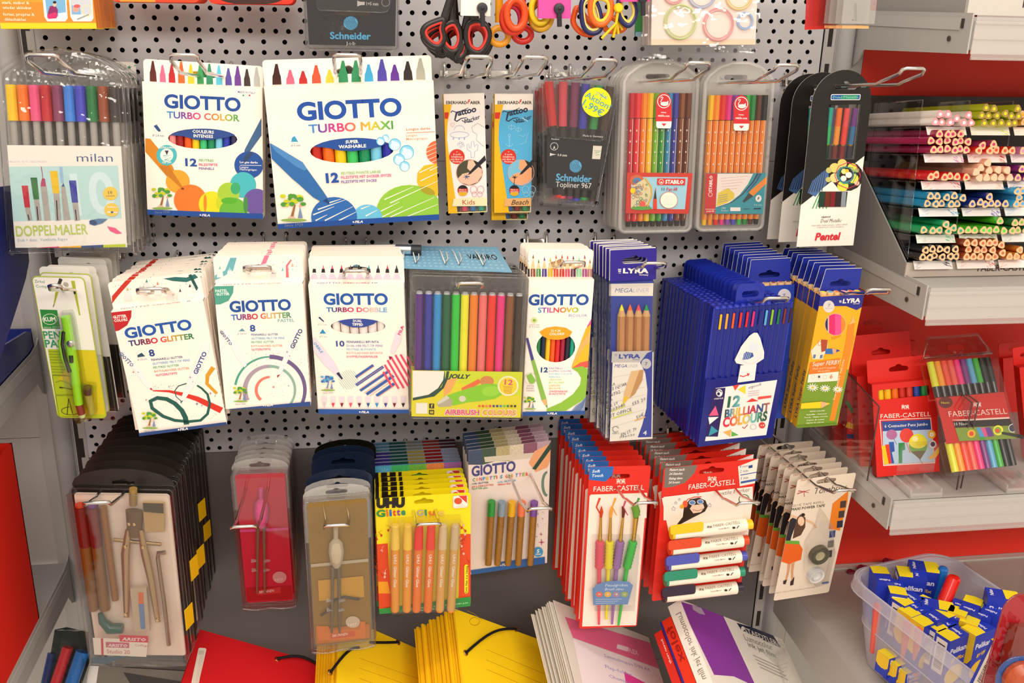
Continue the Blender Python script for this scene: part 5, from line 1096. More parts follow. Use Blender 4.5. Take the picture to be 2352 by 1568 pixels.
# ---- black arched cards with four gel pens
def pentel():
    f = Face([(1874, 160), (2009, 160), (1961, 563), (1828, 567)], 150); f.org(1732, 0); w, h = f.w/2, f.h
    t = thing('gel_pen_card', 'arched black card with four gel pens and a printed flower, in front of its row', 'pen card', f)
    arc = [(w*cos(u), -w+w*sin(u)) for u in np.linspace(0, pi, 18)]; out = [(-w, -h), (w, -h)]+arc
    hl = slot(f.loc(785, 740)[0], f.loc(785, 745)[1], 28, 6, 9); wz0, wz1 = f.loc(700, 1345)[1], f.loc(700, 985)[1]
    win = [f.loc(620, 1362), f.loc(850, 1362), f.loc(902, 895), f.loc(645, 895)]
    g = MB(); n = len(out); loops = [out, hl, win]; flatp = [p for l in loops for p in l]; tr = tessellate_polygon([[Vector((p[0], p[1], 0)) for p in l] for l in loops])
    for y in (0, .7): g.add([(p[0], y, p[1]) for p in flatp], tr, '1a1615')
    for l in loops: k = len(l); g.add([(p[0], 0, p[1]) for p in l]+[(p[0], .7, p[1]) for p in l], [(i, (i+1) % k, k+(i+1) % k, k+i) for i in range(k)], 'efe6d8')
    g.build('card', PAPER, t)
    for c, x0, y0, x1, y1, c2 in (('1f9a8a', 672, 925, 635, 1240, '2fa860'), ('ee6a1c', 748, 928, 712, 1240, 'f09030'), ('e8484c', 815, 930, 775, 1240, 'e83a30'), ('6a2c80', 884, 930, 840, 1240, '2c6a98')):
        a, b = f.loc(x0, y0), f.loc(x1, y1); m = MB(); m.rod((a[0], 4, a[1]), ((a[0]+b[0])/2, 4, (a[1]+b[1])/2), 3.6, n=12, col=c); m.rod(((a[0]+b[0])/2, 4, (a[1]+b[1])/2), (b[0], 4, b[1]), 3.6, n=12, col=c2); m.rod((b[0], 4, b[1]), (b[0]-.3, 4, b[1]-2), 3, 1.5, n=12, col='e8b838')
        p = m.build('gel_pen', GLOSS, t)
        e = MB(); d = (b[0]-a[0], b[1]-a[1]); e.rod((b[0]-.4, 4, b[1]-2), (b[0]+d[0]*.7, 4, b[1]+d[1]*.75), 3.6, n=12, col={'1f9a8a': '12402c', 'ee6a1c': '6a1c10', 'e8484c': '7c1018', '6a2c80': '1c1830'}[c]); e.build('grip', GLOSS, p)
    a = Art(f); a.hole = hl
    a.poly([(955, 1330), (360, 1790), (200, 2200), (955, 2200)], 'f6ece0') ; f.org(1732, 380)
    a.hole = None
    a2 = a; f.org(1732, 0); a.poly([(1000, 1300), (950, 1335), (945, 1568), (1000, 1568)], '2f8a4a'); f.org(1732, 380)
    a.poly([(945, -80), (880, 220), (700, 225), (490, 300), (392, 365), (355, 710), (870, 700)], 'f7eee2'); a.poly([(520, 270), (555, 220), (640, 215), (640, 375), (500, 378)], 'f7eee2')
    for k in range(5): a.line([(500+k*30, 370), (560+k*14, 235)], 9, '2f9a4a')
    a.poly([(458, 232), (500, 130), (580, 60), (635, 20), (640, 90), (620, 160), (560, 225), (525, 268)], '4a6a9c')
    for k in range(6): a.line([(470+k*22, 230-k*2), (520+k*18, 110-k*14)], 6, '1a1615', 3)
    for cx, cy, r, c in ((800, 90, 135, '2c1c1a'), (690, 20, 44, 'f0d070'), (755, -18, 40, 'f0d070'), (840, 20, 42, 'f0dc50'), (850, 110, 44, 'f2e24a'), (760, 175, 48, 'f2e24a'), (690, 105, 42, 'f0d68a'), (780, 80, 78, '4a7a8a'), (785, 75, 60, '2c1c1a'), (770, 50, 24, 'f4e08a'), (810, 80, 28, 'f4ece4'), (765, 110, 26, 'f4ece4'), (795, 45, 16, 'f2c030'), (640, 40, 26, 'c8c070'), (635, 120, 24, 'c8c070'), (880, 40, 20, '9ab86a'), (880, 150, 22, 'e8c8a0')): a.ell(cx, cy, r, r*.95, c, n=14)
    a.ring(800, 85, 110, 112, 6, 'c83a5a', n=8); a.ring(800, 85, 78, 80, 5, '2f9a7a', n=6)
    a.text('Hybrid', 575, 448, 655, 444, 14, '4a4440', .03, .3); a.text('Dual Metallic', 568, 488, 748, 484, 32, '5a5450', -.008, .3)
    a.text('Glitzereffekt, 4 gitter gel pens, 1 glitter schwarz', 490, 520, 800, 508, 13, '9a9088', 0, .3); a.text('Sculptez ta gel colores metallisees', 535, 534, 768, 528, 12, '9a9088', 0, .3)
    a.text('Pentel', 518, 640, 735, 634, 62, 'd8222e', .045, .15)
    wn = [f.loc(548, 355), f.loc(785, 353), f.loc(800, 222), f.loc(560, 222)]; a.raw(wn, '1c1818')
    for k, c in enumerate(('123a28', '6a2410', '7c1018', '2a1a24', '8a929c')): a.poly([(552+k*47, 352), (596+k*46, 352), (605+k*46, 224), (562+k*47, 224)], c)
    f.org(1732, 0); a.raw(rrect(*f.loc(652, 858), *f.loc(912, 806), 1.6, 3), 'f0ece8'); a.raw(rrect(*f.loc(657, 852), *f.loc(906, 812), 1.3, 3), '1e5aa0'); a.poly([(740, 850), (760, 815), (890, 815), (878, 850)], '2f9a6a'); a.text('Dual Metallic', 672, 842, 892, 842, 20, '8ac8c8', .01)
    a.put('print', PAPER, t); m = MB(); m.prism(win, -4, -3.6, 'fff'); m.build('blister', CLEAR, t)
    return t
t = pentel()
for i, (dy, nm) in enumerate(((52, 'second arched black card with gel pens, between the front card and the wall'), (86, 'rearmost arched black card with gel pens, mostly hidden'))): dup(t, (random.uniform(-2, 1), dy, -.12*dy), nm, 'arched gel pen cards')
t['group'] = 'arched gel pen cards'
# ================================================================== hooks of row 1
hook((95, 126), 235, 'the far left felt pen cases', w=30)
hook((422, 126), 262, 'the thin felt pen cartons', w=26)
hook((797, 126), 268, 'the large felt pen cartons', w=26)
hook((1101, 130), 262, 'the white tattoo marker boxes', w=26)
hook((1229, 131), 258, 'the blue tattoo marker boxes', w=26)
hook((1391, 137), 240, 'the fineliner wallets', w=26)
hook((1606, 144), 258, 'the frosted cases with a red card', w=26)
hook((1810, 149), 250, 'the frosted cases with a teal card', w=26)
hook((2101, 157), 292, 'the arched black gel pen cards', w=26)
# ================================================================== row 0, cut by the top edge of the picture
f = Face([(-18, -70), (207, -70), (221, 66), (2, 66)], 105); f.org(0, 0, .12755)
t = thing('sticky_pad_pack', 'orange and yellow pack with two small photos printed on it, top left', 'pack', f); w, h = f.w/2, f.h
m = MB(); m.box(-w, w, 0, 9, -h, 0, 'f08a28'); m.box(-w-.1, w+.1, -.1, 9, -h-.1, -h+.8, 'f2c814'); m.build('pack', PAPER, t)
a = Art(f); a.frac(0, .9, 1, 1, 'f6d01c'); a.frac(0, 0, 1, .55, 'f49a28')
for s_, x0, y, x1 in (('stark, sauber &', 35, 70, 530), ('wieder ablösbar', 50, 160, 575), ('fortes, propres &', 60, 280, 625), ('détachables', 85, 370, 470)): a.text(s_, x0, y, x1, y+6, 52, 'f8e0c0', .03)
for x0, x1, xb0, xb1 in ((750, 1190, 830, 1220), (1230, 1660, 1300, 1685)): a.poly([(x0-20, -400), (x1-20, -400), (xb1, 330), (xb1-40, 385), (xb0+20, 385), (xb0-30, 300)], 'f4eee8')
a.poly([(770, -380), (1150, -380), (1195, 290), (850, 300)], '78b0d8'); a.poly([(870, 200), (900, 110), (1000, 100), (1045, 180), (1030, 310), (850, 320)], '8a2460'); a.ell(985, 80, 34, 42, 'f0c0a0'); a.ell(985, 42, 32, 24, '241a20'); a.poly([(850, 270), (990, 220), (1030, 240), (1020, 330), (870, 340)], 'e0286a'); a.poly([(1050, 240), (1190, 220), (1200, 330), (1060, 330)], 'dfe8f4')
a.poly([(1250, -380), (1630, -380), (1655, 250), (1280, 260)], 'c8ccd4'); a.poly([(1290, 100), (1440, 95), (1460, 260), (1300, 260)], '7ab0d8'); a.ell(1370, 160, 60, 60, 'f0a090'); a.ell(1390, 110, 60, 30, 'e05a5a'); a.ring(1570, 190, 80, 100, 14, 'e8dca0'); a.line([(1390, 350), (1600, 260)], 22, '9a9a98')
a.put('print', PAPER, t); stack(t, 8, 10, 'orange and yellow pack, top left', 'orange sticky pad packs', rise=.02, skip=('print',))
def edge_card(c, Y, name, label, cat, col, r, depth, n, gap, what, group, pr=None, mat=PAPER):
    f = Face(c, Y); t = thing(name, label, cat, f); flat(t, rrect(-f.w/2, -f.h, f.w/2, 0, r, 4), 0, depth, col, mat, 'card')
    if pr: a = Art(f); pr(a, f); a.put('print', mat, t)
    stack(t, n, gap, what, group, rise=.02, skip=('print',)); return t, f
def pr(a, f): a.frac(.1, .82, .5, 1, 'f8902c'); a.frac(.6, .55, 1, .9, 'c8281c')
edge_card([(246, -80), (452, -80), (458, 8), (254, 2)], 100, 'school_card', 'red-orange blister card, front one of the left pair of stacks at the top edge', 'card', 'e2401a', 6, 1, 9, 8, 'red-orange card of the left stack', 'red-orange cards at the top edge, left', pr)
def pr(a, f):
    w, h = f.w/2, f.h; a.raw([(w*.0+ww*cos(u), -h+6+7*sin(u)) for ww in (w*.75,) for u in np.linspace(0, 2*pi, 24)], '3a1c18')
edge_card([(470, -80), (668, -80), (676, 12), (480, 6)], 100, 'school_card', 'red card with a dark oval, right of the red-orange cards at the top edge', 'card', 'e83018', 6, 1, 8, 8, 'red card with dark oval', 'red cards at the top edge, right', pr)
# dark wallet
f = Face([(690, -90), (925, -92), (906, 117), (706, 113)], 112); f.org(580, 0); w, h = f.w/2, f.h
t = thing('felt_pen_wallet', 'clear wallet with a black card and a blue wave emblem, hanging at the top edge', 'felt pens', f)
flat(t, [(-w+4, -h+5), (w-4, -h+5), (w-2, -4), (-w+2, -4)], 1, .6, '1c1f28', PAPER, 'insert_card')
a = Art(f, 1); a.ell(842, 198, 62, 58, '4ea8d8')
for k in range(-4, 5): a.line([(830+k*13, 145), (820+k*13, 175), (842+k*13, 200), (855+k*12, 222), (845+k*12, 250)], 3.5, '1c1f28')
a.text('Schneider', 665, 332, 1015, 338, 58, '4ea8d8', .035); a.text('Job', 800, 385, 885, 385, 30, 'c8c4c0', .0); a.text('1+5 mm', 978, 45, 1080, 47, 28, 'd8d4d0', .03); a.poly([(898, 5), (925, 15), (962, 15), (962, 42), (925, 45), (898, 55)], 'd8d4d0'); a.ring(1142, 20, 34, 34, 4, 'b8b4b0'); a.poly([(700, 95), (1010, 100), (1000, 135), (710, 130)], '3a2c22'); a.put('print', PAPER, t)
for i in range(5):
    m = MB(); x = -w+12+i*(2*w-24)/4; m.rod((x, 8, -h+8), (x, 8, -6), 7, n=12, col='26262a'); m.build('marker', GLOSS, t)
out = rrect(-w, -h, w, 0, 5, 3); m = MB(); m.prism(out, -2, -1.6, 'fff'); m.prism(out, 16, 16.4, 'fff'); m.tube([(p[0], -2, p[1]) for p in out], 1, 5, 'fff', True); m.build('wallet', CRINKLE, t)
m = MB(); fl = [f.loc(*q) for q in ((545, -60), (550, 60), (575, 85), (1110, 105), (1150, 95), (1175, 60), (1190, -60))]; m.prism(fl, -3, -2.6, 'fff'); m.tube([(p[0], -3, p[1]) for p in fl], .7, 5, 'fff'); m.build('flap', CLEAR, t)
stack(t, 2, 22, 'clear black-card wallet at the top edge', 'black-card wallets at the top edge', rise=.02, skip=('print',))
# ---- scissors
def bow(t, f, pts, r, col, liner, dep, name='finger_bow', flatn=(1, 1)):
    P = [f.loc(*q) for q in pts]; n = len(P); Q = []
    for i in range(n):                                   # Catmull-Rom through the outline
        p0, p1, p2, p3 = P[i-1], P[i], P[(i+1) % n], P[(i+2) % n]
        for s_ in (0, .25, .5, .75): Q.append(tuple(.5*(2*p1[k]+(p2[k]-p0[k])*s_+(2*p0[k]-5*p1[k]+4*p2[k]-p3[k])*s_**2+(3*p1[k]-p0[k]-3*p2[k]+p3[k])*s_**3) for k in (0, 1)))
    m = MB(); m.tube([(q[0], dep, q[1]) for q in Q], r, 9, col, True, flatn); o = m.build(name, GLOSS, t)
    if liner:
        cx = sum(q[0] for q in Q)/len(Q); cz = sum(q[1] for q in Q)/len(Q); k = 1-r*.95/max(hypot(q[0]-cx, q[1]-cz) for q in Q)*1.15
        l = MB(); l.tube([(cx+(q[0]-cx)*k, dep-r*.25, cz+(q[1]-cz)*k) for q in Q], r*.62, 7, liner, True); l.build('soft_liner', SATIN, o)
    return o
def ell_pts(cx, cy, rx, ry, n=10): return [(cx+rx*cos(2*pi*i/n), cy+ry*sin(2*pi*i/n)) for i in range(n)]
def shaft(t, f, p, q, w0, w1, col, dep, name='handle_shank'):
    a, b = f.loc(*p), f.loc(*q); m = MB(); m.tube([(a[0], dep, a[1]), ((a[0]+b[0])/2, dep, (a[1]+b[1])/2), (b[0], dep, b[1])], [w0, (w0+w1)/2, w1], 9, col, False, (1, .55)); m.build(name, GLOSS, t)
def blades(t, f, x, y, dep):
    a = f.loc(x, y); m = MB()
    for s_ in (-1, 1): m.prism([(a[0]-3*s_, a[1]), (a[0]+4*s_, a[1]), (a[0]+2*s_, a[1]+70), (a[0], a[1]+74)], dep+s_*.8, dep+s_*.8+1, 'b8b8b8')
    m.build('blade', SILVER, t)
G0 = Face([(970, -60), (1120, -60), (1120, 136), (970, 136)], 118); G0.org(580, 0)
def black_scissors(loops, top, label):
    t = thing('scissors', label, 'scissors', G0)
    for k, (pts, tp) in enumerate(loops):
        bow(t, G0, pts, 3.4, '26211f', 'e23a30', -2+k*3); shaft(t, G0, tp, top, 5, 4.5, '2a2624', -1+k*2)
    blades(t, G0, *top, 0); return t
t = black_scissors([([(1610, 170), (1642, 175), (1625, 240), (1640, 330), (1600, 395), (1540, 385), (1480, 330), (1460, 270), (1500, 215)], (1640, 180)), ([(1700, 190), (1745, 195), (1780, 270), (1785, 350), (1755, 425), (1700, 440), (1645, 390), (1620, 320), (1640, 230)], (1715, 185))], (1715, -60), 'black scissors with red-lined finger holes, front pair of the left bunch')
stack(t, 3, 13, 'black scissors of the left bunch', 'black scissors, left bunch', rise=.25, dx=1.2, roll=.08)
t = black_scissors([([(1870, 190), (1940, 180), (2000, 220), (2028, 290), (2010, 370), (1960, 440), (1905, 445), (1850, 400), (1830, 310), (1840, 230)], (1900, 180)), ([(1815, 350), (1830, 400), (1820, 450), (1785, 490), (1760, 480), (1790, 420)], (1830, 250))], (1885, -60), 'black scissors with red-lined finger holes, front pair of the right bunch')
stack(t, 3, 13, 'black scissors of the right bunch', 'black scissors, right bunch', rise=.2, dx=1.5, roll=.06)
def tagbox(c, Y, col, label, knob, org, extra=None):
    f = Face(c, Y); t = thing('hang_card', label, 'card', f); flat(t, [(-f.w/2, -f.h), (f.w/2, -f.h), (f.w/2, 0), (-f.w/2, 0)], 0, 8, col, PAPER, 'card')
    f.org(*org); a = f.loc(*knob); m = MB(); m.lathe([(0, -6), (3, -6), (5.4, -5), (6, -3), (6, -1), (0, -.5)], (a[0], 0, a[1]), 'y', 16, '33333a'); m.lathe([(0, -7), (2.2, -6.6), (2.4, -5.5)], (a[0], 0, a[1]), 'y', 12, '15151a'); m.rod((a[0], -3, a[1]-5), (a[0]+1, -2, a[1]-19), 2.8, n=8, col='2c2c32'); m.build('security_pin', SATIN, t)
tagbox([(1060, -50), (1128, -50), (1126, 36), (1057, 37)], 150, 'f3ece2', 'white card with a black security pin in front of the black scissors', (1968, 70), (580, 0))
G1 = Face([(1130, -60), (1300, -60), (1300, 110), (1130, 110)], 128); G1.org(1150, 0)
def kid(loops, label, dep=0, f=G1, group=None):
    t = thing('childrens_scissors', label, 'scissors', f, group)
    for k, (pts, r, col, ln) in enumerate(loops): bow(t, f, pts, r, col, ln, dep+k*3)
    x = sum(p[0] for l in loops for p in l[0])/sum(len(l[0]) for l in loops); shaft(t, f, (x, loops[0][0][0][1]-120), (x, -160), 5, 4, loops[0][2], dep+1); blades(t, f, x, -150, dep); return t
kid([(ell_pts(130, 120, 78, 125), 4, 'f0501c', None)], 'clear orange-red childrens scissors with a round finger hole, frontmost', 0)
kid([(ell_pts(120, 150, 95, 130), 4, 'e8381c', None), (ell_pts(100, 170, 80, 115), 3, 'c02a50', None)], 'clear red childrens scissors right behind the orange-red pair', 7)
kid([(ell_pts(340, 80, 75, 118), 3.6, 'ecc81c', None)], 'clear yellow childrens scissors left of the pink card', 1)
kid([(ell_pts(360, 130, 90, 120), 3.6, 'e0a818', None), (ell_pts(350, 150, 80, 110), 3, '8a5a30', None)], 'clear amber childrens scissors behind the yellow pair', 9)
f2_ = G1
kid([(ell_pts(20, 315, 78, 72), 3.8, 'f0a018', None)], 'yellow-orange finger hole of scissors hanging lowest on the left', 30)
kid([(ell_pts(228, 300, 75, 62), 3.8, 'd8281c', None)], 'red finger hole of scissors hanging low behind the others', 34)
tagbox([(1238, -50), (1312, -50), (1312, 45), (1237, 40)], 140, 'dc4aa0', 'magenta card with a black security pin beside yellow scissors', (498, 75), (1150, 0))
G2 = Face([(1320, -60), (1470, -60), (1470, 90), (1320, 90)], 128); G2.org(1150, 0)
kid([([(770, 60), (790, -20), (860, -40), (930, -10), (950, 70), (930, 150), (880, 205), (820, 200), (780, 140)], 3.6, 'f06a1c', 'f0c83a')], 'orange scissors with yellow-lined finger hole, frontmost of the right bunch', 0, G2)
kid([([(700, 60), (730, -20), (800, -20), (850, 80), (870, 200), (850, 265), (780, 280), (720, 220)], 3.2, '22245c', 'e8d878')], 'navy scissors with cream-lined finger hole behind the orange pair', 5, G2)
kid([([(1010, 60), (1030, -20), (1100, -30), (1155, 60), (1150, 150), (1100, 215), (1050, 190), (1015, 130)], 3.4, '24265e', 'ecd060')], 'navy scissors with yellow-lined finger hole below the magenta strip', 0, G2)
kid([([(660, 120), (690, 60), (760, 150), (840, 240), (820, 290), (740, 285), (680, 240), (650, 180)], 3.4, 'ee5a1c', None), ([(900, 150), (960, 130), (1080, 200), (1095, 245), (1030, 265), (940, 250)], 3.2, 'ee6a1c', None)], 'orange scissors hanging lowest in the right bunch', 18, G2)
t = thing('spring_scissors', 'yellow self-opening scissors spring with a round knob', 'scissors', G2)
m = MB(); a_ = G2.loc(1000, 70); m.lathe([(0, -9), (4, -9), (5.4, -7), (5.4, -4), (0, -3)], (a_[0], 0, a_[1]), 'y', 16, 'f4cc1c'); m.build('knob', GLOSS, t)
for k, (x, y) in enumerate(((860, 330), (965, 322), (1015, 290), (1055, 255))):
    p = G2.loc(x, y); m = MB(); m.tube([(a_[0], -5+k*3, a_[1]), (a_[0]-2+k, -4+k*3, (a_[1]+p[1])/2), (p[0], -3+k*3, p[1])], 1.7, 7, 'f2c818'); m.build('spring_arm', GLOSS, t)
tagbox([(1428, -50), (1495, -50), (1492, 3), (1426, 5)], 140, 'd84a98', 'magenta strip with a black security pin above navy scissors', (1215, -20), (1150, 0))
f = Face([(1466, -60), (1494, -60), (1494, 84), (1458, 82)], 60); t = thing('flash_card', 'green and blue card edge behind the ring stencil pack', 'card', f); w, h = f.w/2, f.h; m = MB(); m.box(-w, w, 0, 6, -h, 0, '2f8a6a'); m.box(-w, w, -.3, 0, -h, -h+5, '9ac8e4'); m.box(-w, w, -.3, 0, -h+6, -h*.6, '3aa84a'); m.build('card', PAPER, t)
# ---- pack with clear rings
f = Face([(1497, -90), (1742, -92), (1736, 107), (1498, 99)], 118); f.org(1150, 0); w, h = f.w/2, f.h
t = thing('stamp_pack', 'pale pack with green, pink, yellow and blue clear rings, at the top edge', 'pack', f)
flat(t, [(-w, -h), (w, -h), (w, 0), (-w, 0)], 0, 3, 'f6e4da', PAPER, 'card')
a = Art(f); a.frac(0, .93, 1, 1, 'f3d6b8'); a.put('print', PAPER, t)
for cx, cy, r, c in ((1535, 190, 140, 'c8dc8a'), (1862, 210, 135, 'f0a0a8'), (2090, 180, 70, 'a8c4ec'), (1720, -60, 125, 'b0bce0'), (2040, -40, 120, 'f0d88a'), (1480, -60, 90, 'f0a8a8')):
    p = f.loc(cx, cy); R_ = r*.268*.5; m = MB(); m.tube([(p[0]+R_*cos(u), -2.5, p[1]+R_*sin(u)) for u in np.arange(0, 6.28, .26)], .9, 7, c, True); m.tube([(p[0]+R_*.86*cos(u), -3, p[1]+R_*.86*sin(u)) for u in np.arange(0, 6.28, .26)], .5, 6, c, True); m.build('clear_stamp', GLOSS, t)
m = MB(); m.prism(rrect(-w-2, -h-10, w+2, 2, 4, 3), -6, -5.7, 'fff'); m.prism(rrect(-w-6, -h-22, w-18, 2, 4, 3), 8, 8.3, 'fff'); m.build('bag', CRINKLE, t)
stack(t, 3, 12, 'pale pack with clear rings', 'ring stamp packs', rise=.02, skip=('print', 'clear_stamp'))
# ---- set squares in clear sleeves
f = Face([(1944, -80), (2029, -80), (2013, 61), (1930, 57)], 190); f.org(1732, 0); w, h = f.w/2, f.h
t = thing('ruler_pack', 'clear ruler in a sleeve at the top edge beside the red wall', 'ruler', f)
flat(t, [(-w+2, -h+2), (w-2, -h+2), (w-2, 0), (-w+2, 0)], 1, 1.5, 'f3e6e0', MILKY, 'ruler')
a = Art(f, 1)
for k in range(22): a.line([(860-8*(k % 5 == 0), 30+k*7), (880, 30+k*7)], 1.6, '8a8080')
a.text('0', 838, 178, 850, 178, 14, '5a5050', .01); a.put('scale', PAPER, t)
m = MB(); m.prism([(-w, -h), (w, -h), (w, 0), (-w, 0)], -1, -.7, 'fff'); m.build('sleeve', CRINKLE, t)
flat(t, [(-w+4, -h-3), (-w+36, -h-3), (-w+36, -h), (-w+4, -h)], 3, 1, 'f0b070', PAPER, 'backing')
stack(t, 6, 14, 'clear ruler sleeve at the top edge', 'ruler sleeves', rise=.02, skip=('scale',))
f = Face([(1856, -80), (1932, -80), (1925, 70), (1848, 66)], 130); w, h = f.w/2, f.h; t = thing('ruler_pack', 'sleeve with a red backing card behind the clear ruler', 'ruler', f)
flat(t, [(-w+1, -h), (w, -h+1), (w, 0), (-w+1, 0)], 1, 1, 'd02a28', PAPER, 'card'); m = MB(); m.prism([(-w, -h+4), (w, -h+4), (w, 0), (-w, 0)], -2, -1.7, 'fff'); m.build('sleeve', CRINKLE, t)
# ================================================================== row 2, from the left
OA, OB, OC, OD = (0, 380), (580, 380), (1150, 380), (1732, 380)
PA, PB, PC, PD = (0, 760), (580, 760), (1150, 760), (1732, 760)
hook((124, 655), 262, 'the green compass cards', w=12)
hook((345, 663), 248, 'the leftmost glitter pen cartons', w=28)
hook((590, 612), 238, 'the pastel glitter pen cartons', w=28)
hook((817, 622), 238, 'the dual tipped pen cartons', w=26)
hook((1081, 650), 250, 'the airbrush pen wallets', w=28)
hook((1318, 602), 236, 'the two-colour pencil cartons', w=26)
hook((1506, 604), 240, 'the four natural wood pencil packs', w=26)
hook((1786, 684), 262, 'the dark blue pencil boxes', w=28)
hook((2022, 664), 275, 'the yellow and blue neon pencil cartons', w=28)
# ---- compass on a green card
def kum():
    k6 = .3188; f = Face([(75, 634), (189, 638), (248, 963), (131, 955)], 215); f.org(0, 600, k6); w, h = f.w/2, f.h
    t = thing('compass_card', 'white and lime card holding a neon green pen compass', 'compass', f)
    out = rrect(-w, -h, w, 0, 5, 4); flat(t, out, 0, .7, 'f1ece2', PAPER, 'card', hole=[(f.loc(475, 168)[0]+3*cos(u), f.loc(475, 168)[1]+3*sin(u)) for u in np.arange(0, 6.28, .6)])
    rim = MB(); rim.tube([(p[0], .3, p[1]) for p in out], .7, 5, 'a8b83c', True); rim.build('card_edge', PAPER, t)
    a = Art(f); a.raw([(-w+.5, -h+2), (-w+4, -h+.5), (w-4, -h+.5), (w-.5, -h+2), f.loc(688, 640), f.loc(345, 632)], 'b4c81c'); a.poly([(560, 640), (690, 645), (765, 1100), (560, 1110), (700, 900), (420, 850)], 'd8c41c')
    a.text('Zirkel', 250, 152, 322, 156, 20, '4a8a68', .0); a.text('Compass', 258, 187, 382, 192, 20, '4a8a68', .0)
    a.line([(440, 125), (405, 215)], 24, '3a3a30', 20); a.line([(415, 200), (388, 320)], 22, 'a8b02c', 6); a.line([(388, 310), (384, 330)], 4, '3a3a40'); a.line([(525, 140), (550, 260), (575, 388)], 26, 'b0b830', 10); a.line([(535, 200), (540, 235)], 14, '2a2a20')
    a.poly([(288, 346), (412, 350), (436, 486), (310, 484)], '2f8a3a'); a.ring(360, 416, 52, 38, 4, 'f0f0e4'); a.text('KUM', 318, 432, 404, 430, 30, 'f0f0e4', .05); a.text('since 1919', 316, 480, 432, 482, 14, 'c8e0c0', .01)
    a.text('PEN', 318, 556, 442, 556, 54, '3a9a6a', .03); a.text('PAS', 330, 618, 458, 618, 54, '3a9a6a', .03)
    random.seed(2)
    for i in range(9): x = 350+i*3.4; y = 648+i*20+(8 if i > 4 else 0); a.line([(x, y), (x+random.uniform(80, 118), y+3)], 5, '8a9a20')
    a.line([(378, 820), (520, 825), (548, 958), (400, 958), (378, 820)], 3, '5a6418'); a.line([(402, 966), (552, 964), (586, 1115), (428, 1118), (402, 966)], 3, '5a6418')
    a.line([(400, 870), (440, 858), (500, 880), (520, 905)], 4, 'a0702c'); a.line([(545, 925), (440, 905)], 5, '2a3020'); a.line([(430, 905), (455, 912)], 14, '2a3020', 2)
    a.line([(495, 985), (485, 1100)], 5, '2a3020'); a.line([(495, 985), (525, 1095)], 5, '2a3020'); a.ring(510, 1075, 66, 28, 4, '2a3020', a0=-.4, a1=4.6)
    a.put('print', PAPER, t)
    g = '9ae81c'; A, B, C_, D_ = f.loc(498, 375), f.loc(560, 760), f.loc(590, 1000), f.loc(615, 1095)
    m = MB(); m.rod((A[0], -9, A[1]), (B[0], -9, B[1]), 5, n=12, col=g); m.rod((B[0], -9, B[1]), (C_[0], -9, C_[1]), 4.6, n=12, col=g); p = m.build('pen_compass', GLOSS, t)
    m = MB(); m.rod((C_[0], -9, C_[1]), (D_[0], -9, D_[1]+4), 4, n=12, col='8a3a24'); m.rod((D_[0], -9, D_[1]+4), (D_[0]+.6, -9, D_[1]), 4.2, 3, n=12, col='d8f0a0'); m.build('nib_end', GLOSS, p)
    q = [f.loc(*z) for z in ((480, 470), (470, 560), (490, 660), (525, 755))]; m = MB(); m.tube([(z[0], -12, z[1]) for z in q], [1.6, 2.8, 3, 1.8], 8, g); m.build('clip_leg', GLOSS, p)
    m = MB(); m.tube([(z[0]+2.2, -14, z[1]) for z in q], [2, 1.6, 1.8, 2.4], 8, '5a5650'); m.tube([(f.loc(545, 640)[0], -13, f.loc(545, 640)[1]), (f.loc(550, 690)[0], -13, f.loc(550, 690)[1])], 2.4, 8, '4a5030'); m.build('steel_leg', SILVER, p)
    s_ = f.loc(545, 555); m = MB(); m.lathe([(0, -17), (3, -16.4), (4, -15), (4, -12)], (s_[0], 0, s_[1]), 'y', 14, 'd8d8d0'); m.build('pivot_screw', SILVER, p)
    v0, v1, v2 = f.loc(648, 880), f.loc(652, 935), f.loc(680, 1075); m = MB(); m.rod((v0[0], -7, v0[1]), (v1[0], -7, v1[1]), 4.6, n=12, col='4a3420'); m.rod((v1[0], -7, v1[1]), (v2[0], -7, v2[1]), 3.8, n=12, col='a8a040'); m.build('lead_tube', GLOSS, t)
    bl = [f.loc(*z) for z in ((455, 350), (525, 345), (545, 400), (620, 860), (690, 870), (700, 1075), (600, 1115), (555, 1000), (470, 640), (450, 480))]
    m = MB(); n = len(bl); m.add([(z[0], -20, z[1]) for z in bl], [tuple(range(n))], 'fff'); m.add([(z[0], -20, z[1]) for z in bl]+[(z[0]*1.03, 0, z[1]) for z in bl], [(i, (i+1) % n, n+(i+1) % n, n+i) for i in range(n)], 'fff'); m.build('blister', CLEAR, t); return t
t = kum()
t['group'] = 'compass cards'
for i, (dy, dx, lb, rl) in enumerate(((20, 2, 'second', .02), (38, -4, 'third', .0), (58, -2, 'fourth', .02), (84, 3, 'fifth', .04), (104, 4, 'sixth', .05), (126, 4, 'seventh', .05), (148, 2, 'rearmost', .06))):
    dup(t, (dx, dy, -.03*dy+(2 if i % 2 else -1)), f'compass card in plastic, {lb} from the front of the compass cards', 'compass cards', 0, rl, skip=('print', 'card_edge', 'pen_compass', 'lead_tube') if i > 0 else ('print',))
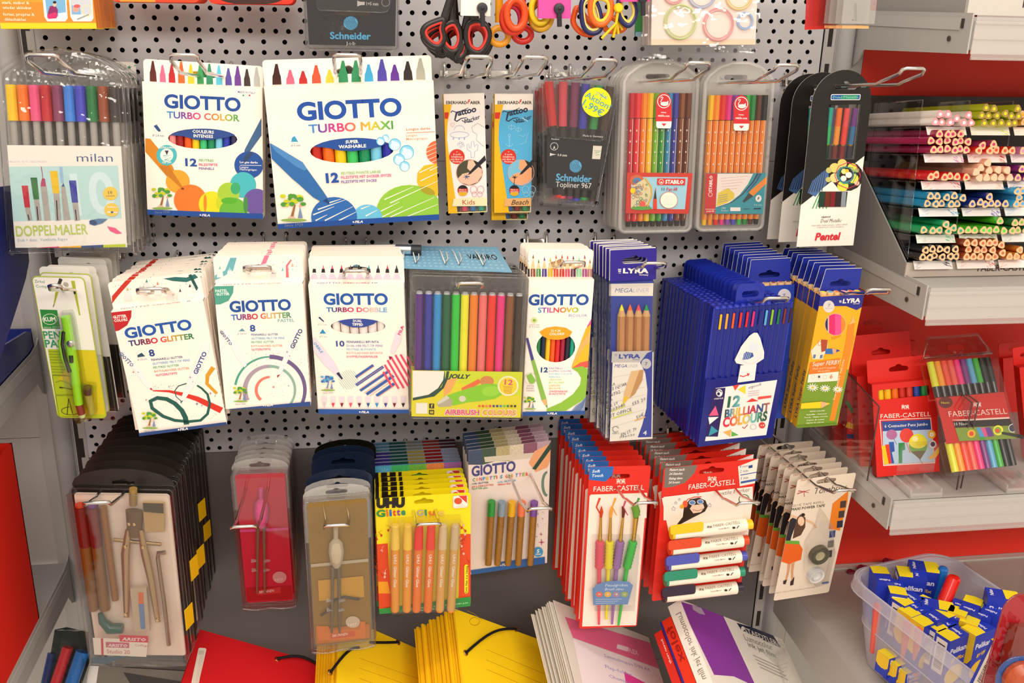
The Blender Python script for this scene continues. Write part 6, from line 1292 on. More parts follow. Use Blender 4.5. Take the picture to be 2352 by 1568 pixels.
# two dark backing cards in the compass stack
for i, (dy, lb) in enumerate(((29, 'first'), (70, 'second'))):
    f = Face([(75, 634), (189, 638), (248, 963), (131, 955)], 215); w, h = f.w/2, f.h; o = empty('compass_card', f'compass card turned so its black lower back shows, {lb} of two', 'compass', f.O+np.array([5, dy, -2]), f.M, 'turned compass cards')
    flat(o, rrect(-w+1, -h-3, w+2, -2, 5, 4), 0, .8, 'd8d4cc', PAPER, 'card'); flat(o, [(-w+2, -h-2), (w+1, -h-2), (w+1, -h*.6), (-w+2, -h*.6)], -.4, .3, '2a241e', PAPER, 'black_panel')
    m = MB(); m.prism(rrect(-w, -h-5, w+4, -h*.55, 5, 4), -16, -15.6, 'fff'); m.tube([(p[0], -15, p[1]) for p in rrect(-w, -h-5, w+4, -h*.55, 5, 4)], .8, 5, 'fff', True); m.build('blister', CLEAR, o)
# ---- glitter cartons
SIL = ('PENNARELLI GLITTER', 'GLITTERED FELT-TIP PENS', 'FEUTRES GLITTER', 'ROTULADORES GLITTER', 'GLITZERSTIFTE')
def stars(a, pts, cols=('c83a4a', '3a5a98', 'a04a60')):
    for i, (x, y, r) in enumerate(pts):
        c = cols[i % len(cols)]; a.poly([(x-r, y), (x-r*.15, y-r*.15), (x, y-r), (x+r*.15, y-r*.15), (x+r, y), (x+r*.15, y+r*.15), (x, y+r), (x-r*.15, y+r*.15)], c)
def dots(a, x0, y0, x1, y1, n, r=3, seed=1, cols=('c86a78', '6a7a98')):
    random.seed(seed)
    for i in range(n): a.ell(random.uniform(x0, x1), random.uniform(y0, y1), r*random.uniform(.6, 1.2), col=cols[i % len(cols)], n=6)
def top_face(t, f, depth, txts):
    """small print on the carton's upper edge, text reads along x"""
    m = MB(); w = f.w/2
    for s_, x0, wd, hh, c in txts:
        vv, ff = glyphs(s_, .01); sx = wd/vv[:, 0].max(); m.add([(x0+p[0]*sx, 3+p[1]*hh/.7, .1) for p in vv], ff, c)
    m.build('top_print', PAPER, t)
def glitter1():
    f = Face([(252, 716), (470, 690), (518, 973), (324, 999)], 214); f.org(*OA)
    t = giotto_box(f, 13, 29, 'white glitter pen carton with a dark green loop and red corner, tilted, frontmost'); w = f.w/2
    top_face(t, f, 13, (('GIOTTO', -w+9, 30, 5, '8a90a8'), ('TURBO GLITTER', -w+42, 30, 3.5, 'c87a80'), ('8', w-18, 4, 4, '8a90a8')))
    tb = Art(f, 12, clip=(-f.w/2, 0, f.w/2, 29), hole=slot(0, 29*.45, 28, 6, 9)); tb.poly([(960, 1185), (960, 1120), (1100, 960), (1130, 985), (1010, 1120)], 'c8321e')
    tb.poly([(1400, 970), (1500, 955), (1600, 960), (1670, 930), (1700, 960), (1600, 1000), (1480, 990)], '2a6a68'); tb.poly([(1615, 940), (1640, 930), (1700, 1050), (1685, 1075)], '17524c'); dots(tb, 970, 1010, 1700, 1060, 30, 3.5, 5)
    for x, y, c in ((1095, 1050, 'c8b040'), (1258, 980, '3a8a90'), (1352, 1000, 'd88a60'), (1460, 1075, '6a5a98'), (1545, 1060, '5a2a4a'), (1628, 1020, '3a2030')): tb.poly([(x-30, y+110), (x-22, y+40), (x-10, y+15), (x, y-8), (x+10, y+15), (x+24, y+40), (x+36, y+105)], 'eee6e2'); tb.poly([(x-9, y+22), (x, y-10), (x+11, y+20)], c)
    tb.put('printed_tips', PAPER, t)
    a = Art(f); a.poly([(935, 1262), (1128, 1240), (1125, 1300), (1090, 1370), (1020, 1415), (975, 1425)], 'c01c24'); a.text('GLITTER', 970, 1312, 1088, 1300, 24, 'f8e8e0', .05); a.text('COLORS', 980, 1342, 1096, 1330, 24, 'f8e8e0', .05)
    a.text('GIOTTO', 1080, 1482, 1650, 1400, 86, '1f56a8', .05); a.text('TURBO GLITTER', 1108, 1548, 1668, 1482, 46, ['2a4a90', '4a2a60', '7a2040', 'c02038', 'e03a40', 'd8904a', 'b8a030', '4a8a50', '1c6a50'], .045)
    f.org(*PA); a.text('8', 1285, 218, 1332, 210, 56, '1f3f88', .04)
    for s_, y, x, wd, c in (('PENNARELLI GLITTER', 256, 1300, 268, '5a6488'), ('GLITTERED FELT-TIP PENS', 289, 1308, 322, '78a8d8'), ('FEUTRES GLITTER', 322, 1316, 222, '6ab080'), ('ROTULADORES GLITTER', 355, 1326, 300, 'f09878'), ('GLITZERSTIFTE', 388, 1334, 188, 'e8607c')): a.text(s_, x, y, x+wd, y-wd*.1, 18, c, .03)
    a.ring(1210, 198, 36, 34, 2, 'd8c8c8'); a.poly([(1180, 205), (1215, 185), (1245, 215), (1180, 225)], '2a4a60'); a.text('Ø 2,8 mm', 1180, 255, 1262, 244, 15, '8a90a8', .0)
    # pen prints and ribbons
    a.line([(1310, 510), (1450, 515), (1560, 540), (1690, 580), (1900, 680)], 10, 'd83020', 62); a.line([(1830, 310), (1780, 380), (1775, 450), (1860, 535)], 40, 'd89a20', 26)
    a.line([(1600, 800), (1590, 740), (1560, 680), (1500, 620), (1430, 582), (1350, 572), (1290, 600), (1305, 660), (1400, 730), (1500, 765), (1620, 775), (1720, 765), (1780, 710), (1800, 620), (1780, 540), (1730, 490), (1690, 465)], 46, '1c5a50', 16)
    a.line([(1600, 448), (1530, 470), (1500, 510), (1510, 560), (1560, 605)], 10, '1c5a58', 6); 
    a.poly([(1030, 160), (1060, 150), (1250, 400), (1300, 490), (1285, 505), (1230, 450)], 'f4f0ee'); a.text('GIOTTO', 1012, 190, 1128, 310, 32, '5a6a98', .04); a.poly([(1285, 490), (1310, 508), (1290, 500)], 'c02830'); a.poly([(1283, 490), (1300, 486), (1310, 510)], 'c02830')
    a.poly([(1740, 100), (1790, 85), (1800, 150), (1660, 480), (1580, 590), (1555, 600), (1550, 580)], 'f2eeec'); a.text('GIOTTO', 1690, 372, 1775, 185, 36, '3a4a88', .05); a.poly([(1548, 600), (1572, 592), (1552, 620)], '2a5a70')
    stars(a, [(1145, 350, 14), (1185, 352, 10), (1632, 395, 14), (1655, 432, 9), (1690, 622, 18), (1732, 636, 12), (1805, 532, 16), (1845, 555, 10), (1255, 588, 12)]); dots(a, 1300, 450, 1560, 500, 22, 3, 7); dots(a, 1240, 540, 1520, 780, 30, 2.6, 8); dots(a, 1620, 700, 1880, 800, 18, 2.6, 9)
    tree(a, 1290, 765, 115)
    a.poly([(1180, 868), (1950, 770), (1960, 830), (1190, 930)], '26427e'); fila(a, 1528, 848, 1616, 836, 20)
    a.put('print', PAPER, t); return t
t = glitter1(); stack(t, 11, 14, 'white glitter pen carton', 'glitter pen cartons, leftmost stack', yaw=.02, roll=.05, skip=('print', 'top_print'))
def glitter2():
    f = Face([(490, 658), (696, 651), (713, 932), (519, 938)], 205); f.org(*OA)
    t = giotto_box(f, 13, 31, 'white pastel glitter pen carton with a green corner and concentric arcs'); w = f.w/2
    top_face(t, f, 13, (('GIOTTO', -w+9, 30, 5, '8a90a8'), ('TURBO GLITTER', -w+42, 30, 3.5, 'd8a0a0')))
    tb = Art(f, 12, clip=(-w, 0, w, 31), hole=slot(0, 31*.45, 28, 6, 9)); tb.poly([(1975, 790), (2030, 790), (2000, 900), (1900, 960), (1840, 985), (1845, 940), (1930, 900)], '6ab0b8'); f.org(*OB)
    tb.poly([(105, 770), (145, 768), (115, 840), (70, 850)], 'e87a98'); tb.line([(332, 808), (295, 860), (300, 960)], 12, 'd8707c', 26)
    for x, y, c in ((-420+140, 870, '8ac0b0'), (-195, 880, 'a8c8c8'), (175, 905, '4a5a98'), (258, 885, '70c0b8'), (342, 848, 'e0a898')): tb.poly([(x-26, y+90), (x-20, y+30), (x-8, y+10), (x, y-12), (x+8, y+10), (x+22, y+30), (x+30, y+88)], 'ece6e6'); tb.poly([(x-10, y+20), (x, y-14), (x+10, y+18)], c)
    dots(tb, -200, 800, 380, 930, 36, 3, 15); tb.put('printed_tips', PAPER, t)
    f.org(*OA); a = Art(f); a.poly([(1815, 1030), (2005, 1022), (2000, 1090), (1960, 1160), (1890, 1190), (1825, 1195)], '4fa08c'); a.text('PASTEL', 1848, 1086, 1952, 1082, 22, 'e0f0e8', .05); a.text('GLITTER', 1853, 1114, 1970, 1110, 22, 'e0f0e8', .05)
    f.org(*OB); X = -2128.3
    def TA(x): return x+X
    a.text('GIOTTO', TA(1935), 1255, 332, 1235, 90, '1f4f9c', .05); a.text('TURBO GLITTER', TA(1948), 1325, 335, 1302, 46, ['2a8ad0', '5a3a90', 'a02a60', 'd0283c', 'e05040', 'e0b880', 'c8a860', '6aa068', '2a8068'], .045); a.text('PASTEL', 218, 1342, 360, 1338, 26, '6aaab0', .02)
    a.text('8', TA(2108), 1422, TA(2155), 1420, 54, '2a4f9a', .04); a.ring(TA(2037), 1405, 36, 34, 2, 'd0d0d0'); a.poly([(TA(2010), 1420), (TA(2040), 1395), (TA(2065), 1420)], '5a90a8'); a.text('Ø 2,8 mm', TA(2000), 1452, TA(2080), 1446, 14, '8a90a8')
    for s_, y, wd, c in zip(SIL, (1458, 1490, 1522, 1555, 1586), (230, 285, 195, 270, 165), ('6878a8', '7ab0d8', '78b898', 'f0a088', 'e8708c')): a.text(s_, TA(2118), y, TA(2118+wd), y-4, 17, c, .03)
    f.org(*PB)
    for r0, c, w_, a0, a1 in ((300, '4aa08a', 20, 3.3, 4.75), (300, '6a5a88', 40, 4.7, 6.75), (215, 'a898a8', 42, 2.7, 4.75), (215, '8ab0a0', 26, 4.7, 6.9), (118, 'ee7a68', 28, 2.3, 4.7)):
        a.line([(150+r0*cos(u), 505+r0*.95*sin(u)) for u in np.linspace(a0, a1, 18)], w_, c, w_*.7)
    a.poly([(TA(1838), -60), (TA(1870), -70), (TA(2040), 180), (TA(2080), 290), (TA(2060), 310), (TA(2000), 240)], 'eceaea'); f.org(*OB); a.text('GIOTTO', TA(1842), 1420, TA(1938), 1545, 26, '4a5a88', .04); f.org(*PB)
    a.poly([(400, -90), (440, -110), (445, -60), (300, 260), (240, 375), (215, 385), (212, 355)], 'efebea'); a.text('GIOTTO', 352, 152, 432, -10, 34, '3a3f70', .05); a.poly([(210, 378), (238, 370), (215, 400)], 'a03038')
    stars(a, [(180, 478, 16), (310, 468, 10), (298, 178, 14), (318, 212, 9)]); dots(a, -60, 180, 420, 300, 24, 3, 21); dots(a, 120, 400, 360, 560, 16, 2.5, 22); tree(a, TA(2028), 545, 105)
    a.poly([(TA(1930), 662), (510, 598), (512, 655), (TA(1930), 712)], '2a4888'); fila(a, 88, 642, 176, 636, 18)
    a.put('print', PAPER, t); return t
t = glitter2(); stack(t, 8, 14, 'white pastel glitter pen carton', 'pastel glitter pen cartons', yaw=.015, roll=.02, skip=('print', 'top_print'))
def stripes(a, cx, cy, r, ang, n, w, col, ky=1.):
    u, v = cos(ang), sin(ang)
    for k in range(n):
        o = (k+.5)/n*2-1; h = sqrt(1-o*o); a.line([(cx+r*(-v*o-u*h), cy+r*ky*(u*o-v*h)), (cx+r*(-v*o+u*h), cy+r*ky*(u*o+v*h))], w, col)
def dobble():
    f = Face([(706, 653), (928, 653), (939, 949), (734, 947)], 200); f.org(*OB); win = oval(f, 905, 1378, 235, 66)
    t = giotto_box(f, 13, 29, 'white dual tipped felt pen carton with blue and red diagonal stripes', win=win); w = f.w/2
    window_pens(t, f, 905, 1378, 236, 66, ['efe6de', 'efe3dc', 'f0e0dc', 'efe6e0', 'f0e2e0', 'ece4dc'], 13)
    top_face(t, f, 13, (('GIOTTO', -w+9, 26, 5, '6a78b0'), ('TURBO DOBBLE', -w+38, 30, 3.5, 'c0507a'), ('10', w-36, 6, 4, '4a5890')))
    tb = Art(f, 12, clip=(-w, 0, w, 29), hole=slot(0, 29*.45, 28, 6, 9))
    for x, y, c in ((530, 885, 'fff'), (607, 850, 'e8708c'), (684, 865, 'e84a7c'), (763, 850, 'd83a50'), (840, 855, '5a4a58'), (918, 850, '38424a'), (998, 855, '3aa0b0'), (1077, 850, '4a5a80'), (1157, 855, 'e83a60'), (1236, 850, '3a3f58')):
        tb.poly([(x-38, 975), (x-18, 930), (x+16, 930), (x+40, 975)], 'd8c8dc'); tb.poly([(x-17, 918), (x-12, 885), (x+12, 885), (x+16, 918)], '241c28')
        if c != 'fff': tb.poly([(x-8, 885), (x, 848), (x+9, 885)], c)
    tb.put('printed_tips', PAPER, t)
    a = Art(f); a.hole = win; a.text('GIOTTO', 612, 1190, 1162, 1190, 92, '1f56a8', .05); a.text('TURBO DOBBLE', 633, 1254, 1155, 1256, 38, ['2a8ac8', '3a4a90', '6a2a60', 'b02a60', 'e82a60', 'e83a60', 'f0a0a0', 'f4c8b8', '90b8d8', '4a98d0'], .045)
    a.hole = None; pts = [(905+234*cos(u), 1378+66*sin(u)) for u in np.linspace(-pi+.75, -.75, 12)]; a.poly(pts+[(1040, 1358), (960, 1385), (860, 1388), (775, 1360)], '31489a'); a.text('DUAL', 863, 1342, 938, 1342, 22, 'f4ece8', .05); a.text('TIPPED', 855, 1372, 950, 1374, 22, 'f4ece8', .05)
    a.ring(592, 1318, 36, 34, 2, 'e0c8c8'); a.line([(570, 1300), (612, 1338)], 16, '2c3a60', 10); a.text('Ø 2,1 mm', 560, 1368, 638, 1370, 13, '8a90a8'); a.ring(602, 1422, 34, 32, 2, 'e0c8c8'); a.poly([(575, 1440), (602, 1400), (630, 1440)], '2a88c0'); a.text('Ø 5 mm', 576, 1472, 640, 1473, 13, '8a90a8')
    f.org(*PB); a.text('10', 718, 130, 790, 130, 46, '3a4a90', .04)
    for s_, y, wd, c in (('PENNARELLI BIPUNTA', 101, 276, '6a6aa8'), ('DUAL-NIB FELT-TIP PENS', 134, 310, 'a8a0d0'), ('FEUTRES BI-POINTE', 165, 252, '9ac0e0'), ('ROTULADORES BIPUNTA', 196, 310, 'f0a8a8'), ('DOPPELFASERMALER', 227, 268, 'f0708c')): a.text(s_, 808, y, 808+wd, y, 18, c, .03)
    random.seed(0)
    stripes(a, 825, 415, 84, .9, 11, 3, '7ab0a8'); stripes(a, 1050, 422, 168, -.72, 5, 26, '3a60a8', .78); stripes(a, 1062, 430, 166, -.72, 6, 4, 'e8907c', .78); stripes(a, 1262, 345, 140, 1.02, 7, 17, 'e8486c', 1.05)
    a.poly([(520, 60), (540, 55), (700, 260), (770, 395), (755, 405), (620, 290), (520, 160)], 'e0d8e8'); a.text('OBBLE', 522, 100, 590, 190, 22, '6a98c8', .04); a.poly([(718, 360), (742, 348), (775, 405), (765, 412)], '20284a')
    a.poly([(1235, 0), (1290, -30), (1270, 90), (1215, 190), (1180, 180)], 'ecdce6'); a.poly([(1168, 212), (1200, 218), (1180, 248)], '9a2040'); f.org(*OB); a.text('FILA', 1268, 1452, 1300, 1375, 24, 'd83a60', .05); f.org(*PB)
    tree(a, 650, 450, 105, 'Since 1920', blue=True)
    for i, c in enumerate(('d8ccd8', 'e83a5c', '8a1c3c', 'f0506c', '5a1c48', '2a5a88', '2a90d0', '3a3f98', '7a1c38', '1a1424')): x = 618+i*75; a.poly([(x-22, 555), (x+22, 555), (x+16, 605), (x-16, 605)], 'e6dae6'); a.poly([(x-15, 612), (x+15, 612), (x, 650)], c)
    a.poly([(560, 662), (1350, 668), (1352, 712), (570, 705)], '2a55a0'); fila(a, 915, 696, 1000, 698, 18); a.put('print', PAPER, t); return t
t = dobble(); stack(t, 7, 14, 'white dual tipped pen carton', 'dual tipped pen cartons', skip=('print', 'top_print'))
# ---- clear wallet with twelve thick pens and a lime card
def airbrush():
    f = Face([(946, 632), (1213, 637), (1201, 964), (940, 957)], 222); f.org(*OB); w, h = f.w/2, f.h
    t = thing('felt_pen_wallet', 'clear wallet of twelve thick felt pens with a yellow-green airbrush card', 'felt pens', f)
    z0 = f.loc(1700, 1115)[1]; cols = ['5a2c80', '36389c', '2a90d0', '17613c', '2cc83c', 'f2ee24', 'f08418', 'f07470', 'ee3226', 'ea2c80', '8a5224', '3a2c22']; P_ = (2*w-8)/12
    for i, c in enumerate(cols):
        x = -w+4+P_*(i+.5); m = MB(); m.rod((x, 7, -h+5), (x, 7, z0), P_*.46, n=12, col=c); p = m.build('felt_pen', GLOSS, t); m = MB(); m.rod((x, 7, z0), (x, 7, z0+2.5), P_*.36, P_*.3, n=12, col='c8c8cc'); m.build('pen_plug', SATIN, p)
    f.org(*PB); cz = f.loc(1700, 340)[1]; flat(t, [(-w+2, -h+2), (w-2, -h+2), (w-2, cz), (-w+2, cz)], -1, .6, 'e8dc1c', PAPER, 'insert_card')
    a = Art(f, -1); a.poly([(1380, 340), (2310, 350), (2300, 560), (2050, 520), (1700, 420)], 'd4e01c'); a.poly([(1640, 420), (1760, 400), (1700, 520), (1640, 560)], 'f6b060'); a.ell(2010, 430, 60, 45, 'd88a4a'); a.poly([(1375, 340), (1650, 345), (1650, 420), (1600, 500), (1520, 565), (1375, 590)], '1c4a38'); a.poly([(1375, 340), (1645, 345), (1635, 420), (1590, 490), (1510, 545), (1375, 572)], 'f8f4e8')
    a.poly([(1665, 345), (1688, 345), (1680, 400), (1640, 490), (1560, 560), (1375, 595), (1375, 580), (1540, 545), (1620, 480), (1655, 400)], '1c4a38')
    a.text('JOLLY', 1675, 402, 1872, 408, 34, '16382c', .06, .3)
    a.line([(1800, 510), (1950, 425)], 48, 'ee7038', 40); a.poly([(1672, 550), (1790, 510), (1900, 475), (2000, 450), (2090, 455), (2135, 490), (2140, 545), (2080, 580), (1960, 600), (1850, 610), (1720, 640), (1690, 610)], '8cd01c')
    a.ell(2045, 515, 78, 44, 'a0dc30', -.1); a.ell(1800, 580, 30, 26, 'e0d8c0'); a.poly([(1585, 610), (1665, 550), (1715, 595), (1705, 645), (1600, 650), (1585, 635)], 'b8b098'); a.poly([(1585, 610), (1665, 550), (1690, 575), (1592, 630)], 'ddd8c8')
    a.ell(2192, 470, 90, 86, 'f4f0c8', n=30); a.ell(2192, 470, 76, 72, 'f0d81c', n=30)
    a.text('12', 2160, 458, 2230, 462, 44, 'e04a7c', .03)
    for k, s_ in enumerate(('FARBEN', 'COLOURS', 'BARV', 'COLORI')): a.text(s_, 2150+k*3, 482+k*17, 2228-k*3, 486+k*17, 12, 'd87040', .02)
    a.poly([(1402, 615), (1502, 615), (1500, 708), (1400, 706)], 'f4f0e0'); a.raw([f.loc(*q) for q in ((1515, 618), (1558, 618), (1558, 660), (1515, 658))], '241c14'); a.text('f', 1530, 654, 1546, 654, 28, 'f0e020', .04); a.raw([f.loc(*q) for q in ((1514, 672), (1558, 673), (1557, 712), (1514, 710))], '241c14'); a.raw([f.loc(*q) for q in ((1524, 682), (1549, 682), (1549, 702), (1524, 701))], 'e8d81c'); a.poly([(1533, 686), (1543, 692), (1533, 698)], '241c14')
    for k, c in enumerate(('ee6a20', 'ee4a20', 'f08050', 'ea3a60', '5a3a78', '2a3a80', '3a8ad0', '6ac83c', '2a8a50', '7a3a20', '2a3020')): a.raw([f.loc(*q) for q in ((1936+k*30.5, 630), (1955+k*30.5, 630), (1955+k*30.5, 648), (1936+k*30.5, 648))], c)
    for dx, cc in ((0, 'f8e8d0'),): 
        a.text('AIRBRUSH', 1642, 718, 1948, 722, 52, 'f8ead8', .09); a.text('COLOURS', 1964, 722, 2264, 726, 52, 'f8ead8', .09); a.text('AIRBRUSH', 1648, 714, 1944, 717, 44, 'ea4a84', .04); a.text('COLOURS', 1970, 717, 2258, 721, 44, 'f09a4c', .04)
    a.put('print', PAPER, t); out = rrect(-w, -h, w, 0, 5, 4)
    m = MB(); m.prism(out, -2, -1.5, 'fff'); m.prism(out, 15, 15.5, 'fff'); m.tube([(p[0], -2, p[1]) for p in out], .9, 6, 'fff', True); m.build('wallet', CRINKLE, t)
    f.org(*OB); hh = f.loc(1870, 1015); m = MB(); m.prism([(-w+1, z0+3), (w-1, z0+3), (w-1, -1), (-w+1, -1)], 2, 2.5, 'fff', hole=slot(hh[0], hh[1], 32, 8, 8)); m.tube([(p[0], 2, p[1]) for p in [(-w+1, z0+3), (w-1, z0+3), (w-1, -1), (-w+1, -1)]], .7, 5, 'fff', True); m.tube([(p[0], 2, p[1]) for p in slot(hh[0], hh[1], 32, 8, 8)], .7, 5, 'fff', True); m.build('hang_flap', CLEAR, t)
    return t
t = airbrush(); stack(t, 5, 19, 'clear wallet of twelve thick pens', 'airbrush pen wallets', skip=('print', 'felt_pen', 'pen_plug'))
# ---- blue compass card lying across the hooks
Zc = -228; q = [atz(*p, Zc) for p in ((783, 562), (1142, 567), (1176, 624), (772, 609))]; c0 = sum(q)/4
o = empty('compass_card', 'light blue card lying flat across two hooks with a clear lead tube on top', 'compass', c0); m = MB()
V = [(p-c0) for p in q]; m.add([tuple(p) for p in V]+[(p[0], p[1], p[2]-1) for p in V], [(0, 1, 2, 3), (7, 6, 5, 4), (0, 4, 5, 1), (1, 5, 6, 2), (2, 6, 7, 3), (3, 7, 4, 0)], '7fb8da'); m.build('card', PAPER, o)
U_ = (V[1]-V[0]); W_ = (V[3]-V[0])
def cp(u, v, e=.15): p = V[0]+U_*u+(W_+(V[2]-V[1]-W_)*u)*v; return (p[0], p[1], p[2]+e)
m = MB(); random.seed(9)
for r_ in range(7):
    for k in range(30):
        u0 = .02+k*.032+random.uniform(0, .006); v0 = .12+r_*.125; m.add([cp(u0, v0), cp(u0+random.uniform(.008, .022), v0), cp(u0+.015, v0+.05), cp(u0, v0+.05)], [(0, 1, 2, 3)], 'a4d2ea')
for k in range(22): m.add([cp(.04+k*.006, .1, .2), cp(.043+k*.006, .1, .2), cp(.043+k*.006, .3, .2), cp(.04+k*.006, .3, .2)], [(0, 1, 2, 3)], '2a3a48')
vv, ff = glyphs('VALORO', .02); m.add([cp(.78+p[0]*.045, .55-p[1]*.3, .2) for p in vv], ff, 'd8ecf4')
m.build('print', PAPER, o)
for u in (.13, .22, .36, .45, .62, .7, .84):
    m = MB(); a_, b_ = cp(u, .25, 2), cp(u+.01, .85, 2); m.tube([a_, cp(u, .5, 5), b_, cp(u+.03, .7, 4), cp(u+.035, .4, 3)], .8, 5, 'e8e4dc'); m.build('plastic_tie', SATIN, o)
a_, b_, c_ = cp(.345, .45, 7), cp(.44, .45, 7), cp(.5, .45, 7); m = MB(); m.rod(a_, b_, 6, n=14, col='d8dce0'); m.build('lead_tube', SILVER, o); m = MB(); m.rod(b_, c_, 6.2, n=14, col='2c2c30'); m.build('tube_cap', SATIN, o)
# ---- two-colour pencils carton
def stilnovo():
    f = Face([(1216, 643), (1364, 640), (1343, 951), (1198, 953)], 200); f.org(*OC); win = oval(f, 473, 1556-0, 166, 132)
    t = giotto_box(f, 13, 33, 'white carton of two-colour pencils with a round window and a yellow, red and green swirl', win=win); w = f.w/2
    window_pens(t, f, 473, 1556, 168, 132, ['2a7a48', '1c2a40', 'f0c020', 'e85a1c', 'd8282c', 'a01c38', '2a1c30', '1c9a80'], 13, name='pencil')
    tb = Art(f, 12, clip=(-w, 0, w, 33), hole=slot(0, 33*.45, 28, 6, 9))
    for x, y, c in ((230, 790, '3a3030'), (278, 760, '8a4a30'), (325, 800, '4a8a4a'), (375, 780, '4a3a90'), (425, 785, 'f0b020'), (475, 762, 'e05030'), (525, 760, 'c83a30'), (573, 765, 'd8506a'), (622, 768, '5a2a4a'), (672, 780, '8ad0a0'), (720, 762, 'a04a80'), (765, 800, 'a8706a')):
        tb.poly([(x-22, 975), (x-20, 880), (x, y+30), (x+18, 880), (x+20, 975)], 'eec898'); tb.poly([(x-22, 975), (x-20, 885), (x+19, 885), (x+21, 975)], c); tb.poly([(x-7, y+35), (x, y), (x+8, y+35)], c); tb.line([(x-3, 890), (x-3, 972)], 4, 'f4e8e0')
    tb.put('printed_tips', PAPER, t)
    a = Art(f); a.hole = win; a.text('GIOTTO', 237, 1195, 752, 1192, 88, '1f4f9c', .05); a.text('STILNOVO', 318, 1260, 665, 1258, 42, ['3ab0e0', '7a4ab0', 'd83a90', 'e83a50', 'ee5a30', 'f0a020', 'e8c020', '6ab83a'], .04); a.text('BICOLOR', 583, 1296, 742, 1296, 22, 'a8a0c8', .03)
    a.hole = None; pts = [(473+165*cos(u), 1556+131*sin(u)) for u in np.linspace(-pi+.62, -.62, 12)]
    pts = [(330, 1425), (390, 1390), (473, 1378), (560, 1390), (615, 1425), (590, 1465), (530, 1490), (470, 1494), (410, 1488), (355, 1460)]; a.poly(pts, 'f2a01c')
    a.text('12 = 24', 432, 1424, 512, 1424, 18, 'fbf0e0', .04); a.text('COLORS!', 415, 1454, 545, 1452, 20, 'fbf0e0', .04); a.ell(288, 1327, 28, 26, 'd8e0a0'); a.ell(288, 1327, 13, 12, '8ab83a'); a.text('QUALITY LEAD', 242, 1370, 334, 1370, 10, 'a8a0a8', .01); a.text('Ø 3,3 mm', 242, 1388, 334, 1388, 12, 'a8a0a8', .01)
    a.poly([(785, 1300), (790, 1350), (740, 1410), (740, 1380)], 'e0507c')
    f.org(*PC); a.text('12', 342, 352, 404, 352, 40, '1f4f8c', .05)
    for s_, y, wd, c in (('PASTELLI', 326, 112, 'a8a0d0'), ('DOPPIO COLORE', 350, 192, 'b8a8d0'), ('DOUBLE COLOUR', 374, 200, '9ad0f0'), ('PENCILS', 400, 98, '9ad0f0'), ('CRAYONS', 424, 108, 'b8dc90'), ('BICOLORES', 448, 132, 'b8dc90'), ('LAPICES', 474, 96, 'f8c078'), ('BICOLOR', 498, 100, 'f8c078'), ('ZWEIFARBIGE', 524, 158, 'f0788c'), ('BUNTSTIFTE', 546, 140, 'f0788c')): a.text(s_, 414, y, 414+wd, y-1, 15, c, .03)
    a.poly([(730, -20), (770, -60), (770, 100), (760, 110), (690, 180), (640, 290), (608, 315), (612, 290)], 'f2b020'); a.poly([(770, -10), (770, 90), (640, 300), (612, 312), (680, 120)], 'e8b060'); a.poly([(608, 318), (680, 240), (760, 232), (768, 100), (770, 320), (700, 305)], 'e85a4a'); a.poly([(768, 90), (720, 130), (650, 250), (608, 318), (680, 270), (760, 250)], 'f4b828')
    a.poly([(608, 318), (700, 300), (760, 330), (745, 560), (690, 600), (560, 680), (395, 690), (395, 665), (520, 610), (620, 540), (680, 460), (690, 400), (660, 350)], '8cbc3c'); a.poly([(755, 520), (740, 690), (600, 690), (640, 640), (700, 600)], '8a98b8')
    for k in range(7): a.line([(740-k*6, 560+k*14), (620+k*10, 685)], 3, '3a5a90')
    a.poly([(215, 60), (235, 55), (285, 240), (262, 255)], '4a4890'); a.poly([(262, 255), (288, 240), (395, 590), (402, 660), (350, 590)], '8aba4c'); a.poly([(350, 590), (392, 580), (400, 660)], 'e0b070'); a.poly([(385, 638), (399, 632), (402, 664)], '4a9a3a')
    a.ring(255, 405, 50, 50, 3, 'c8c8b0'); a.poly([(220, 380), (262, 360), (300, 420), (280, 448), (250, 448)], '8ac04c')
    for k, s_ in enumerate(('WATER', 'BASED', 'VARNISH')): a.text(s_, 222-k*2, 474+k*20, 286+k*2, 474+k*20, 12, '9a98a0', .01)
    tree(a, 250, 620, 88, 'Since 1920'); a.poly([(150, 690), (760, 680), (760, 715), (150, 725)], '1f5098'); fila(a, 398, 712, 480, 711, 17); a.put('print', PAPER, t); return t
t = stilnovo(); stack(t, 4, 15, 'white carton of two-colour pencils', 'two-colour pencil cartons', skip=('print',))
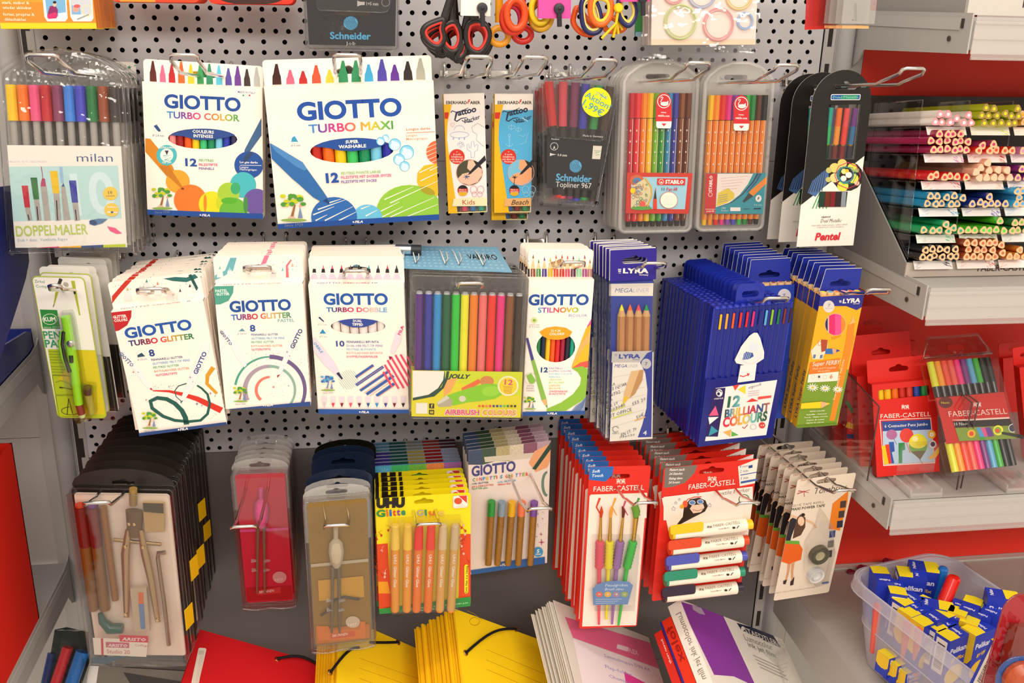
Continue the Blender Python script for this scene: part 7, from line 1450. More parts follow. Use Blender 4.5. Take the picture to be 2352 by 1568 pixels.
# ---- four natural pencils in a header bag
def mega():
    f = Face([(1400, 573), (1510, 571), (1495, 1002), (1399, 1010)], 198); f.org(*OC); w, h = f.w/2, f.h
    t = thing('pencil_pack', 'narrow bag of four natural wood highlighter pencils with a violet-blue header card', 'pencil pack', f)
    z1 = f.loc(1130, 985)[1]; hx, hz = f.loc(1150, 815); flat(t, [(-w, z1), (w, z1), (w, 0), (-w, 0)], -.5, .5, '2a1c8c', PAPER, 'header_card', hole=slot(hx, hz, 30, 7, 8)); flat(t, [(-w, z1), (w, z1), (w, 0), (-w, 0)], 5, .5, 'f0ece4', PAPER, 'header_back', hole=slot(hx, hz, 30, 7, 8))
    flat(t, [(-w+2, -h), (w-2, -h), (w-2, z1), (-w+2, z1)], 5, .6, '2038a0', PAPER, 'back_card')
    for x, tip in ((1038, 'e8ea30'), (1110, 'ee6a2c'), (1182, 'ee4a5c'), (1250, '1c9a50')):
        a_ = f.loc(x, 1290); b_ = f.loc(x, 1195); m = MB(); m.rod((a_[0], 1, -h+8), (a_[0], 1, a_[1]), 5, n=6, col='c48a54', ph=pi/6); p = m.build('pencil', WOOD, t)
        m = MB(); m.rod((a_[0], 1, a_[1]), (a_[0], 1, a_[1]+12*.6), 5, 2.9, n=12, col='d8a870'); m.build('sharpened_cone', WOOD, p); m = MB(); m.rod((a_[0], 1, a_[1]+7.2), (a_[0], 1, b_[1]), 2.9, .5, n=12, col=tip); m.build('core', MATTE, p)
    a = Art(f, -.5); a.text('LYRA', 1048, 922, 1266, 922, 40, 'f4f0ea', .07); a.text('Germany', 1185, 942, 1266, 943, 14, 'f4f0ea', .02)
    for k in range(3): a.line([(1010+k*9, 888), (1012+k*8, 910)], 4, 'f4f0ea')
    a.line([(1005, 888), (1034, 888)], 3, 'f4f0ea'); a.line([(1008, 910), (1032, 910)], 4, 'f4f0ea'); a.line([(1010, 922), (1030, 922)], 3, 'f4f0ea'); a.put('header_print', PAPER, t)
    b = Art(f, 5); b.poly([(930, 1015), (1310, 1008), (1305, 1118), (928, 1118)], 'f2eade'); b.text('MEGA', 978, 1088, 1130, 1088, 36, '5a68a8', .0, .2); b.text('LINER', 1132, 1088, 1270, 1086, 36, 'c0b8c8', -.004, .2); b.put('back_print', PAPER, t)
    f.org(*PC); c = [f.loc(*q) for q in ((955, 176), (1302, 168), (1292, 908), (928, 932))]; flat(t, c, -5, .5, 'f3ede2', PAPER, 'front_card')
    a = Art(f, -5); a.clip = (-w*1.1, -h*1.02, w*1.1, 0); a.poly([(955, 176), (1300, 168), (1255, 195), (1190, 268), (950, 270)], 'c8c4c0'); a.poly([(1302, 168), (1255, 190), (1195, 268), (1240, 360), (1258, 500), (1250, 660), (1215, 800), (1175, 912), (1292, 908)], '2438a4')
    a.text('LYRA', 1012, 234, 1195, 232, 34, '3448a0', .07); a.text('Germany', 1130, 248, 1190, 248, 9, '3448a0', .02); a.text('MEGA', 975, 312, 1082, 312, 28, '2438a0', .0, .2); a.text('LINER', 1085, 312, 1175, 312, 28, 'c8c4cc', -.004, .2)
    a.ring(988, 205, 8, 8, 3, '5a68a8', n=8); a.ell(1248, 280, 42, 44, 'c8c8c8'); a.text('7', 1236, 292, 1258, 292, 26, '5a6078', .03)
    for k in range(7): a.line([(948-k*3, 400+k*72), (1245-k*4, 345+k*66)], 2, 'c8bcb0')
    a.poly([(1120, 345), (1225, 330), (1215, 420), (1150, 540), (1105, 575), (1060, 560), (1055, 540)], 'eac088'); a.poly([(1190, 335), (1225, 330), (1215, 420), (1150, 540), (1105, 575)], 'c89458'); a.poly([(1058, 552), (1100, 575), (1040, 640)], 'f0c81c')
    ink = '2a2a48'
    for s_, x0, y0, x1, y1, hh in (('LA', 948, 468, 980, 460, 20), ('LE SQUAR', 945, 512, 1082, 462, 24), ('6732', 950, 560, 1028, 530, 26), ('R', 945, 600, 962, 592, 18), ('E ST', 945, 650, 1012, 622, 20), ('203040', 940, 692, 1070, 640, 26), ('555 20', 1130, 638, 1246, 590, 26), ('ST OFFICE', 940, 742, 1128, 680, 28), ('50€', 1168, 755, 1235, 722, 28), ('EN ST. 79', 1035, 902, 1168, 848, 26), ('036030', 1020, 918, 1150, 895, 18)):
        a.text(s_, x0, y0, x1, y1, hh, ink, -.008, .2)
    a.line([(950, 690), (1070, 640)], 8, 'd8dc50'); a.line([(955, 748), (1130, 690)], 9, 'dce048'); a.line([(1150, 768), (1240, 735)], 9, 'f0b048'); a.text('4', 1218, 888, 1250, 888, 36, 'e8e4f0', .03); a.ring(985, 840, 26, 24, 4, '2a5a48', a0=.6, a1=6); a.text('PEFC', 958, 882, 1015, 880, 12, '6a7a70', .01); a.put('front_print', PAPER, t)
    m = MB(); m.prism([(-w, -h-2), (w, -h-2), (w, z1), (-w, z1)], -7, -6.6, 'fff'); m.prism([(-w-.5, -h-2), (-w-.4, -h-2), (-w, z1), (-w-.5, z1)], -7, 5, 'fffffe'); m.build('bag', CRINKLE, t); return t
t = mega(); stack(t, 6, 13, 'narrow bag of four natural wood pencils', 'natural wood pencil bags', yaw=.03, roll=.015, dx=-.8, skip=('header_print', 'back_print', 'pencil', 'sharpened_cone', 'core'))
# ---- dark blue triangular pencil boxes
def brilliant():
    f = Face([(1641, 706), (1820, 694), (1768, 996), (1603, 1024)], 224); f.org(*OC); w, h = f.w/2, f.h; D = 9; BL = '182284'
    t = thing('pencil_box', 'dark blue ribbed plastic box of twelve colour pencils, frontmost of its long row', 'pencil box', f)
    Y0, Y1 = f.loc(1875, 1268)[1], f.loc(1875, 1398)[1]; sx = [f.loc(x, 1330)[0] for x in (1875, 1928, 1984, 2045, 2100, 2152, 2212)]+[0]*5; f.org(*OD); sx[7:] = [f.loc(x, 1300)[0] for x in (92, 142, 198, 248, 300)]
    cols = ['f2b416', 'f0a23c', 'ee5a1c', 'e82c20', 'e01c28', 'dc2c70', '1c2c80', '5aa8d8', '8ac020', '1c7a3a', '7a2c20', '3a1c28']; m = MB(); P_ = 2*w/12
    for i in range(12):                                 # ribs, each with its window
        xa, xb = -w+P_*i, -w+P_*(i+1); xm = (xa+xb)/2; sl = sx[i]
        pr = [(xa, 0), (xm-P_*.2, -2.4), (xm+P_*.2, -2.4), (xb, 0)]
        for (x0, y0), (x1, y1) in zip(pr, pr[1:]): m.add([(x0, y0, -h), (x1, y1, -h), (x1, y1, -1.5), (x0, y0, -1.5)], [(0, 1, 2, 3)], BL)
        m.lathe([(P_*.46, -3), (P_*.44, -.6), (P_*.3, 1.2), (0, 2)], (xm, 2.2, 0), 'z', 10, '2434ac')
    m.box(-w-1.4, w+1.4, -.4, .9, -h-1, -.5, '2433a8'); m.box(-w, w, D-1, D, -h, 0, BL); m.box(-w, -w+1, 0, D-1, -h, 0, BL); m.box(w-1, w, 0, D-1, -h, 0, BL); m.box(-w, w, 0, D-1, -h-1, -h, BL); m.box(-w, w, 1, D-1, -1, -.2, BL)
    zs = f.loc(100, 1000)[1]
    b = m.build('box', GLOSS, t); f.org(*PC); zz = f.loc(1780, 400)[1]
    m = MB(); pts = []
    for i in range(13): x = -w-1+(2*w+2)*i/12; pts += [(x, zz-1.5*(i % 2))]
    m.prism([(-w-1.2, -h-1.5), (w+1.2, -h-1.5)]+pts[::-1], -3.4, -2.6, '161f7c'); m.build('stand_flap', GLOSS, t)
    for i, c in enumerate(cols): q = MB(); q.prism(rrect(sx[i]-1.35, Y1, sx[i]+1.35, Y0, 1.2, 4), -3.0, -2.35, c); q.build('pencil_window', SATIN, t)
    f.org(*OC); x0, x1 = f.loc(2050, 1100)[0], f.loc(2290, 1100)[0]; tz = f.loc(2150, 1030)[1]
    g = MB(); g.prism(rrect(x0, 0, x1, 24, 7, 5, (0, 0, 1, 1)), D-1.6, D-.6, '2030a4', hole=rrect((x0+x1)/2-11, 7, (x0+x1)/2+11, 15, 3, 3)); g.build('hang_tab', GLOSS, t)
    f.org(*PC); a = Art(f, -3.4, clip=(-w-5, -h-5, w+5, 5)); W2 = lambda x: x+2173.2
    lb = [f.loc(1818, 482), f.loc(W2(186), 408), f.loc(W2(92), 880), f.loc(1742, 932)]
    a.raw([(lb[0][0]+2, lb[0][1]+.3), (lb[1][0], lb[1][1]), (lb[2][0], lb[2][1]), lb[3], (lb[3][0], lb[3][1]+1)], 'f4ece6')
    a.poly([(1826, 494), (1928, 485), (1920, 560), (1862, 905), (1758, 905), (1770, 800)], '2a1c5c'); a.ell(1875, 530, 28, 32, 'f0e8e8'); a.ell(1868, 538, 12, 14, '2a1c5c'); a.line([(1850, 520), (1875, 508), (1896, 522)], 6, '2a1c5c'); a.text('STAEDTLER', 1830, 588, 1908, 580, 12, 'e8e0e8', .03)
    for p, c in (([(1842, 640), (1868, 722), (1785, 726)], 'ee5a88'), ([(1780, 738), (1870, 735), (1790, 800)], 'f8f0ec'), ([(1806, 810), (1865, 858), (1782, 900)], '3a98b0'), ([(1990, 468), (2050, 455), (2010, 510)], 'e04a38'), ([(2100, 462), (2098, 540), (2032, 500)], 'e8d43c'), ([(1978, 842), (1905, 865), (1970, 908)], 'f0b060'), ([(1980, 858), (2040, 890), (1978, 904)], '5ab048'), ([(2105, 608), (2155, 575), (2210, 598), (2150, 606)], 'e03a38')): a.poly(p, c)
    a.line([(2205, 575), (2320, 560)], 24, 'e8504a', 20); a.text('ergosoft', 2125, 495, 2235, 465, 24, '5a4a78', -.006, .3)
    for k in range(3): a.line([(2120, 520+k*18), (2215, 508+k*18)], 5, 'c8a8b8')
    mc = ['2a8a50', '1c3a30', '58a8a0', 'e85a30']; a.text('12', 1940, 652, 2048, 640, 88, ['2a7048', '1c3028', '58a0a0', '7ac0b8'], .05)
    a.text('BRILLIANT', 1918, 742, 2300, 680, 66, ['3a3a30', '3a8ab0', 'e8c030', 'e89030', 'b02c60', 'd03a3a', '3a4a98', '2a5a68', 'e05a30'], .05); a.text('COLOURS', 1902, 822, 2280, 762, 76, ['d8285c', 'e03a3a', 'e89a3c', 'e8c040', '68c0c0', '3a7a58', '2a4a40'], .05)
    a.line([(2072, 820), (2088, 834), (2118, 800)], 7, 'b83028'); a.ring(2165, 820, 26, 22, 3, 'a8a0a8', n=12); a.ell(2240, 806, 27, 27, 'd84038'); a.text('4.8', 2224, 815, 2256, 812, 14, 'f4dcd8', .02)
    tri_ = [(2170, 12), (2200, 14), (2225, 60), (2258, 180), (2255, 235), (2180, 285), (2100, 292), (2020, 275), (2005, 245), (2060, 130), (2130, 40)]; a.poly(tri_, 'f2eae6'); a.ring(2135, 170, 100, 108, 2.5, 'c8c0d8', a0=.2, a1=2.9); a.poly([(2085, 190), (2105, 175), (2160, 185), (2168, 215), (2125, 240), (2070, 245)], '3a5aa0')
    for k in range(4): a.line([(2098+k*16, 180), (2078+k*15, 240)], 3, 'e8e8f4')
    a.ell(2165, 135, 42, 36, 'dce6f0'); a.poly([(2055, 292), (2193, 280), (2175, 420), (2028, 440)], 'f4ece8'); a.line([(2048, 380), (2080, 388), (2118, 372)], 9, 'e03a3a'); a.poly([(2108, 358), (2135, 362), (2118, 388)], 'e03a3a'); a.put('label', PAPER, t); return t
t = brilliant(); stack(t, 15, 12.7, 'dark blue ribbed pencil box', 'dark blue ribbed pencil boxes', rise=.1, yaw=.004, roll=.006, skip=('label', 'pencil_window', 'stand_flap'), jit=.03)
# ---- blue cartons and yellow-blue cartons of thick pencils
def open_carton(f, D, label, front, side, cols, tabh, prt):
    t = thing('pencil_carton', label, 'pencil carton', f); w, h = f.w/2, f.h; g = MB()
    g.box(-w, w, 0, .8, -h, 0, front); g.box(-w, w, D-.8, D, -h, 0, front); g.box(-w, -w+.8, .8, D-.8, -h, 0, side); g.box(w-.8, w, .8, D-.8, -h, 0, side); g.box(-w, w, .8, D-.8, -h, -h+.8, side); g.build('carton', PAPER, t)
    tb = MB(); tb.prism([(-w+3, -2), (w-1, -2), (w-3, tabh), (-w+7, tabh)], D-.8, D, '1f2f9c', hole=slot(1, tabh*.35, 28, 6, 9)); tb.tube([(-w+3, D-.9, -2), (-w+7, D-.9, tabh), (w-3, D-.9, tabh)], .35, 4, 'f0ece4'); tb.build('hang_tab', PAPER, t)
    n = len(cols)
    for i, c in enumerate(cols):
        x = -w+1.5+(2*w-3)*(i+.5)/n; r = (2*w-3)/n*.48; m = MB(); m.rod((x, D/2, -h+3), (x, D/2, 2.5), r, n=12, col='e8c090'); p = m.build('pencil', WOOD, t); m = MB(); m.rod((x, D/2, 2.4), (x, D/2, 3), r*.55, n=10, col=c); m.build('core', MATTE, p)
    prt(f, t); return t
def none_(f, t): pass
f = Face([(1716, 658), (1826, 654), (1806, 960), (1704, 966)], 150)
def pblue(f, t):
    f.org(*OD); a = Art(f); a.ell(260, 1115, 56, 58, 'd8d4dc'); a.text('7', 245, 1125, 270, 1122, 24, '6a6a88', .02); a.text('THICK 3in1', 225, 1145, 300, 1140, 10, '6a6a88'); a.put('print', PAPER, t)
t = open_carton(f, 12, 'blue open carton of thick pencils behind the ribbed boxes', '2444b0', '2444b0', ['a87a60', '8a4a40', 'b88a70', '8a3a38', 'b07060', '705048'], 32, pblue); stack(t, 7, 15, 'blue open carton of thick pencils', 'blue thick pencil cartons', rise=.03, skip=('print', 'core'))
def pferby(f, t):
    f.org(*OD); a = Art(f); a.poly([(560, 1125), (955, 1100), (945, 1200), (880, 1240), (790, 1205), (640, 1205), (545, 1205)], '2a2c90'); a.text('LYRA', 758, 1180, 908, 1172, 36, 'f4f0ea', .07); a.text('Germany', 848, 1190, 905, 1186, 10, 'f4f0ea', .02)
    for k in range(3): a.line([(732+k*7, 1155), (734+k*6, 1175)], 4, 'f4f0ea')
    a.ell(640, 1208, 48, 52, 'dcd4d0'); a.text('7', 630, 1212, 655, 1208, 24, '8a86a0', .02); a.text('THICK 3in1', 608, 1230, 674, 1226, 9, '8a86a0')
    a.ell(697, 1362, 92, 96, 'e6c8a0', n=30)
    for k, c in enumerate(('2a2860', 'e0286c', 'f05090', 'f48a20')):
        pts = [(697+88*cos(u), 1362+92*sin(u)) for u in np.linspace(0, 2*pi, 40)]; x0, x1 = (605+[0, 32, 88, 142][k], 605+[32, 88, 142, 190][k]); q = [p for p in pts if x0-2 <= p[0] <= x1+2]
        if len(q) > 2: q.sort(key=lambda p: atan2(p[1]-1362, p[0]-(x0+x1)/2)); a.poly(q, c)
    a.text('Neon', 668, 1500, 745, 1465, 34, 'd88a10', -.004, .1)
    f.org(*PD); a.poly([(470, 320), (830, 330), (705, 800), (345, 830)], '7a9a2c')
    a.poly([(795, 40), (862, 40), (690, 765), (645, 768)], 'f08a20'); f.org(*OD); a.poly([(810, 1365), (862, 1345), (850, 1290), (848, 1275), (835, 1330)], 'e8b878'); a.poly([(806, 1365), (862, 1350), (850, 1460), (790, 1460)], 'f08a20'); f.org(*PD); a.text('Super FERBY NEON', 688, 590, 775, 245, 14, 'f8dcb0', .02)
    a.poly([(485, 170), (570, 70), (630, 75), (628, 160), (590, 215), (590, 240), (500, 240)], 'f2e0c8'); a.poly([(570, 70), (630, 75), (620, 165), (575, 180)], 'b04a28'); a.ring(560, 105, 14, 18, 5, 'e08a4a', n=10); a.poly([(508, 200), (530, 200), (522, 232), (502, 232)], '5a7aa0'); a.poly([(565, 205), (588, 200), (582, 230), (562, 235)], '5a7aa0')
    a.poly([(610, 150), (680, 148), (738, 165), (680, 195), (608, 195)], '3a6ab0'); a.poly([(668, 146), (738, 165), (675, 196)], 'e0a878'); a.poly([(705, 155), (738, 165), (702, 180)], '2a4a98')
    a.poly([(480, 268), (735, 232), (722, 355), (465, 368)], 'ee7a24'); a.text('Super FERBY', 498, 300, 735, 280, 36, 'faf0e4', .0, .1); a.text('Maxi and Triangular', 500, 330, 700, 316, 16, 'f8d8b8', .0); a.text('Hi-Quality', 545, 350, 650, 342, 14, 'f8d8b8', .0)
    a.poly([(465, 370), (725, 345), (715, 425), (455, 440)], 'f2ead8')
    for x in (505, 555, 605): a.ring(x, 392, 16, 18, 2, 'a8a0a8', n=10)
    a.ell(555, 390, 9, 10, '2c2c60', n=10); a.text('6', 645, 405, 668, 403, 36, 'd8702c', .02)
    for cx, cy, r in ((500, 480, 48), (605, 488, 44), (712, 495, 42)):
        for k in range(12): a.line([(cx+r*.25*cos(k*.52), cy+r*.2*sin(k*.52)), (cx+r*1.05*cos(k*.52), cy+r*.75*sin(k*.52))], 9, 'f4f2e0', 6)
        a.ell(cx, cy, r*.25, r*.2, 'e8c030', n=8)
    a.poly([(395, 615), (570, 600), (570, 655), (395, 662)], 'eed01c'); a.poly([(568, 598), (648, 615), (572, 656)], 'e8b080'); a.poly([(618, 608), (648, 615), (620, 628)], 'eed01c')
    for s_, x, y, wd in (('NEON COLORS', 470, 690, 130), ('Farbstifte - Coloured', 442, 718, 172), ('Pencils - Matite colorate', 425, 742, 200), ('Crayons de couleur', 440, 765, 158), ('Lápices de colores', 440, 788, 152)): a.text(s_, x, y, x+wd, y-wd*.06, 12, 'e8ecc8', .03)
    a.poly([(345, 810), (712, 785), (712, 800), (360, 830)], '6a8a28'); a.put('print', PAPER, t)
f = Face([(1885, 681), (1986, 675), (1922, 974), (1829, 982)], 215)
t = open_carton(f, 12, 'yellow and blue open carton of six thick neon pencils with daisies, frontmost', 'f2b01c', 'd8a010', ['e8e038', '58b0e0', 'f0843c', 'f09ab8', 'f06a3c', 'f2d01c'], 30, pferby)
m = MB(); w, h = f.w/2, f.h
vv, ff = glyphs('LYRA Super Ferby', .01)
m.add([(-w-.15, 3+p[1]*8, -h+12+p[0]*9) for p in vv], ff, '3a3450'); m.box(-w-.2, -w-.05, 0, 12, -20, 0, '2a2c90'); m.build('side_print', PAPER, t)
stack(t, 8, 15, 'yellow and blue open carton of thick neon pencils', 'neon pencil cartons', rise=.03, skip=('print', 'core'))
# ================================================================== row 3, from the left
QA, QB, QC, QD = (0, 1148), (580, 1148), (1150, 1148), (1732, 1148)
for tip, Y, wh in (((220, 1154), 292, 'the long compass set cases'), ((558, 1209), 290, 'the pink compass cases'), ((772, 1206), 280, 'the brown and navy compass cases'), ((985, 1203), 285, 'the yellow glitter glue cards'), ((1241, 1167), 285, 'the confetti glitter pen cards'), ((1486, 1154), 285, 'the red paint brush cards'), ((1722, 1154), 285, 'the red textile marker cards'), ((1945, 1125), 265, 'the glue tape cards')): hook(tip, Y, wh, w=27)
def arch(w, h, z0=0, top=14, n=9): return [(-w, -h), (w, -h)]+[(w*cos(pi*i/n), z0+top*sin(pi*i/n)) for i in range(n+1)]
def case(c, Y, D, label, name, tint, card, top, cat='compass'):
    """clear hinged case: card tray behind, shell with a wavy foot in front, arched hang plate"""
    f = Face(c, Y); t = thing(name, label, cat, f); w, h = f.w/2, f.h
    m = MB(); pl = arch(w, h*.3, 0, top); m.prism(pl, D-1.6, D-1, card[0], hole=slot(0, 2, 26, 5, 7)); m.build('hang_plate', card[2], t)
    out = rrect(-w, -h, w, -1, 5, 4)
    m = MB(); m.prism(out, -1, -.6, 'fff'); m.prism(rrect(-w+3, -h+4, w-3, -6, 5, 4), -4, -3.6, 'fff'); n = len(out)
    for y in (-1, D*.5, D-1): m.tube([(p[0], y, p[1]) for p in out], .9, 6, 'fff', True)
    m.add([(p[0], -1, p[1]) for p in out]+[(p[0], D-1, p[1]) for p in out], [(i, (i+1) % n, n+(i+1) % n, n+i) for i in range(n)], 'fff', True)
    m.tube([(-w+x*2*w/12, -2, -h+1.5+1.6*cos(x*pi/3)) for x in range(13)], 1.8, 6, 'fff'); m.build('case', tint, t)
    m = MB(); m.prism(rrect(-w+4, -h+5, w-4, -7, 4, 3), D*.55, D*.6, card[1]); m.build('tray', SATIN, t); return f, t, w, h
# ---- long compass set
f, t, w, h = case([(150, 1130), (388, 1136), (431, 1528), (208, 1526)], 244, 22, 'long clear compass set case with beige tray, front of the bottom left stack', 'compass_case', CLEAR, ('2a2420', 'f1dcc8', SATIN), 20)
def S3(f, o): f.org(*o)
S3(f, QA)
def bar(t, f, p, q, r0, r1, col, dep, name, mat=GLOSS, n=10, flatn=None):
    a, b = f.loc(*p), f.loc(*q); m = MB()
    if flatn: m.tube([(a[0], dep, a[1]), ((a[0]+b[0])/2, dep, (a[1]+b[1])/2), (b[0], dep, b[1])], [r0, (r0+r1)/2, r1], n, col, False, flatn)
    else: m.rod((a[0], dep, a[1]), (b[0], dep, b[1]), r0, r1, n=n, col=col)
    return m.build(name, mat, t)
for p, q, c1 in (((670, 80), (790, 960), 'e04a20'), ((775, 80), (885, 960), '7a3a98')):
    b_ = bar(t, f, p, q, 6.3, 6.3, '8a5a1c', 6, 'marker'); a_ = f.loc(*p); e = f.loc((p[0]*.62+q[0]*.38), (p[1]*.62+q[1]*.38)); m = MB(); m.rod((a_[0], 6, a_[1]), (e[0], 6, e[1]), 6.6, n=12, col='7c1c14'); m.rod((a_[0], 6, a_[1]+.3), (a_[0], 6, a_[1]+3), 5.4, n=12, col=c1); m.build('cap', GLOSS, b_)
bar(t, f, (868, 80), (975, 880), 4.2, 4, '9a6220', 6, 'lead_pencil')
BR_ = 'b88c58'
cp_ = bar(t, f, (1130, -80), (1130, 60), 4.5, 4.5, '9a7a40', 5, 'compass'); bar(cp_, f, (1140, 110), (1140, 330), 10, 8, '6e5128', 5, 'compass_head', SATIN, 10, (1, .5))
for pts in (((1090, 270), (1065, 480), (1070, 700), (1075, 1020)), ((1195, 270), (1235, 480), (1290, 720), (1345, 1060))):
    L_ = [f.loc(*q) for q in pts]; m = MB(); m.tube([(q[0], 4, q[1]) for q in L_], [3.4, 5.2, 4.4, 3.2], 8, 'd0b080', False, (1, .6)); m.build('compass_leg', SILVER, cp_)
for x, y in ((1072, 400), (1225, 405), (1075, 980), (1350, 1030), (1105, 205), (1150, 207)): a_ = f.loc(x, y); m = MB(); m.lathe([(0, -1.5), (2, -1), (2.2, 2)], (a_[0], 0, a_[1]), 'y', 10, 'e0c890'); m.build('screw', SILVER, cp_)
q = [f.loc(x, y) for x, y in ((1210, 40), (1395, 45), (1400, 290), (1235, 290))]; m = MB(); m.prism(q, 4, 8, 'c8a468'); m.prism([f.loc(x, y) for x, y in ((1220, 40), (1390, 45), (1395, 125), (1225, 110))], 2.5, 4, '4a3a1c'); m.build('spare_box', SATIN, t)
q = [f.loc(x, y) for x, y in ((1105, 780), (1245, 770), (1275, 1140), (1145, 1150))]; m = MB(); m.prism(q, 4, 8, 'ccb89a'); m.prism([f.loc(x, y) for x, y in ((1180, 810), (1218, 810), (1222, 905), (1182, 905))], 3, 4, 'e8702c'); m.prism([f.loc(x, y) for x, y in ((1182, 905), (1224, 905), (1238, 1120), (1200, 1120))], 3, 4, '6a8ab8'); m.build('lead_case', SATIN, t)
L_ = [f.loc(x, y) for x, y in ((850, 990), (870, 1060), (930, 1120), (1040, 1120))]; m = MB(); m.tube([(q[0], 4, q[1]) for q in L_], [3, 5, 7, 6], 9, '2a5a4a'); m.build('holder_clip', GLOSS, t)
L_ = [f.loc(x, y) for x, y in ((1410, 465), (1350, 470), (1345, 520), (1400, 900), (1440, 1260))]; m = MB(); m.tube([(q[0], 4, q[1]) for q in L_], 2.6, 8, 'b09a78'); m.build('extension_bar', SILVER, t)
L_ = [f.loc(x, y) for x, y in ((960, 360), (1370, 400))]; m = MB(); m.rod((L_[0][0], 5, L_[0][1]), (L_[1][0], 5, L_[1][1]), 2.2, n=8, col='b89868'); m.build('spindle', SILVER, t)
a = Art(f, 2.5); a.poly([(795, 1180), (1270, 1195), (1255, 1345), (810, 1325)], 'f4ead8'); a.poly([(865, 1185), (885, 1185), (890, 1330), (870, 1330)], 'd03050'); a.poly([(1022, 1155), (1270, 1165), (1272, 1222), (1028, 1212)], 'dc2040'); a.text('ARISTO', 1045, 1203, 1255, 1210, 26, 'f4e0dc', .05, .2); a.poly([(905, 1215), (1108, 1222), (1108, 1268), (910, 1262)], 'd0607c'); a.text('ARISTO', 925, 1255, 1095, 1260, 24, 'f4e0dc', .05, .2)
a.text('Studio 20', 918, 1312, 1115, 1320, 34, 'cc4a6c', -.004); a.text('College', 1155, 1250, 1275, 1258, 20, 'd8708c', 0, .2); a.poly([(770, 1350), (1100, 1335), (960, 1385), (860, 1440), (780, 1420)], '3a5870'); a.poly([(860, 1430), (960, 1390), (1100, 1378), (1260, 1388), (1400, 1425), (1480, 1460), (870, 1450)], '5a5048'); a.put('print', PAPER, t)
m = MB(); m.prism(rrect(-w-.5, -h+2, w+.5, -3, 5, 3), 17, 20, '241e1a'); m.build('back_shell', SATIN, t)
stack(t, 8, 26, 'long black and clear compass set case', 'long compass set cases', jit=.04, rise=.09, skip=('print', 'marker', 'cap', 'lead_pencil', 'compass', 'lead_case', 'spare_box', 'holder_clip', 'extension_bar', 'spindle'))
for i, (x, y0, y1) in enumerate(((462, 1150, 1203), (474, 1200, 1248), (459, 1256, 1314), (443, 1280, 1342), (432, 1392, 1455))):
    A_ = atx(x, y0, f.O[0]+w+6); B_ = atx(x, y1, f.O[0]+w+6); hh = A_[2]-B_[2]; s_ = MB().box(0, .6, -9, 9, -hh, 0, 'f2c010').build('price_tag', PAPER); s_.matrix_world = Matrix.Translation(Vector(A_)*S) @ Matrix.Rotation(-.35, 4, 'Z'); tag(s_, f'yellow price tag on the side of the long compass cases, {ORD[i+1]} from the top', 'price tag', 'yellow price tags on the long compass cases')
# ---- pink and brown compass cases
def brun(c, o, Y, label, body, low, cc, y0, hangcol, mat, x0=0, name='compass_case'):
    f, t, w, h = case(c, Y, 15, label, name, CLEAR, (hangcol, body, mat), 12); f.org(*o); X = x0
    g = bar(t, f, (X, y0+0), (X, y0+90), 3, 3, cc, 3, 'compass_handle'); P_ = [f.loc(X+u*8, y0+90+u*250) for u in (0, .15, .45, .75, 1)]; m = MB(); m.tube([(q[0], 3, q[1]) for q in P_], [3, 8, 9.5, 8, 4], 12, cc, False, (1, .6)); m.build('compass_body', GLOSS, t)
    for s_ in (-1, 1): bar(t, f, (X+s_*26, y0+330), (X+s_*34, y0+900), 2.4, 1.4, 'b01c4c' if x0 < 0 else '77684c', 3, 'compass_leg', GLOSS)
    for x, y in ((-55, 620), (55, 620), (-50, 700), (50, 700)):
        m = MB(); m.prism([f.loc(X+x-28, y0+y-12), f.loc(X+x+28, y0+y), f.loc(X+x-28, y0+y+14)], 1, 4, cc); m.build('fitting', MILKY, t)
    a = Art(f, 7); a.frac(.08, .86, .92, .96, low); a.frac(.06, .42, .94, .44, cc); return f, t, w, h, a
f, t, w, h, a = brun([(524, 1084), (664, 1084), (676, 1392), (563, 1402)], QB, 152, 'pink and red clear compass case on the hook left of the brown case', 'dc2440', 'b8141c', 'f0509c', -90, 'd8c0a8', MILKY, 70)
a.ell(232, 662, 60, 50, 'e4a8a4'); a.text('1877', 195, 695, 262, 692, 22, 'f8e8e0', .01); a.poly([(40, 775), (240, 745), (243, 795), (44, 815)], 'd83a3c'); a.text('BRUNNEN', 58, 800, 188, 785, 22, 'f4dcd4', .02, .3); a.put('print', PAPER, t); stack(t, 5, 19, 'pink clear compass case', 'pink compass cases', rise=.12, skip=('print',))
f, t, w, h, a = brun([(695, 1148), (852, 1142), (861, 1480), (718, 1505)], QB, 232, 'olive-brown and orange clear compass case hanging lowest, frontmost', '9a7420', 'c87414', 'c8b898', 250, 'd0c0b0', MILKY, 715)
f.org(*QB); a.poly([(560, 690), (950, 650), (960, 830), (570, 865)], 'd8a020'); a.poly([(545, 1080), (650, 1080), (660, 1110), (920, 1110), (925, 1040), (965, 1040), (965, 1180), (570, 1205)], 'e07a18'); a.ell(860, 1045, 62, 50, 'd8c0a4'); a.text('1877', 822, 1082, 892, 1078, 24, 'f8ecdc', .01); a.poly([(665, 1150), (875, 1120), (878, 1165), (670, 1190)], 'd85a28'); a.text('BRUNNEN', 685, 1175, 820, 1156, 22, 'f4dcc8', .02, .3); a.poly([(703, 408), (735, 408), (735, 505), (703, 505)], 'd8502c'); a.put('print', PAPER, t)
m = MB(); q = [f.loc(x, y) for x, y in ((590, 1010), (660, 960), (700, 880), (790, 850), (920, 870))]; m.tube([(p[0], 5, p[1]) for p in q], 1.6, 7, '4a4030'); m.build('pencil_clamp', SATIN, t)
dup(t, (1, 19, -2), 'olive-brown clear compass case directly behind the front brown one', 'brown compass cases', skip=('print',)); t['group'] = 'brown compass cases'
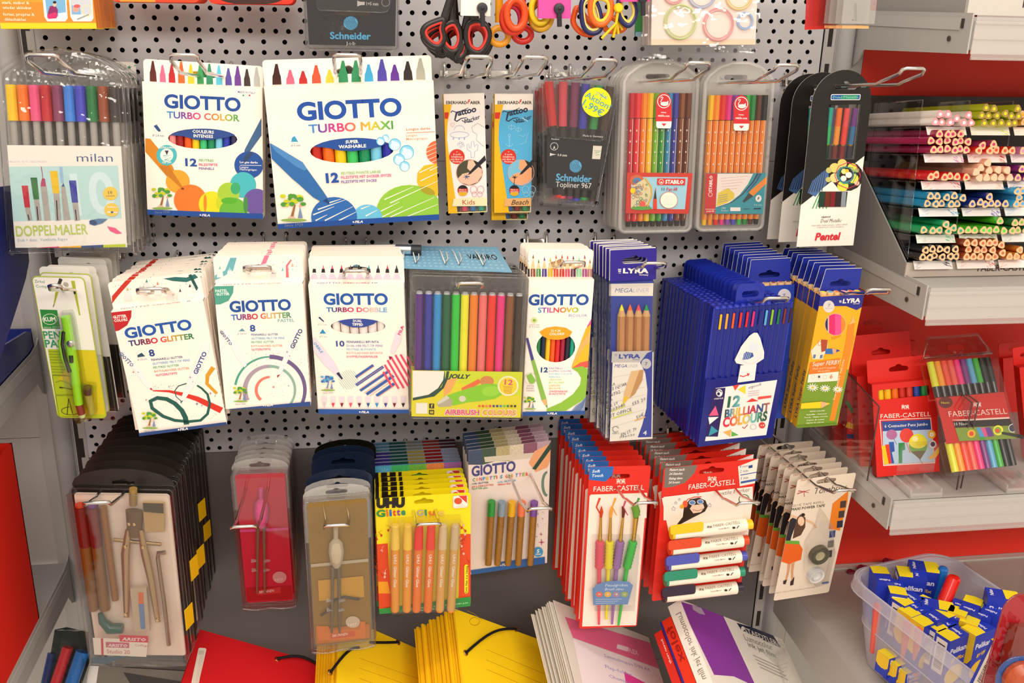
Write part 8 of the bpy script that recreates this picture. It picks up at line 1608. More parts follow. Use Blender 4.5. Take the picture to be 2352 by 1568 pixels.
for i, (dy, dx, lb) in enumerate(((44, 2, 'front navy'), (104, 6, 'second navy'), (128, 6, 'third navy'), (152, 8, 'rear black'))):
    c = '18243c' if i < 3 else '16140f'; o = empty('compass_case', f'{lb} arched compass case behind the brown cases', 'compass', f.O+np.array([dx, dy, -.1*dy+6]), f.M, 'navy compass cases')
    m = MB(); m.prism(arch(w+1, h*.96, 0, 15), 0, 1.2, c, hole=slot(0, 1, 30, 6, 8)); m.build('back_shell', GLOSS, o); m = MB(); m.prism(rrect(-w+2, -h+3, w-2, -8, 6, 4), -12, -11.6, 'fff'); m.build('case', CLEAR, o)
    m = MB(); m.prism(rrect(-w+6, -h+8, w-6, -14, 5, 4), -4, 0, '14182a'); m.build('tray', SATIN, o)
    if i == 1: f.org(580, 760); f2_ = object.__new__(Face); f2_.__dict__.update(f.__dict__); f2_.O = f.O+np.array([dx, dy, -.1*dy+6]); a = Art(f2_, -4); logo_knights(a, 725, 1285, 36, 'c8c0b8'); a.text('FABER', 560, 1330, 640, 1322, 18, 'a8a8b0', .01); a.put('print', PAPER, o)
# ---- glitter glue cards
def uhu():
    f = Face([(861, 1143), (1082, 1132), (1080, 1390), (872, 1410)], 212); f.org(*PB); w, h = f.w/2, f.h
    t = thing('glitter_glue_card', 'yellow and red card with six glitter glue tubes, frontmost', 'glue card', f); hx, hz = f.loc(1470, 1462)
    flat(t, rrect(-w, -h, w, 0, 4, 3), 0, .6, 'f2dc10', PAPER, 'card', hole=slot(hx, hz, 24, 5, 7)); a = Art(f); a.hole = slot(hx, hz, 24, 5, 7)
    a.hole = None
    for i in range(6): c = ('d8341c', 'f0901c', 'c82818')[i % 3]
    f.org(*QB); a.poly([(1050, 380), (1160, 370), (1190, 925), (1080, 930)], 'e04a1c'); a.poly([(1780, 290), (1875, 290), (1870, 830), (1765, 840)], 'e04a1c'); a.poly([(1060, 700), (1160, 700), (1180, 800), (1070, 800)], 'f0a01c')
    random.seed(8)
    for x0, x1, y0, y1 in ((1060, 1165, 230, 680), (1785, 1868, 210, 560)):
        for k in range(12): x, y = random.uniform(x0, x1), random.uniform(y0, y1); c = random.choice(['d84a20', 'e8b8a0', 'c83818']); a.line([(x, y), (x+random.uniform(-30, 30), y-28), (x+random.uniform(-26, 26), y-44)], 6, c, 2); a.ell(x, y, 10, 12, c, n=7)
    a.poly([(1082, 930), (1868, 825), (1868, 905), (1090, 985)], '2a9040'); a.text('sous emballage ce mode · Distribuido por', 1310, 940, 1850, 880, 12, 'd8ecd0', .01); a.text('bas responsabilidade', 1395, 950, 1560, 935, 12, 'd8ecd0', .01); a.raw(rrect(*f.loc(1815, 800), *f.loc(1850, 545), 3, 3), 'f2dc10'); a.text('Cont. Net. 6 x 10ml/g', 1840, 795, 1848, 560, 18, '2a2a20', .03)
    f.org(*PB); a.text('UHU', 1062, 1508, 1305, 1500, 74, '1c1410', .11); 
    for k, c in enumerate(('2a8a40', 'd8701c', '2a6ab8', 'd83a30', '8a3a98', '2a8a60')): a.text('Glitte'[k], 1062+[0, 88, 112, 142, 175, 212][k], 1588-k*3, 1062+[76, 104, 134, 168, 205, 250][k], 1586-k*3, 56, c, .05)
    for k, c in enumerate(('a8a08c', '3a8a50', 'd87a20', 'e0c050')): a.text('Glue'[k], 1408+[0, 70, 100, 180][k], 1578-k*2, 1408+[60, 88, 160, 238][k], 1576-k*2, 48, c, .05)
    a.raw(rrect(*f.loc(1718, 1516), *f.loc(1846, 1400), 3, 3), 'f2dccc'); a.poly([(1728, 1412), (1836, 1405), (1838, 1500), (1790, 1470), (1730, 1508)], 'f4ece4'); a.poly([(1765, 1408), (1836, 1405), (1838, 1470)], 'd83a30'); a.ell(1762, 1452, 34, 28, 'd8502c'); a.put('print', PAPER, t)
    f.org(*QB); L_ = [(f.loc(x, 195), f.loc(x+dx, 910)) for x, dx in ((1222, -2), (1330, -10), (1425, -22), (1530, -30), (1632, -30), (1735, -38))]
    for (a_, b_), cc, bc in zip(L_, ('f4cc48', 'f4c83c', 'ec2c1c', 'ee3a1c', 'd8c090', 'd0b688'), ('e89a30', 'e89a30', 'ea7a28', 'ea7a28', 'dca858', 'd8a85c')):
        k = .26; c_ = (a_[0]*(1-k)+b_[0]*k, a_[1]*(1-k)+b_[1]*k); m = MB(); m.rod((c_[0], -7, c_[1]), (b_[0], -7, b_[1]), 5.4, n=12, col=bc); m.rod((b_[0], -7, b_[1]), (b_[0], -7, b_[1]-2), 4.6, n=12, col='f08a20'); p = m.build('glue_tube', SATIN, t)
        m = MB(); m.rod((a_[0], -7, a_[1]), (c_[0], -7, c_[1]), 5, 5.8, n=12, col=cc); m.rod((a_[0], -7, a_[1]+1.6), (a_[0], -7, a_[1]), 3.6, 5, n=12, col=cc); m.build('cap', GLOSS, p)
        vv, ff = glyphs('UHU  Glitter Glue', .02); d = np.array([b_[0]-c_[0], b_[1]-c_[1]]); d /= hypot(*d); nn = np.array([-d[1], d[0]]); m = MB(); m.add([(c_[0]+d[0]*(6+p_[0]*6.1)+nn[0]*(p_[1]*5-2), -12.6, c_[1]+d[1]*(6+p_[0]*6.1)+nn[1]*(p_[1]*5-2)) for p_ in vv], ff, 'f6e8d4'); m.build('lettering', PAPER, p)
    z = [f.loc(x, y) for x, y in ((1165, 150), (1775, 118), (1755, 895), (1190, 925))]; m = MB(); m.add([(p[0], -14, p[1]) for p in z], [(0, 1, 2, 3)], 'fff'); m.add([(p[0], -14, p[1]) for p in z]+[(p[0]*1.02, 0, p[1]) for p in z], [(i, (i+1) % 4, 4+(i+1) % 4, 4+i) for i in range(4)], 'fff'); m.build('blister', CLEAR, t); return f, t
f, t = uhu(); stack(t, 5, 17, 'yellow glitter glue card', 'yellow glitter glue cards', rise=.12, skip=('glue_tube', 'cap', 'lettering', 'blister'))
w, h = f.w/2, f.h
for i in range(8):
    o = empty('glitter_glue_card', f'card with glitter colour bands behind the yellow glue cards, {ORD[i+1]} from the front', 'glue card', f.O+np.array([-1, 100+i*13, -.1*(100+i*13)+4]), f.M, 'glitter band cards')
    flat(o, rrect(-w, -h, w, 0, 4, 3), 0, .6, '5a8ab8' if i == 0 else '8a90a0', PAPER, 'card', hole=slot(0, -14, 26, 5, 7)); m = MB()
    for k, c in enumerate((('58b0d8', '4ac070', '7ac04a', 'f09050', 'b070b0') if i == 0 else ('3a2a78', '1c4a40', '9a8a48', '8a1c1c', '8a90a8') if i < 5 else ('4a7890', '1c4a48', '7a7870', '8a3020', '48242c'))): x0 = -w+2*w*k/5; m.add([(x0, -.3, -26), (x0+2*w/5, -.3, -26), (x0+2*w/5, -.3, -1), (x0, -.3, -1)], [(0, 1, 2, 3)], c)
    m.build('glitter_bands', GLITTER, o)
    m = MB(); cx, cz = -w+15, -9
    for k in range(4): m.add([(cx-.5*cos(k*.785), -.5, cz-.5*sin(k*.785)), (cx+5*cos(k*.785+.08), -.5, cz+5*sin(k*.785+.08)), (cx+5*cos(k*.785-.0), -.5, cz+5*sin(k*.785))], [(0, 1, 2)], 'e8f0f4'); m.add([(cx-.5*cos(k*.785), -.5, cz-.5*sin(k*.785)), (cx-5*cos(k*.785+.08), -.5, cz-5*sin(k*.785+.08)), (cx-5*cos(k*.785), -.5, cz-5*sin(k*.785))], [(0, 1, 2)], 'e8f0f4')
    m.build('star_print', PAPER, o)
# ---- confetti glitter pens
f = Face([(1071, 1036), (1270, 1010), (1251, 1292), (1084, 1319)], 150); f.org(*PB); w, h = f.w/2, f.h
t = thing('glitter_pen_card', 'pale card with glitter top band and five glitter pens, right of the glue cards', 'pen card', f); hl = slot(*f.loc(2235, 1060), 26, 6, 8); flat(t, [(-w, -h), (w, -h), (w, 0), (-w, 0)], 0, .6, 'f2e2da', PAPER, 'card', hole=hl)
m = MB()
for k, c in enumerate(('3a4a68', '38503c', 'b8a878', 'd8c8b0', '8a5068', 'b89aa8')): x0, x1 = -w+2*w*k/6, -w+2*w*(k+1)/6; m.prism([(x0, -21-3*(k % 2)), (x1, -21-3*((k+1) % 2)), (x1, 0), (x0, 0)], -.3, -.1, c, hole=None)
m.build('glitter_band', GLITTER, t)
a = Art(f, -.3); a.poly([(1985, 1080), (2440, 1040), (2450, 1085), (1995, 1125)], 'd8ccb8'); f.org(*PC); a.poly([(240, 1130), (290, 1030), (350, 1000), (430, 960), (430, 1100), (400, 1170), (300, 1210)], 'f0a878'); a.poly([(270, 1180), (430, 950), (440, 1000), (300, 1190)], '2a4a38'); a.ring(400, 1310, 40, 100, 22, '6a8a78', a0=1.6, a1=4.7); f.org(*PB)
a.text('GIOTTO', 1880, 1245, 2255, 1195, 82, '4a4888', .045)
for k, c in enumerate('4a9a50 e8a030 d8507c 3a9ad8 e0c040 8a5ab0 4ab080 e85a3c 4a90c8 e8683c 4aa850 f0a030 4a8ad0 e05a9a 9ab83c e86a3c'.split()): s_ = 'CONFETTIS GLITTER'.replace(' ', '')[k]; x = 1885+k*29.5+(14 if k > 8 else 0); a.text(s_, x, 1290-k*3.4, x+(9 if s_ == 'I' else 23), 1288-k*3.4, 27, c, .04)
for s_, x, y, wd, c in (('colla GLITTER', 1880, 1315, 145, '5a6a78'), ('gel à PAILLETTES', 1880, 1340, 185, 'd85a4a'), ('GLITTER glue', 1880, 1360, 138, '5aa860'), ('cola GLITTER', 2100, 1300, 160, '5ab0d8'), ('Glitter-Gel', 2100, 1322, 110, 'e0503c')): a.text(s_, x, y, x+wd, y-wd*.09, 14, c, .03)
f.org(*QB); a.poly([(1870, 600), (2500, 510), (2505, 580), (1880, 650)], '2a60a8'); f.org(*QC); a.poly([(-20, 530), (378, 485), (378, 560), (-20, 610)], '2a60a8'); fila(a, -12, 566, 75, 556, 20); a.ell(320, 442, 42, 42, '3a98cc'); a.text('5', 308, 450, 332, 448, 28, 'f4ece4', .05); a.text('PENS', 296, 470, 344, 466, 12, 'f4ece4', .03); stars(a, [(345, 290, 18), (320, 115, 10), (350, 360, 30)], ('b03a70', '4a8a50')); dots(a, 300, 100, 380, 350, 10, 4); a.put('print', PAPER, t)
f.org(*QB)
for x0, x1, c in ((2042, 2012, '2c9a3c'), (2132, 2090, '8aa0b0'), (2217, 2180, 'e8b018'), (2300, 2268, 'ee7a50'), (2405, 2370, '7a4aa0')):
    y0 = -10 if c != '2c9a3c' else -15; b_ = f.loc(x1, 520); a_ = f.loc(x0, y0); c_ = f.loc(x0*.78+x1*.22, 100); m = MB(); m.rod((c_[0], -7, c_[1]), (b_[0], -7, b_[1]), 5, 4.6, n=12, col='9a6a28'); p = m.build('glitter_pen', GLITTER, t); m = MB(); m.rod((a_[0], -7, a_[1]), (c_[0], -7, c_[1]), 5.2, n=12, col=c); m.build('cap', GLOSS, p)
stack(t, 5, 14, 'pale card with glitter top band', 'confetti glitter pen cards', rise=.1, skip=('print', 'glitter_pen', 'cap'))
# ---- brush cards
f = Face([(1352, 1073), (1497, 1068), (1461, 1439), (1332, 1442)], 200); f.org(*PC); w, h = f.w/2, f.h; t = thing('brush_card', 'red-edged card of four brushes with ribbed grips and blue corner, frontmost', 'brush card', f)
hl = slot(*f.loc(1010, 1245), 30, 6, 0); flat(t, rrect(-w, -h, w, 0, 3, 3), 0, .7, 'e02a1c', PAPER, 'card', hole=hl); a = Art(f)
a.poly([(775, 1160), (970, 1160), (960, 1230), (900, 1290), (755, 1275), (762, 1180)], '2a6ab8'); a.text('Soft', 784, 1214, 852, 1212, 24, 'e8eef4', .03, .2); a.text('Touch', 782, 1252, 880, 1248, 24, 'e8eef4', .03, .2); logo_knights(a, 1030, 1285, 40, 'f4dccc'); a.text('FABER-CASTELL', 795, 1375, 1228, 1360, 44, 'f6e4d8', .01)
a.poly([(770, 1400), (1255, 1385), (1250, 1600), (760, 1620)], 'f6e2d2'); f.org(*QC); a.poly([(762, -40), (1250, -40), (1160, 1070), (698, 1082)], 'f6e6da')
for x, c in ((830, 'd84a28'), (965, 'e8a040'), (1060, 'c8507a'), (1165, '4a9a4a')): a.line([(x+20, -20), (x-10, 60), (x+30, 130)], 22, c, 8)
a.put('print', PAPER, t); b = Art(f, -9); b.poly([(785, 760), (830, 720), (900, 700), (1000, 690), (1100, 700), (1135, 730), (1090, 895), (795, 900)], '6a90c8'); b.text('Pinselgrößen', 898, 742, 1088, 738, 22, 'd8e4f4', .01); b.text('Brush sizes', 892, 775, 1055, 772, 22, 'd8e4f4', .01, .3)
for x, c, s_ in ((845, 'e86a5c', '10'), (918, 'ecb43c', '2'), (990, 'b08aa0', '4'), (1062, '9ab060', '12')): b.ell(x, 808, 30, 24, c); b.text(s_, x-10, 815, x+10, 815, 16, 'f4ece4', .02)
for k in range(3): b.line([(815, 850+k*17), (1040-k*30, 848+k*17)], 5, 'c8d8ec')
b.put('size_label', PAPER, t)
for x0, x1, x2, c, fc, yb in ((845, 838, 836, 'e8506c', 'f0b030', 1045), (928, 918, 900, 'ece020', 'f0d840', 1000), (1020, 985, 948, '9a6ab0', 'e8b040', 1042), (1130, 1075, 1003, '3ac040', 'e8c048', 1052)):
    A_, B_, C_, E_, T_ = f.loc(x0+ (8 if x0 < 1000 else 22), 130), f.loc(x0, 335), f.loc(x1, 560), f.loc(x2, yb), f.loc(x0+15, 10)
    m = MB(); m.rod((C_[0], -5, C_[1]), (E_[0], -5, E_[1]), 3, 1.6, n=9, col=c); p = m.build('brush', GLOSS, t); m = MB(); pr = []
    for k in range(17): u = k/16; pr.append(((B_[0]*(1-u)+C_[0]*u), -5, (B_[1]*(1-u)+C_[1]*u)))
    m.tube(pr, [5+(1 if k % 2 else 0) for k in range(17)], 10, c); m.build('ribbed_grip', SATIN, p); m = MB(); m.rod((A_[0], -5, A_[1]), (B_[0], -5, B_[1]), 1.6 if x0 != 1130 else 3.6, 2.6, n=9, col='d8b45c'); m.build('ferrule', SILVER, p)
    m = MB(); r_ = 2.4 if x0 != 1130 else 5; m.tube([(A_[0], -5, A_[1]), (A_[0]+.3, -5, A_[1]+8), (T_[0], -5, A_[1]+16)], [r_*.7, r_, r_*.2 if x0 != 1130 else r_], 9, {845: 'c8401c', 928: 'e8a040', 1020: '6a3020', 1130: '6a9a38'}[x0], False, (1, .5)); m.build('bristles', MATTE, p)
q = [f.loc(x, y) for x, y in ((790, 290), (1180, 290), (1130, 900), (790, 900))]; m = MB(); m.add([(p[0], -13, p[1]) for p in q], [(0, 1, 2, 3)], 'fff'); m.add([(p[0], -13, p[1]) for p in q]+[(p[0]*1.03, 0, p[1]) for p in q], [(i, (i+1) % 4, 4+(i+1) % 4, 4+i) for i in range(4)], 'fff'); m.build('blister', CLEAR, t)
PR_ = [c for c in t.children if c.name.startswith('print')][0]
stack(t, 9, 20, 'red-edged card of four brushes', 'red brush cards', rise=.1, yaw=.02, roll=.012, skip=('brush', 'size_label'), jit=.3)
# ---- textile marker cards
f = Face([(1524, 1076), (1743, 1052), (1699, 1354), (1498, 1380)], 214); f.org(*PC); w, h = f.w/2, f.h; t = thing('textile_marker_card', 'red card of five white textile markers with a drawn chimp in headphones, frontmost', 'marker card', f)
hl = slot(*f.loc(1810, 1200), 34, 6, 10); flat(t, rrect(-w, -h, w, 0, 3, 3), 0, .7, 'e0281a', PAPER, 'card', hole=hl); a = Art(f)
a.poly([(1410, 1170), (1690, 1145), (1660, 1220), (1580, 1300), (1480, 1335), (1400, 1345)], '7a6e66')
for k, s_ in enumerate(('Fixiert nach', '24 Stunden', 'Fixing time', '24 hours')): a.text(s_, 1446-k*3, 1200+k*34+(6 if k > 1 else 0), 1446-k*3+(130, 115, 118, 98)[k], 1195+k*34+(6 if k > 1 else 0), 20, 'e8e0d8', .04, .2)
a.poly([(2035, 1160), (2215, 1090), (2200, 1300), (2050, 1330)], 'f2e6dc'); a.text('4 mm', 2045, 1175, 2120, 1165, 24, '3a4a7a', 0, .2); a.line([(2125, 1165), (2160, 1158)], 26, '2a4a8a'); a.text('2 mm', 2050, 1215, 2120, 1206, 24, '3a4a7a', 0, .2); a.line([(2055, 1235), (2200, 1208)], 8, '3a5aa0'); a.text('5 mm', 2056, 1275, 2122, 1265, 24, '3a4a7a', 0, .2); a.line([(2058, 1298), (2200, 1272)], 20, '3a5aa0')
logo_knights(a, 1812, 1265, 40, 'f4dccc'); a.text('FABER-CASTELL', 1608, 1358, 2010, 1310, 44, 'f6e4d8', .01); a.poly([(1395, 1420), (2160, 1330), (2160, 1600), (1395, 1620)], 'f4e4d8'); a.text('Textile Marker', 1842, 1412, 2135, 1372, 36, '5a5048', -.004)
f.org(*QC); a.poly([(1380, -20), (2160, -60), (2140, 300), (1450, 330)], 'f4e4d8'); f.org(*PC)
a.poly([(1570, 1500), (1620, 1440), (1700, 1425), (1755, 1450), (1775, 1500), (1750, 1545), (1640, 1600), (1490, 1680), (1560, 1590)], '2a1a14'); a.poly([(1620, 1520), (1640, 1490), (1735, 1480), (1745, 1510), (1715, 1550), (1650, 1560)], 'eec8b0'); a.ell(1640, 1468, 26, 18, '5a80b8'); a.ell(1710, 1460, 26, 18, '5a80b8'); a.ring(1640, 1468, 26, 18, 5, 'e8e0e8', n=14); a.ring(1710, 1460, 26, 18, 5, 'e8e0e8', n=14); a.line([(1575, 1490), (1600, 1440), (1660, 1420), (1720, 1418)], 9, 'd83a28'); a.ell(1580, 1480, 22, 30, 'e85a30'); a.ell(1552, 1502, 18, 18, 'e8a030'); a.line([(1645, 1528), (1690, 1538), (1735, 1520)], 5, 'a8705c')
for x, y, r in ((1500, 1470, 14), (1480, 1520, 22), (1530, 1440, 12), (1790, 1490, 20), (1690, 1395, 10)): a.line([(x+(r if k % 2 == 0 else r*.45)*sin(k*pi/5), y-(r if k % 2 == 0 else r*.45)*cos(k*pi/5)) for k in range(11)], 3, '6a78a8')
a.ring(2085, 1440, 44, 42, 7, '3a7a48', n=16); a.put('print', PAPER, t); f.org(*QC)
for k, c in enumerate(('f4c81c', 'e04a24', '5058b8', '2a9070', '30243a')):
    y = 225+k*134; x = 1445-k*17; A_ = f.loc(x, y+25); E_ = f.loc(x+640+(0 if k else 15), y-50); d = np.array([E_[0]-A_[0], E_[1]-A_[1]]); L_ = hypot(*d); d /= L_; n_ = np.array([-d[1], d[0]])
    def seg(u0, u1, r, col, nm, par): m = MB(); p0 = A_+d*L_*u0; p1 = A_+d*L_*u1; m.rod((p0[0], -9, p0[1]), (p1[0], -9, p1[1]), r, n=14, col=col); return m.build(nm, GLOSS, par)
    p = seg(.02, .96, 8.6, 'f6ead8', 'textile_marker', t); seg(-.01, .03, 8.3, c, 'cap', p); seg(.955, 1.04, 6.5, c, 'end_plug', p)
    a = Art(f, -17.7); q = rrect(x+10, y-38+8, x+295, y+62-8, 22, 4); a.poly([(px_, py_-(px_-x)*.115+22) for px_, py_ in q], c); a.text('FABER-CASTELL', x+375, y+8, x+610, y-25, 24, '8a7a6c', .005); a.text('Textile Marker', x+420, y+30, x+520, y+16, 12, '8a7a6c', .01); a.ell(x+555, y+12, 14, 10, '2a2a28', n=7); a.line([(x+580, y+18), (x+600, y-8)], 7, '2a2a28'); logo_knights(a, x+345, y+4, 22, '6a5a50'); a.put('lettering', PAPER, p)
stack(t, 6, 22, 'red textile marker card', 'red textile marker cards', rise=.1, yaw=.02, skip=('textile_marker', 'cap', 'end_plug', 'lettering'), jit=.25)
# ---- glue tape cards
f = Face([(1833, 1104), (1967, 1083), (1903, 1360), (1776, 1379)], 190); f.org(*PD); w, h = f.w/2, f.h; t = thing('glue_tape_card', 'pale card of adhesive tape with a printed woman in an orange skirt, frontmost', 'tape card', f)
hl = slot(*f.loc(620, 1285), 30, 6, 9); flat(t, rrect(-w, -h, w, 0, 3, 3), 0, .6, 'ecdcc8', PAPER, 'card', hole=hl); a = Art(f)
a.text('PREMIUM', 400, 1290, 498, 1272, 16, 'b87868', .02); a.line([(370, 1395), (480, 1360)], 10, 'b04a50', 4); a.line([(380, 1370), (470, 1385)], 9, 'b04a50', 4); a.line([(425, 1365), (432, 1420)], 5, 'b04a50'); a.text('Tombow', 512, 1398, 790, 1358, 52, '4a3c34', -.006, .15)
f.org(*QD); a.text('GLUE TAPE REFILL', 322, 60, 600, 25, 20, '8a7c70', .0); a.text('MAXI POWER TAPE', 318, 92, 605, 56, 22, '4a3c38', .03); a.poly([(672, 30), (808, -80), (800, 20), (735, 262), (640, 245)], 'ee8420')
for k, c in enumerate(('4a3c38', '4a3c38', '2c3048', '3a5080', '8a8078', '4a4440')): x = 725-k*14+(40 if k < 3 else -10); y = 40+k*85; a.poly([(x-25, y-30), (x+25, y-38), (x+20, y+22), (x-30, y+28)], c)
a.poly([(285, 185), (330, 150), (365, 165), (345, 240), (320, 310), (310, 350), (270, 345), (278, 260)], '2a2428'); a.poly([(370, 150), (400, 120), (440, 150), (438, 230), (400, 300), (330, 330), (350, 220)], '5a4030'); a.ell(402, 180, 28, 40, 'f0c8a8'); a.ell(420, 125, 16, 14, '2a201c'); a.line([(440, 170), (500, 195), (535, 235), (510, 240)], 16, 'e8b890', 10); a.line([(365, 150), (320, 130), (295, 180)], 14, 'e8b890')
a.line([(395, 205), (388, 215)], 6, 'c83a4a'); a.poly([(268, 345), (385, 350), (390, 378), (262, 372)], '6aa83a'); a.poly([(262, 372), (390, 378), (415, 420), (400, 510), (340, 530), (300, 548), (260, 535), (218, 520), (240, 440)], 'e8641c'); a.line([(300, 545), (290, 620), (268, 700)], 24, 'd89a70', 12); a.line([(335, 530), (325, 610), (328, 710)], 24, 'd89a70', 12); a.poly([(250, 690), (282, 680), (268, 720), (248, 718)], '3a2c2c'); a.poly([(310, 700), (345, 655), (335, 725), (308, 732)], '3a2c2c'); a.text('Papier Paper Kleberoller permanent', 182, 800, 520, 748, 10, 'a89a8c', .0); a.poly([(580, 705), (640, 695), (638, 710), (580, 718)], '4a70b0'); a.put('print', PAPER, t)
for cx, cy, R_, c1, c2, nm in ((545, 455, 92, '5a5640', 'c8c09a', 'tape_reel'), (515, 625, 78, 'd8d8d8', 'f4f0ec', 'tape_refill')):
    a_ = f.loc(cx, cy); r_ = R_*.268*.58; m = MB(); m.lathe([(0, -5), (r_*.45, -5.2), (r_*.5, -7), (r_*.62, -8), (r_*.75, -7), (r_*.95, -8.2), (r_, -6), (r_, 0)], (a_[0], 0, a_[1]), 'y', 24, c1, [c2, c2, c1, c1, c2 if nm == 'tape_refill' else c1, c1, c1]); m.build(nm, GLOSS, t)
q = [f.loc(x, y) for x, y in ((560, 60), (640, 180), (665, 420), (600, 680), (500, 710), (420, 600), (430, 350), (520, 200))]; m = MB(); n = len(q); m.add([(p[0], -10, p[1]) for p in q], [tuple(range(n))], 'fff'); m.add([(p[0], -10, p[1]) for p in q]+[(p[0], 0, p[1]) for p in q], [(i, (i+1) % n, n+(i+1) % n, n+i) for i in range(n)], 'fff'); m.build('blister', CLEAR, t)
stack(t, 6, 23, 'pale adhesive tape card', 'glue tape cards', rise=.09, yaw=.03, roll=.02, skip=('tape_reel', 'tape_refill'), jit=.3)
# ================================================================== bin of eraser boxes on the right base shelf
BX = atz(*R5(1000, 860), -776); zT = -656
o = empty('storage_bin', 'frosted plastic bin with a rolled rim full of blue and yellow eraser boxes', 'bin', (1121, -335, -775)); ang = .22
def rim(k, z, hw=82, hl=150, r=34, n=6): return [(x*k, y*k, z) for x, y in rrect(-hw, -hl, hw, hl, r, n)]
ca, sa = cos(ang), sin(ang); R2d = lambda p: (p[0]*ca-p[1]*sa, p[0]*sa+p[1]*ca, p[2])
def ringfaces(m, A, B): n = len(A); m.add([R2d(p) for p in A+B], [(i, (i+1) % n, n+(i+1) % n, n+i) for i in range(n)], 'fff', True)
m = MB(); A, B, C_, D_, E_ = rim(.84, 1), rim(.93, 60), rim(.97, 100), rim(1., 119), rim(1.06, 119)
for p, q in ((A, B), (B, C_), (C_, D_), (D_, E_), (E_, rim(1.07, 104))): ringfaces(m, p, q)
m.add([R2d(p) for p in A], [tuple(range(len(A)))], 'fff'); m.build('tub', TUBF, o)
m = MB()
for z, k in ((60, .935), (119.5, 1.03), (104, 1.07)): m.tube([R2d(p) for p in rim(k, z)], 1, 5, 'fff', True)
m.build('rim_bead', TUBF, o)
EB = '2438b4'
def eraser(px_, py_, z, yaw, tilt, long, face, label, hh=70):
    P = atz(*R5(px_, py_), z)+np.array([20 if hh < 40 else 12 if px_ < 700 else 3, 8 if hh < 40 else 0, 0]); o = empty('eraser_box', label, 'eraser box', P); w, d = long; m = MB()
    o.matrix_world = Matrix.Translation(Vector(P)*S) @ Matrix.Rotation(yaw, 4, 'Z') @ Matrix.Rotation(tilt, 4, 'X')
    m.box(-w/2, w/2, -d/2, d/2, -hh, 0, EB, 0); m.build('carton', PAPER, o); g = MB(); e = .15
    yx0, yx1 = (-w/2, -w*.02) if face != 'n' else (w*.05, w/2)
    g.add([(yx0, -d/2-e*0, e), (yx1, -d/2, e), (yx1+w*.06, 0, e), (yx1, d/2, e), (yx0, d/2, e)], [(0, 1, 2, 3, 4)], 'f6dc24')
    vv, ff = glyphs('Pelikan', .03); X0 = yx1+w*.12 if face != 'n' else -w*.42; sx = d*.62/vv[:, 0].max(); g.add([(X0+w*.12-p[1]*w*.16, -d*.3+p[0]*sx, e) for p in vv], ff, 'e8e4f4')
    if face == 'b': g.add([(-w/2-e, y, z_) for y, z_ in ((-d*.36, -hh*.06), (d*.36, -hh*.06), (d*.36, -hh*.75), (-d*.36, -hh*.75))], [(0, 1, 2, 3)], 'f2e8e0')
    if face == 'b':
        z_ = -hh*.15; random.seed(5)
        while z_ > -hh*.66: t_ = random.choice((.8, 1.3, 1.8)); g.add([(-w/2-e*2, y, q) for y, q in ((-d*.25, z_), (d*.25, z_), (d*.25, z_-t_), (-d*.25, z_-t_))], [(0, 1, 2, 3)], '2a2430'); z_ -= t_+random.choice((.8, 1.3))
    if face in 'yf': g.add([(-w/2-e, y, z_) for y, z_ in ((-d/2, 0), (d/2, 0), (d/2, -hh*.5), (d*.3, -hh*.62), (0, -hh*.66), (-d*.3, -hh*.62), (-d/2, -hh*.5))], [tuple(range(7))], 'f2c41c')
    sx = w*.8/vv[:, 0].max(); g.add([(-w*.4+p[0]*sx, -d/2-e, -hh*.3+p[1]*sx) for p in vv], ff, 'e8e4f4'); v2, f2 = glyphs('griffix', .02); sx2 = w*.62/v2[:, 0].max(); g.add([(-w*.25+p[0]*sx2, -d/2-e, -hh*.48+p[1]*sx2*.8) for p in v2], f2, 'f2c41c')
    g.add([(w*.5*.9*cos(u), -d/2-e*.5, -hh*.78+hh*.2*sin(u)) for u in np.linspace(0, 2*pi, 16)[:-1]], [tuple(range(15))], 'f2c41c'); g.build('print', PAPER, o)
D2 = (38, 22); Zt = -662
items = [(555, 270, -650, 1.35, 0, 'n', 'upright blue box at the far left end of the bin'), (800, 410, -655, 1.25, .05, 'b', 'box with a yellow tab, second from the left end'), (1130, 170, -640, -.35, .1, 'n', 'blue box standing highest at the back of the bin'), (985, 240, -645, -.3, .08, 'b', 'blue box leaning in front of the highest one'),
 (940, 550, -660, .35, 0, 'b', 'box with bar code behind the row of yellow ended boxes'), (1085, 600, -662, .35, 0, 'n', 'box in the middle of the upper row'), (1020, 680, -663, .35, 0, 'y', 'box with a wide yellow end, upper left of the heap'), (1290, 620, -660, -.5, 0, 'n', 'box with a curled yellow tab beside the red pen'), (1170, 790, -664, .35, 0, 'y', 'box with a wide yellow end, lower left of the heap'), (1330, 740, -662, .35, 0, 'n', 'blue topped box in the centre of the heap'),
 (1560, 660, -660, .8, 0, 'f', 'box with a yellow flap on the right side of the heap'), (1480, 700, -664, .8, 0, 'n', 'box in the gap right of the centre'), (1700, 620, -658, .8, 0, 'n', 'box under two yellow tabs near the right rim'), (1700, 770, -664, .8, 0, 'f', 'box with yellow flap near the right rim'), (1850, 690, -660, .8, 0, 'n', 'blue box against the right rim'), (1960, 650, -656, .8, 0, 'n', 'box squeezed at the right rim'),
 (1340, 850, -668, .35, 0, 'b', 'box with bar code in the front row, left'), (1480, 960, -668, .35, 0, 'b', 'box with bar code, nearest in the front row'), (1780, 900, -666, .35, 0, 'y', 'box with yellow end, front row on the right'), (2070, 500, -640, -.4, 0, 'n', 'box standing tall by the blister pack at the right')]
for i, (x, y, z, yw, tl, fc, lb) in enumerate(items): eraser(x, y, z, yw, tl, D2 if i not in (2, 3) else (36, 24), fc, 'blue and yellow eraser '+lb)
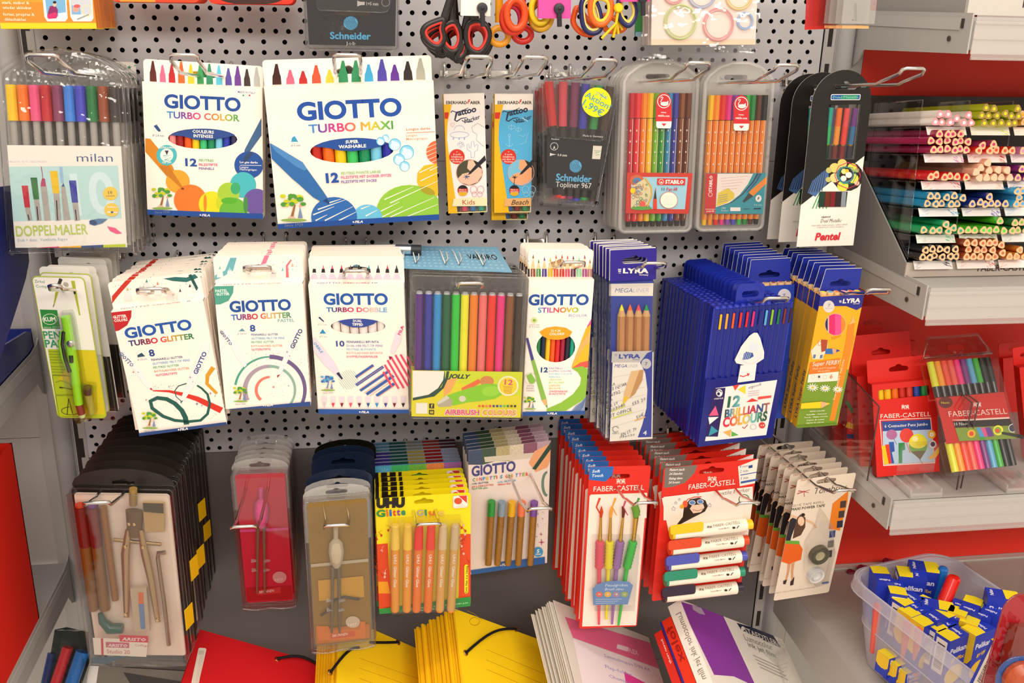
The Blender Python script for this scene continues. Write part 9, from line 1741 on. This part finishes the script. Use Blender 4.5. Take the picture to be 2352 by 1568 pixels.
for i, (x, y, z) in enumerate(((640, 1250, -725), (740, 1340, -730), (840, 1430, -735))): eraser(x, y, z, .3, 0, (30, 20), 'y', f'blue eraser box seen through the side of the bin, {ORD[i+1]} from the left', 30)
def pen_(p, q, r, col, label, name='felt_pen'):
    a_, b_ = np.array(p), np.array(q); o = empty(name, label, 'pen', b_); m = MB(); m.rod(a_-b_, (b_-a_)*0, r, n=14, col=col); m.lathe([(r, 0), (r*.8, 3), (0, 4.5)], (0, 0, 0), 'z', 12, col); m.build('barrel', GLOSS, o)
P1 = atz(*R5(1510, 320), -640); pen_(P1+np.array([-45, -30, -85]), P1, 9, 'dc1c14', 'thick red pen standing among the eraser boxes', 'thick_pen')
P1 = atz(*R5(1385, 205), -640); pen_(P1+np.array([-5, -5, -80]), P1, 6.5, '1c6ac0', 'blue pen behind the red pen in the bin')
for x, c, L_, lb in ((500, 'e85a48', 75, 'tallest red pen seen through the left wall of the bin'), (860, 'e86a60', 75, 'red pen seen through the bin wall, middle'), (1000, 'e86a60', 70, 'red pen seen through the bin wall, right of the middle one')): P1 = atz(*R5(x, 700+(x-500)*.6), -672)+np.array([17, 10, 0]); pen_(P1+np.array([8, 4, -L_]), P1, 5, c, lb)
for p, q, lb in (((270, 240), (520, 330), 'dark red pen sticking out left behind the bin'), ((400, 190), (800, 260), 'dark red pen lying behind the bin'), ((700, 110), (950, 170), 'dark red pen lying rearmost behind the bin')): a_, b_ = at(*R5(*p), 24), at(*R5(*q), 12); pen_(b_, a_, 6, '7c1c34', lb)
# clear acrylic box and two blisters at the right border
c_ = atz(*R5(2000, 400), -700); o = empty('acrylic_box', 'clear acrylic box behind the bin', 'box', (c_[0]+40, c_[1], -776)); m = MB()
for y in (-60, 60): m.box(-50, 50, y, y+1, 0, 80, 'fffffe')
for x in (-50, 50): m.box(x, x+1, -60, 60, 0, 80, 'fffffe')
m.build('walls', ACRYL, o)
def blis(tl, tr, br, bl, Y, label, col, nm='marker_blister'):
    f = Face([tl, tr, br, bl], Y, 0, 0, .3); t = thing(nm, label, 'blister pack', f); w, h = f.w/2, f.h; out = rrect(-w, -h, w, 0, min(w*.9, 22), 6, (0, 0, 1, 1)); flat(t, out, 4, .6, col, PAPER, 'card'); o2 = [(p[0]*.86, p[1]-6) for p in out]; m = MB(); n = len(out); m.add([(p[0], -16, p[1]) for p in o2]+[(p[0], 3, p[1]) for p in out], [tuple(range(n))]+[(i, (i+1) % n, n+(i+1) % n, n+i) for i in range(n)], 'fff', False); m.tube([(p[0], 3, p[1]) for p in out], 1, 5, 'fff', True); m.build('blister', CRINKLE, t); return f, t, w, h
f, t, w, h = blis(R5(2250, 520), R5(2700, 520), R5(2500, 1700), R5(1800, 1600), 470, 'red card blister pack leaning at the right border over the bin', 'b81c28'); m = MB(); m.box(-w*.6, w*.6, -8, 2, -h*.8, -h*.3, '8a2a1c'); m.build('wax_block', SATIN, t)
f, t, w, h = blis(R5(2120, 1330), R5(2600, 1200), R5(2600, 1900), R5(1950, 1800), 520, 'round-cornered clear blister in the bottom right corner with an orange sharpener', '3a64b8'); m = MB(); m.lathe([(0, -14), (14, -12), (20, -4), (20, 2)], (0, 0, -24), 'y', 20, 'c8501c'); m.build('sharpener', GLOSS, t)
eraser(2200, 1080, -600, .3, .2, (44, 26), 'b', 'large blue and white eraser box between the two blisters at the right border', 90)
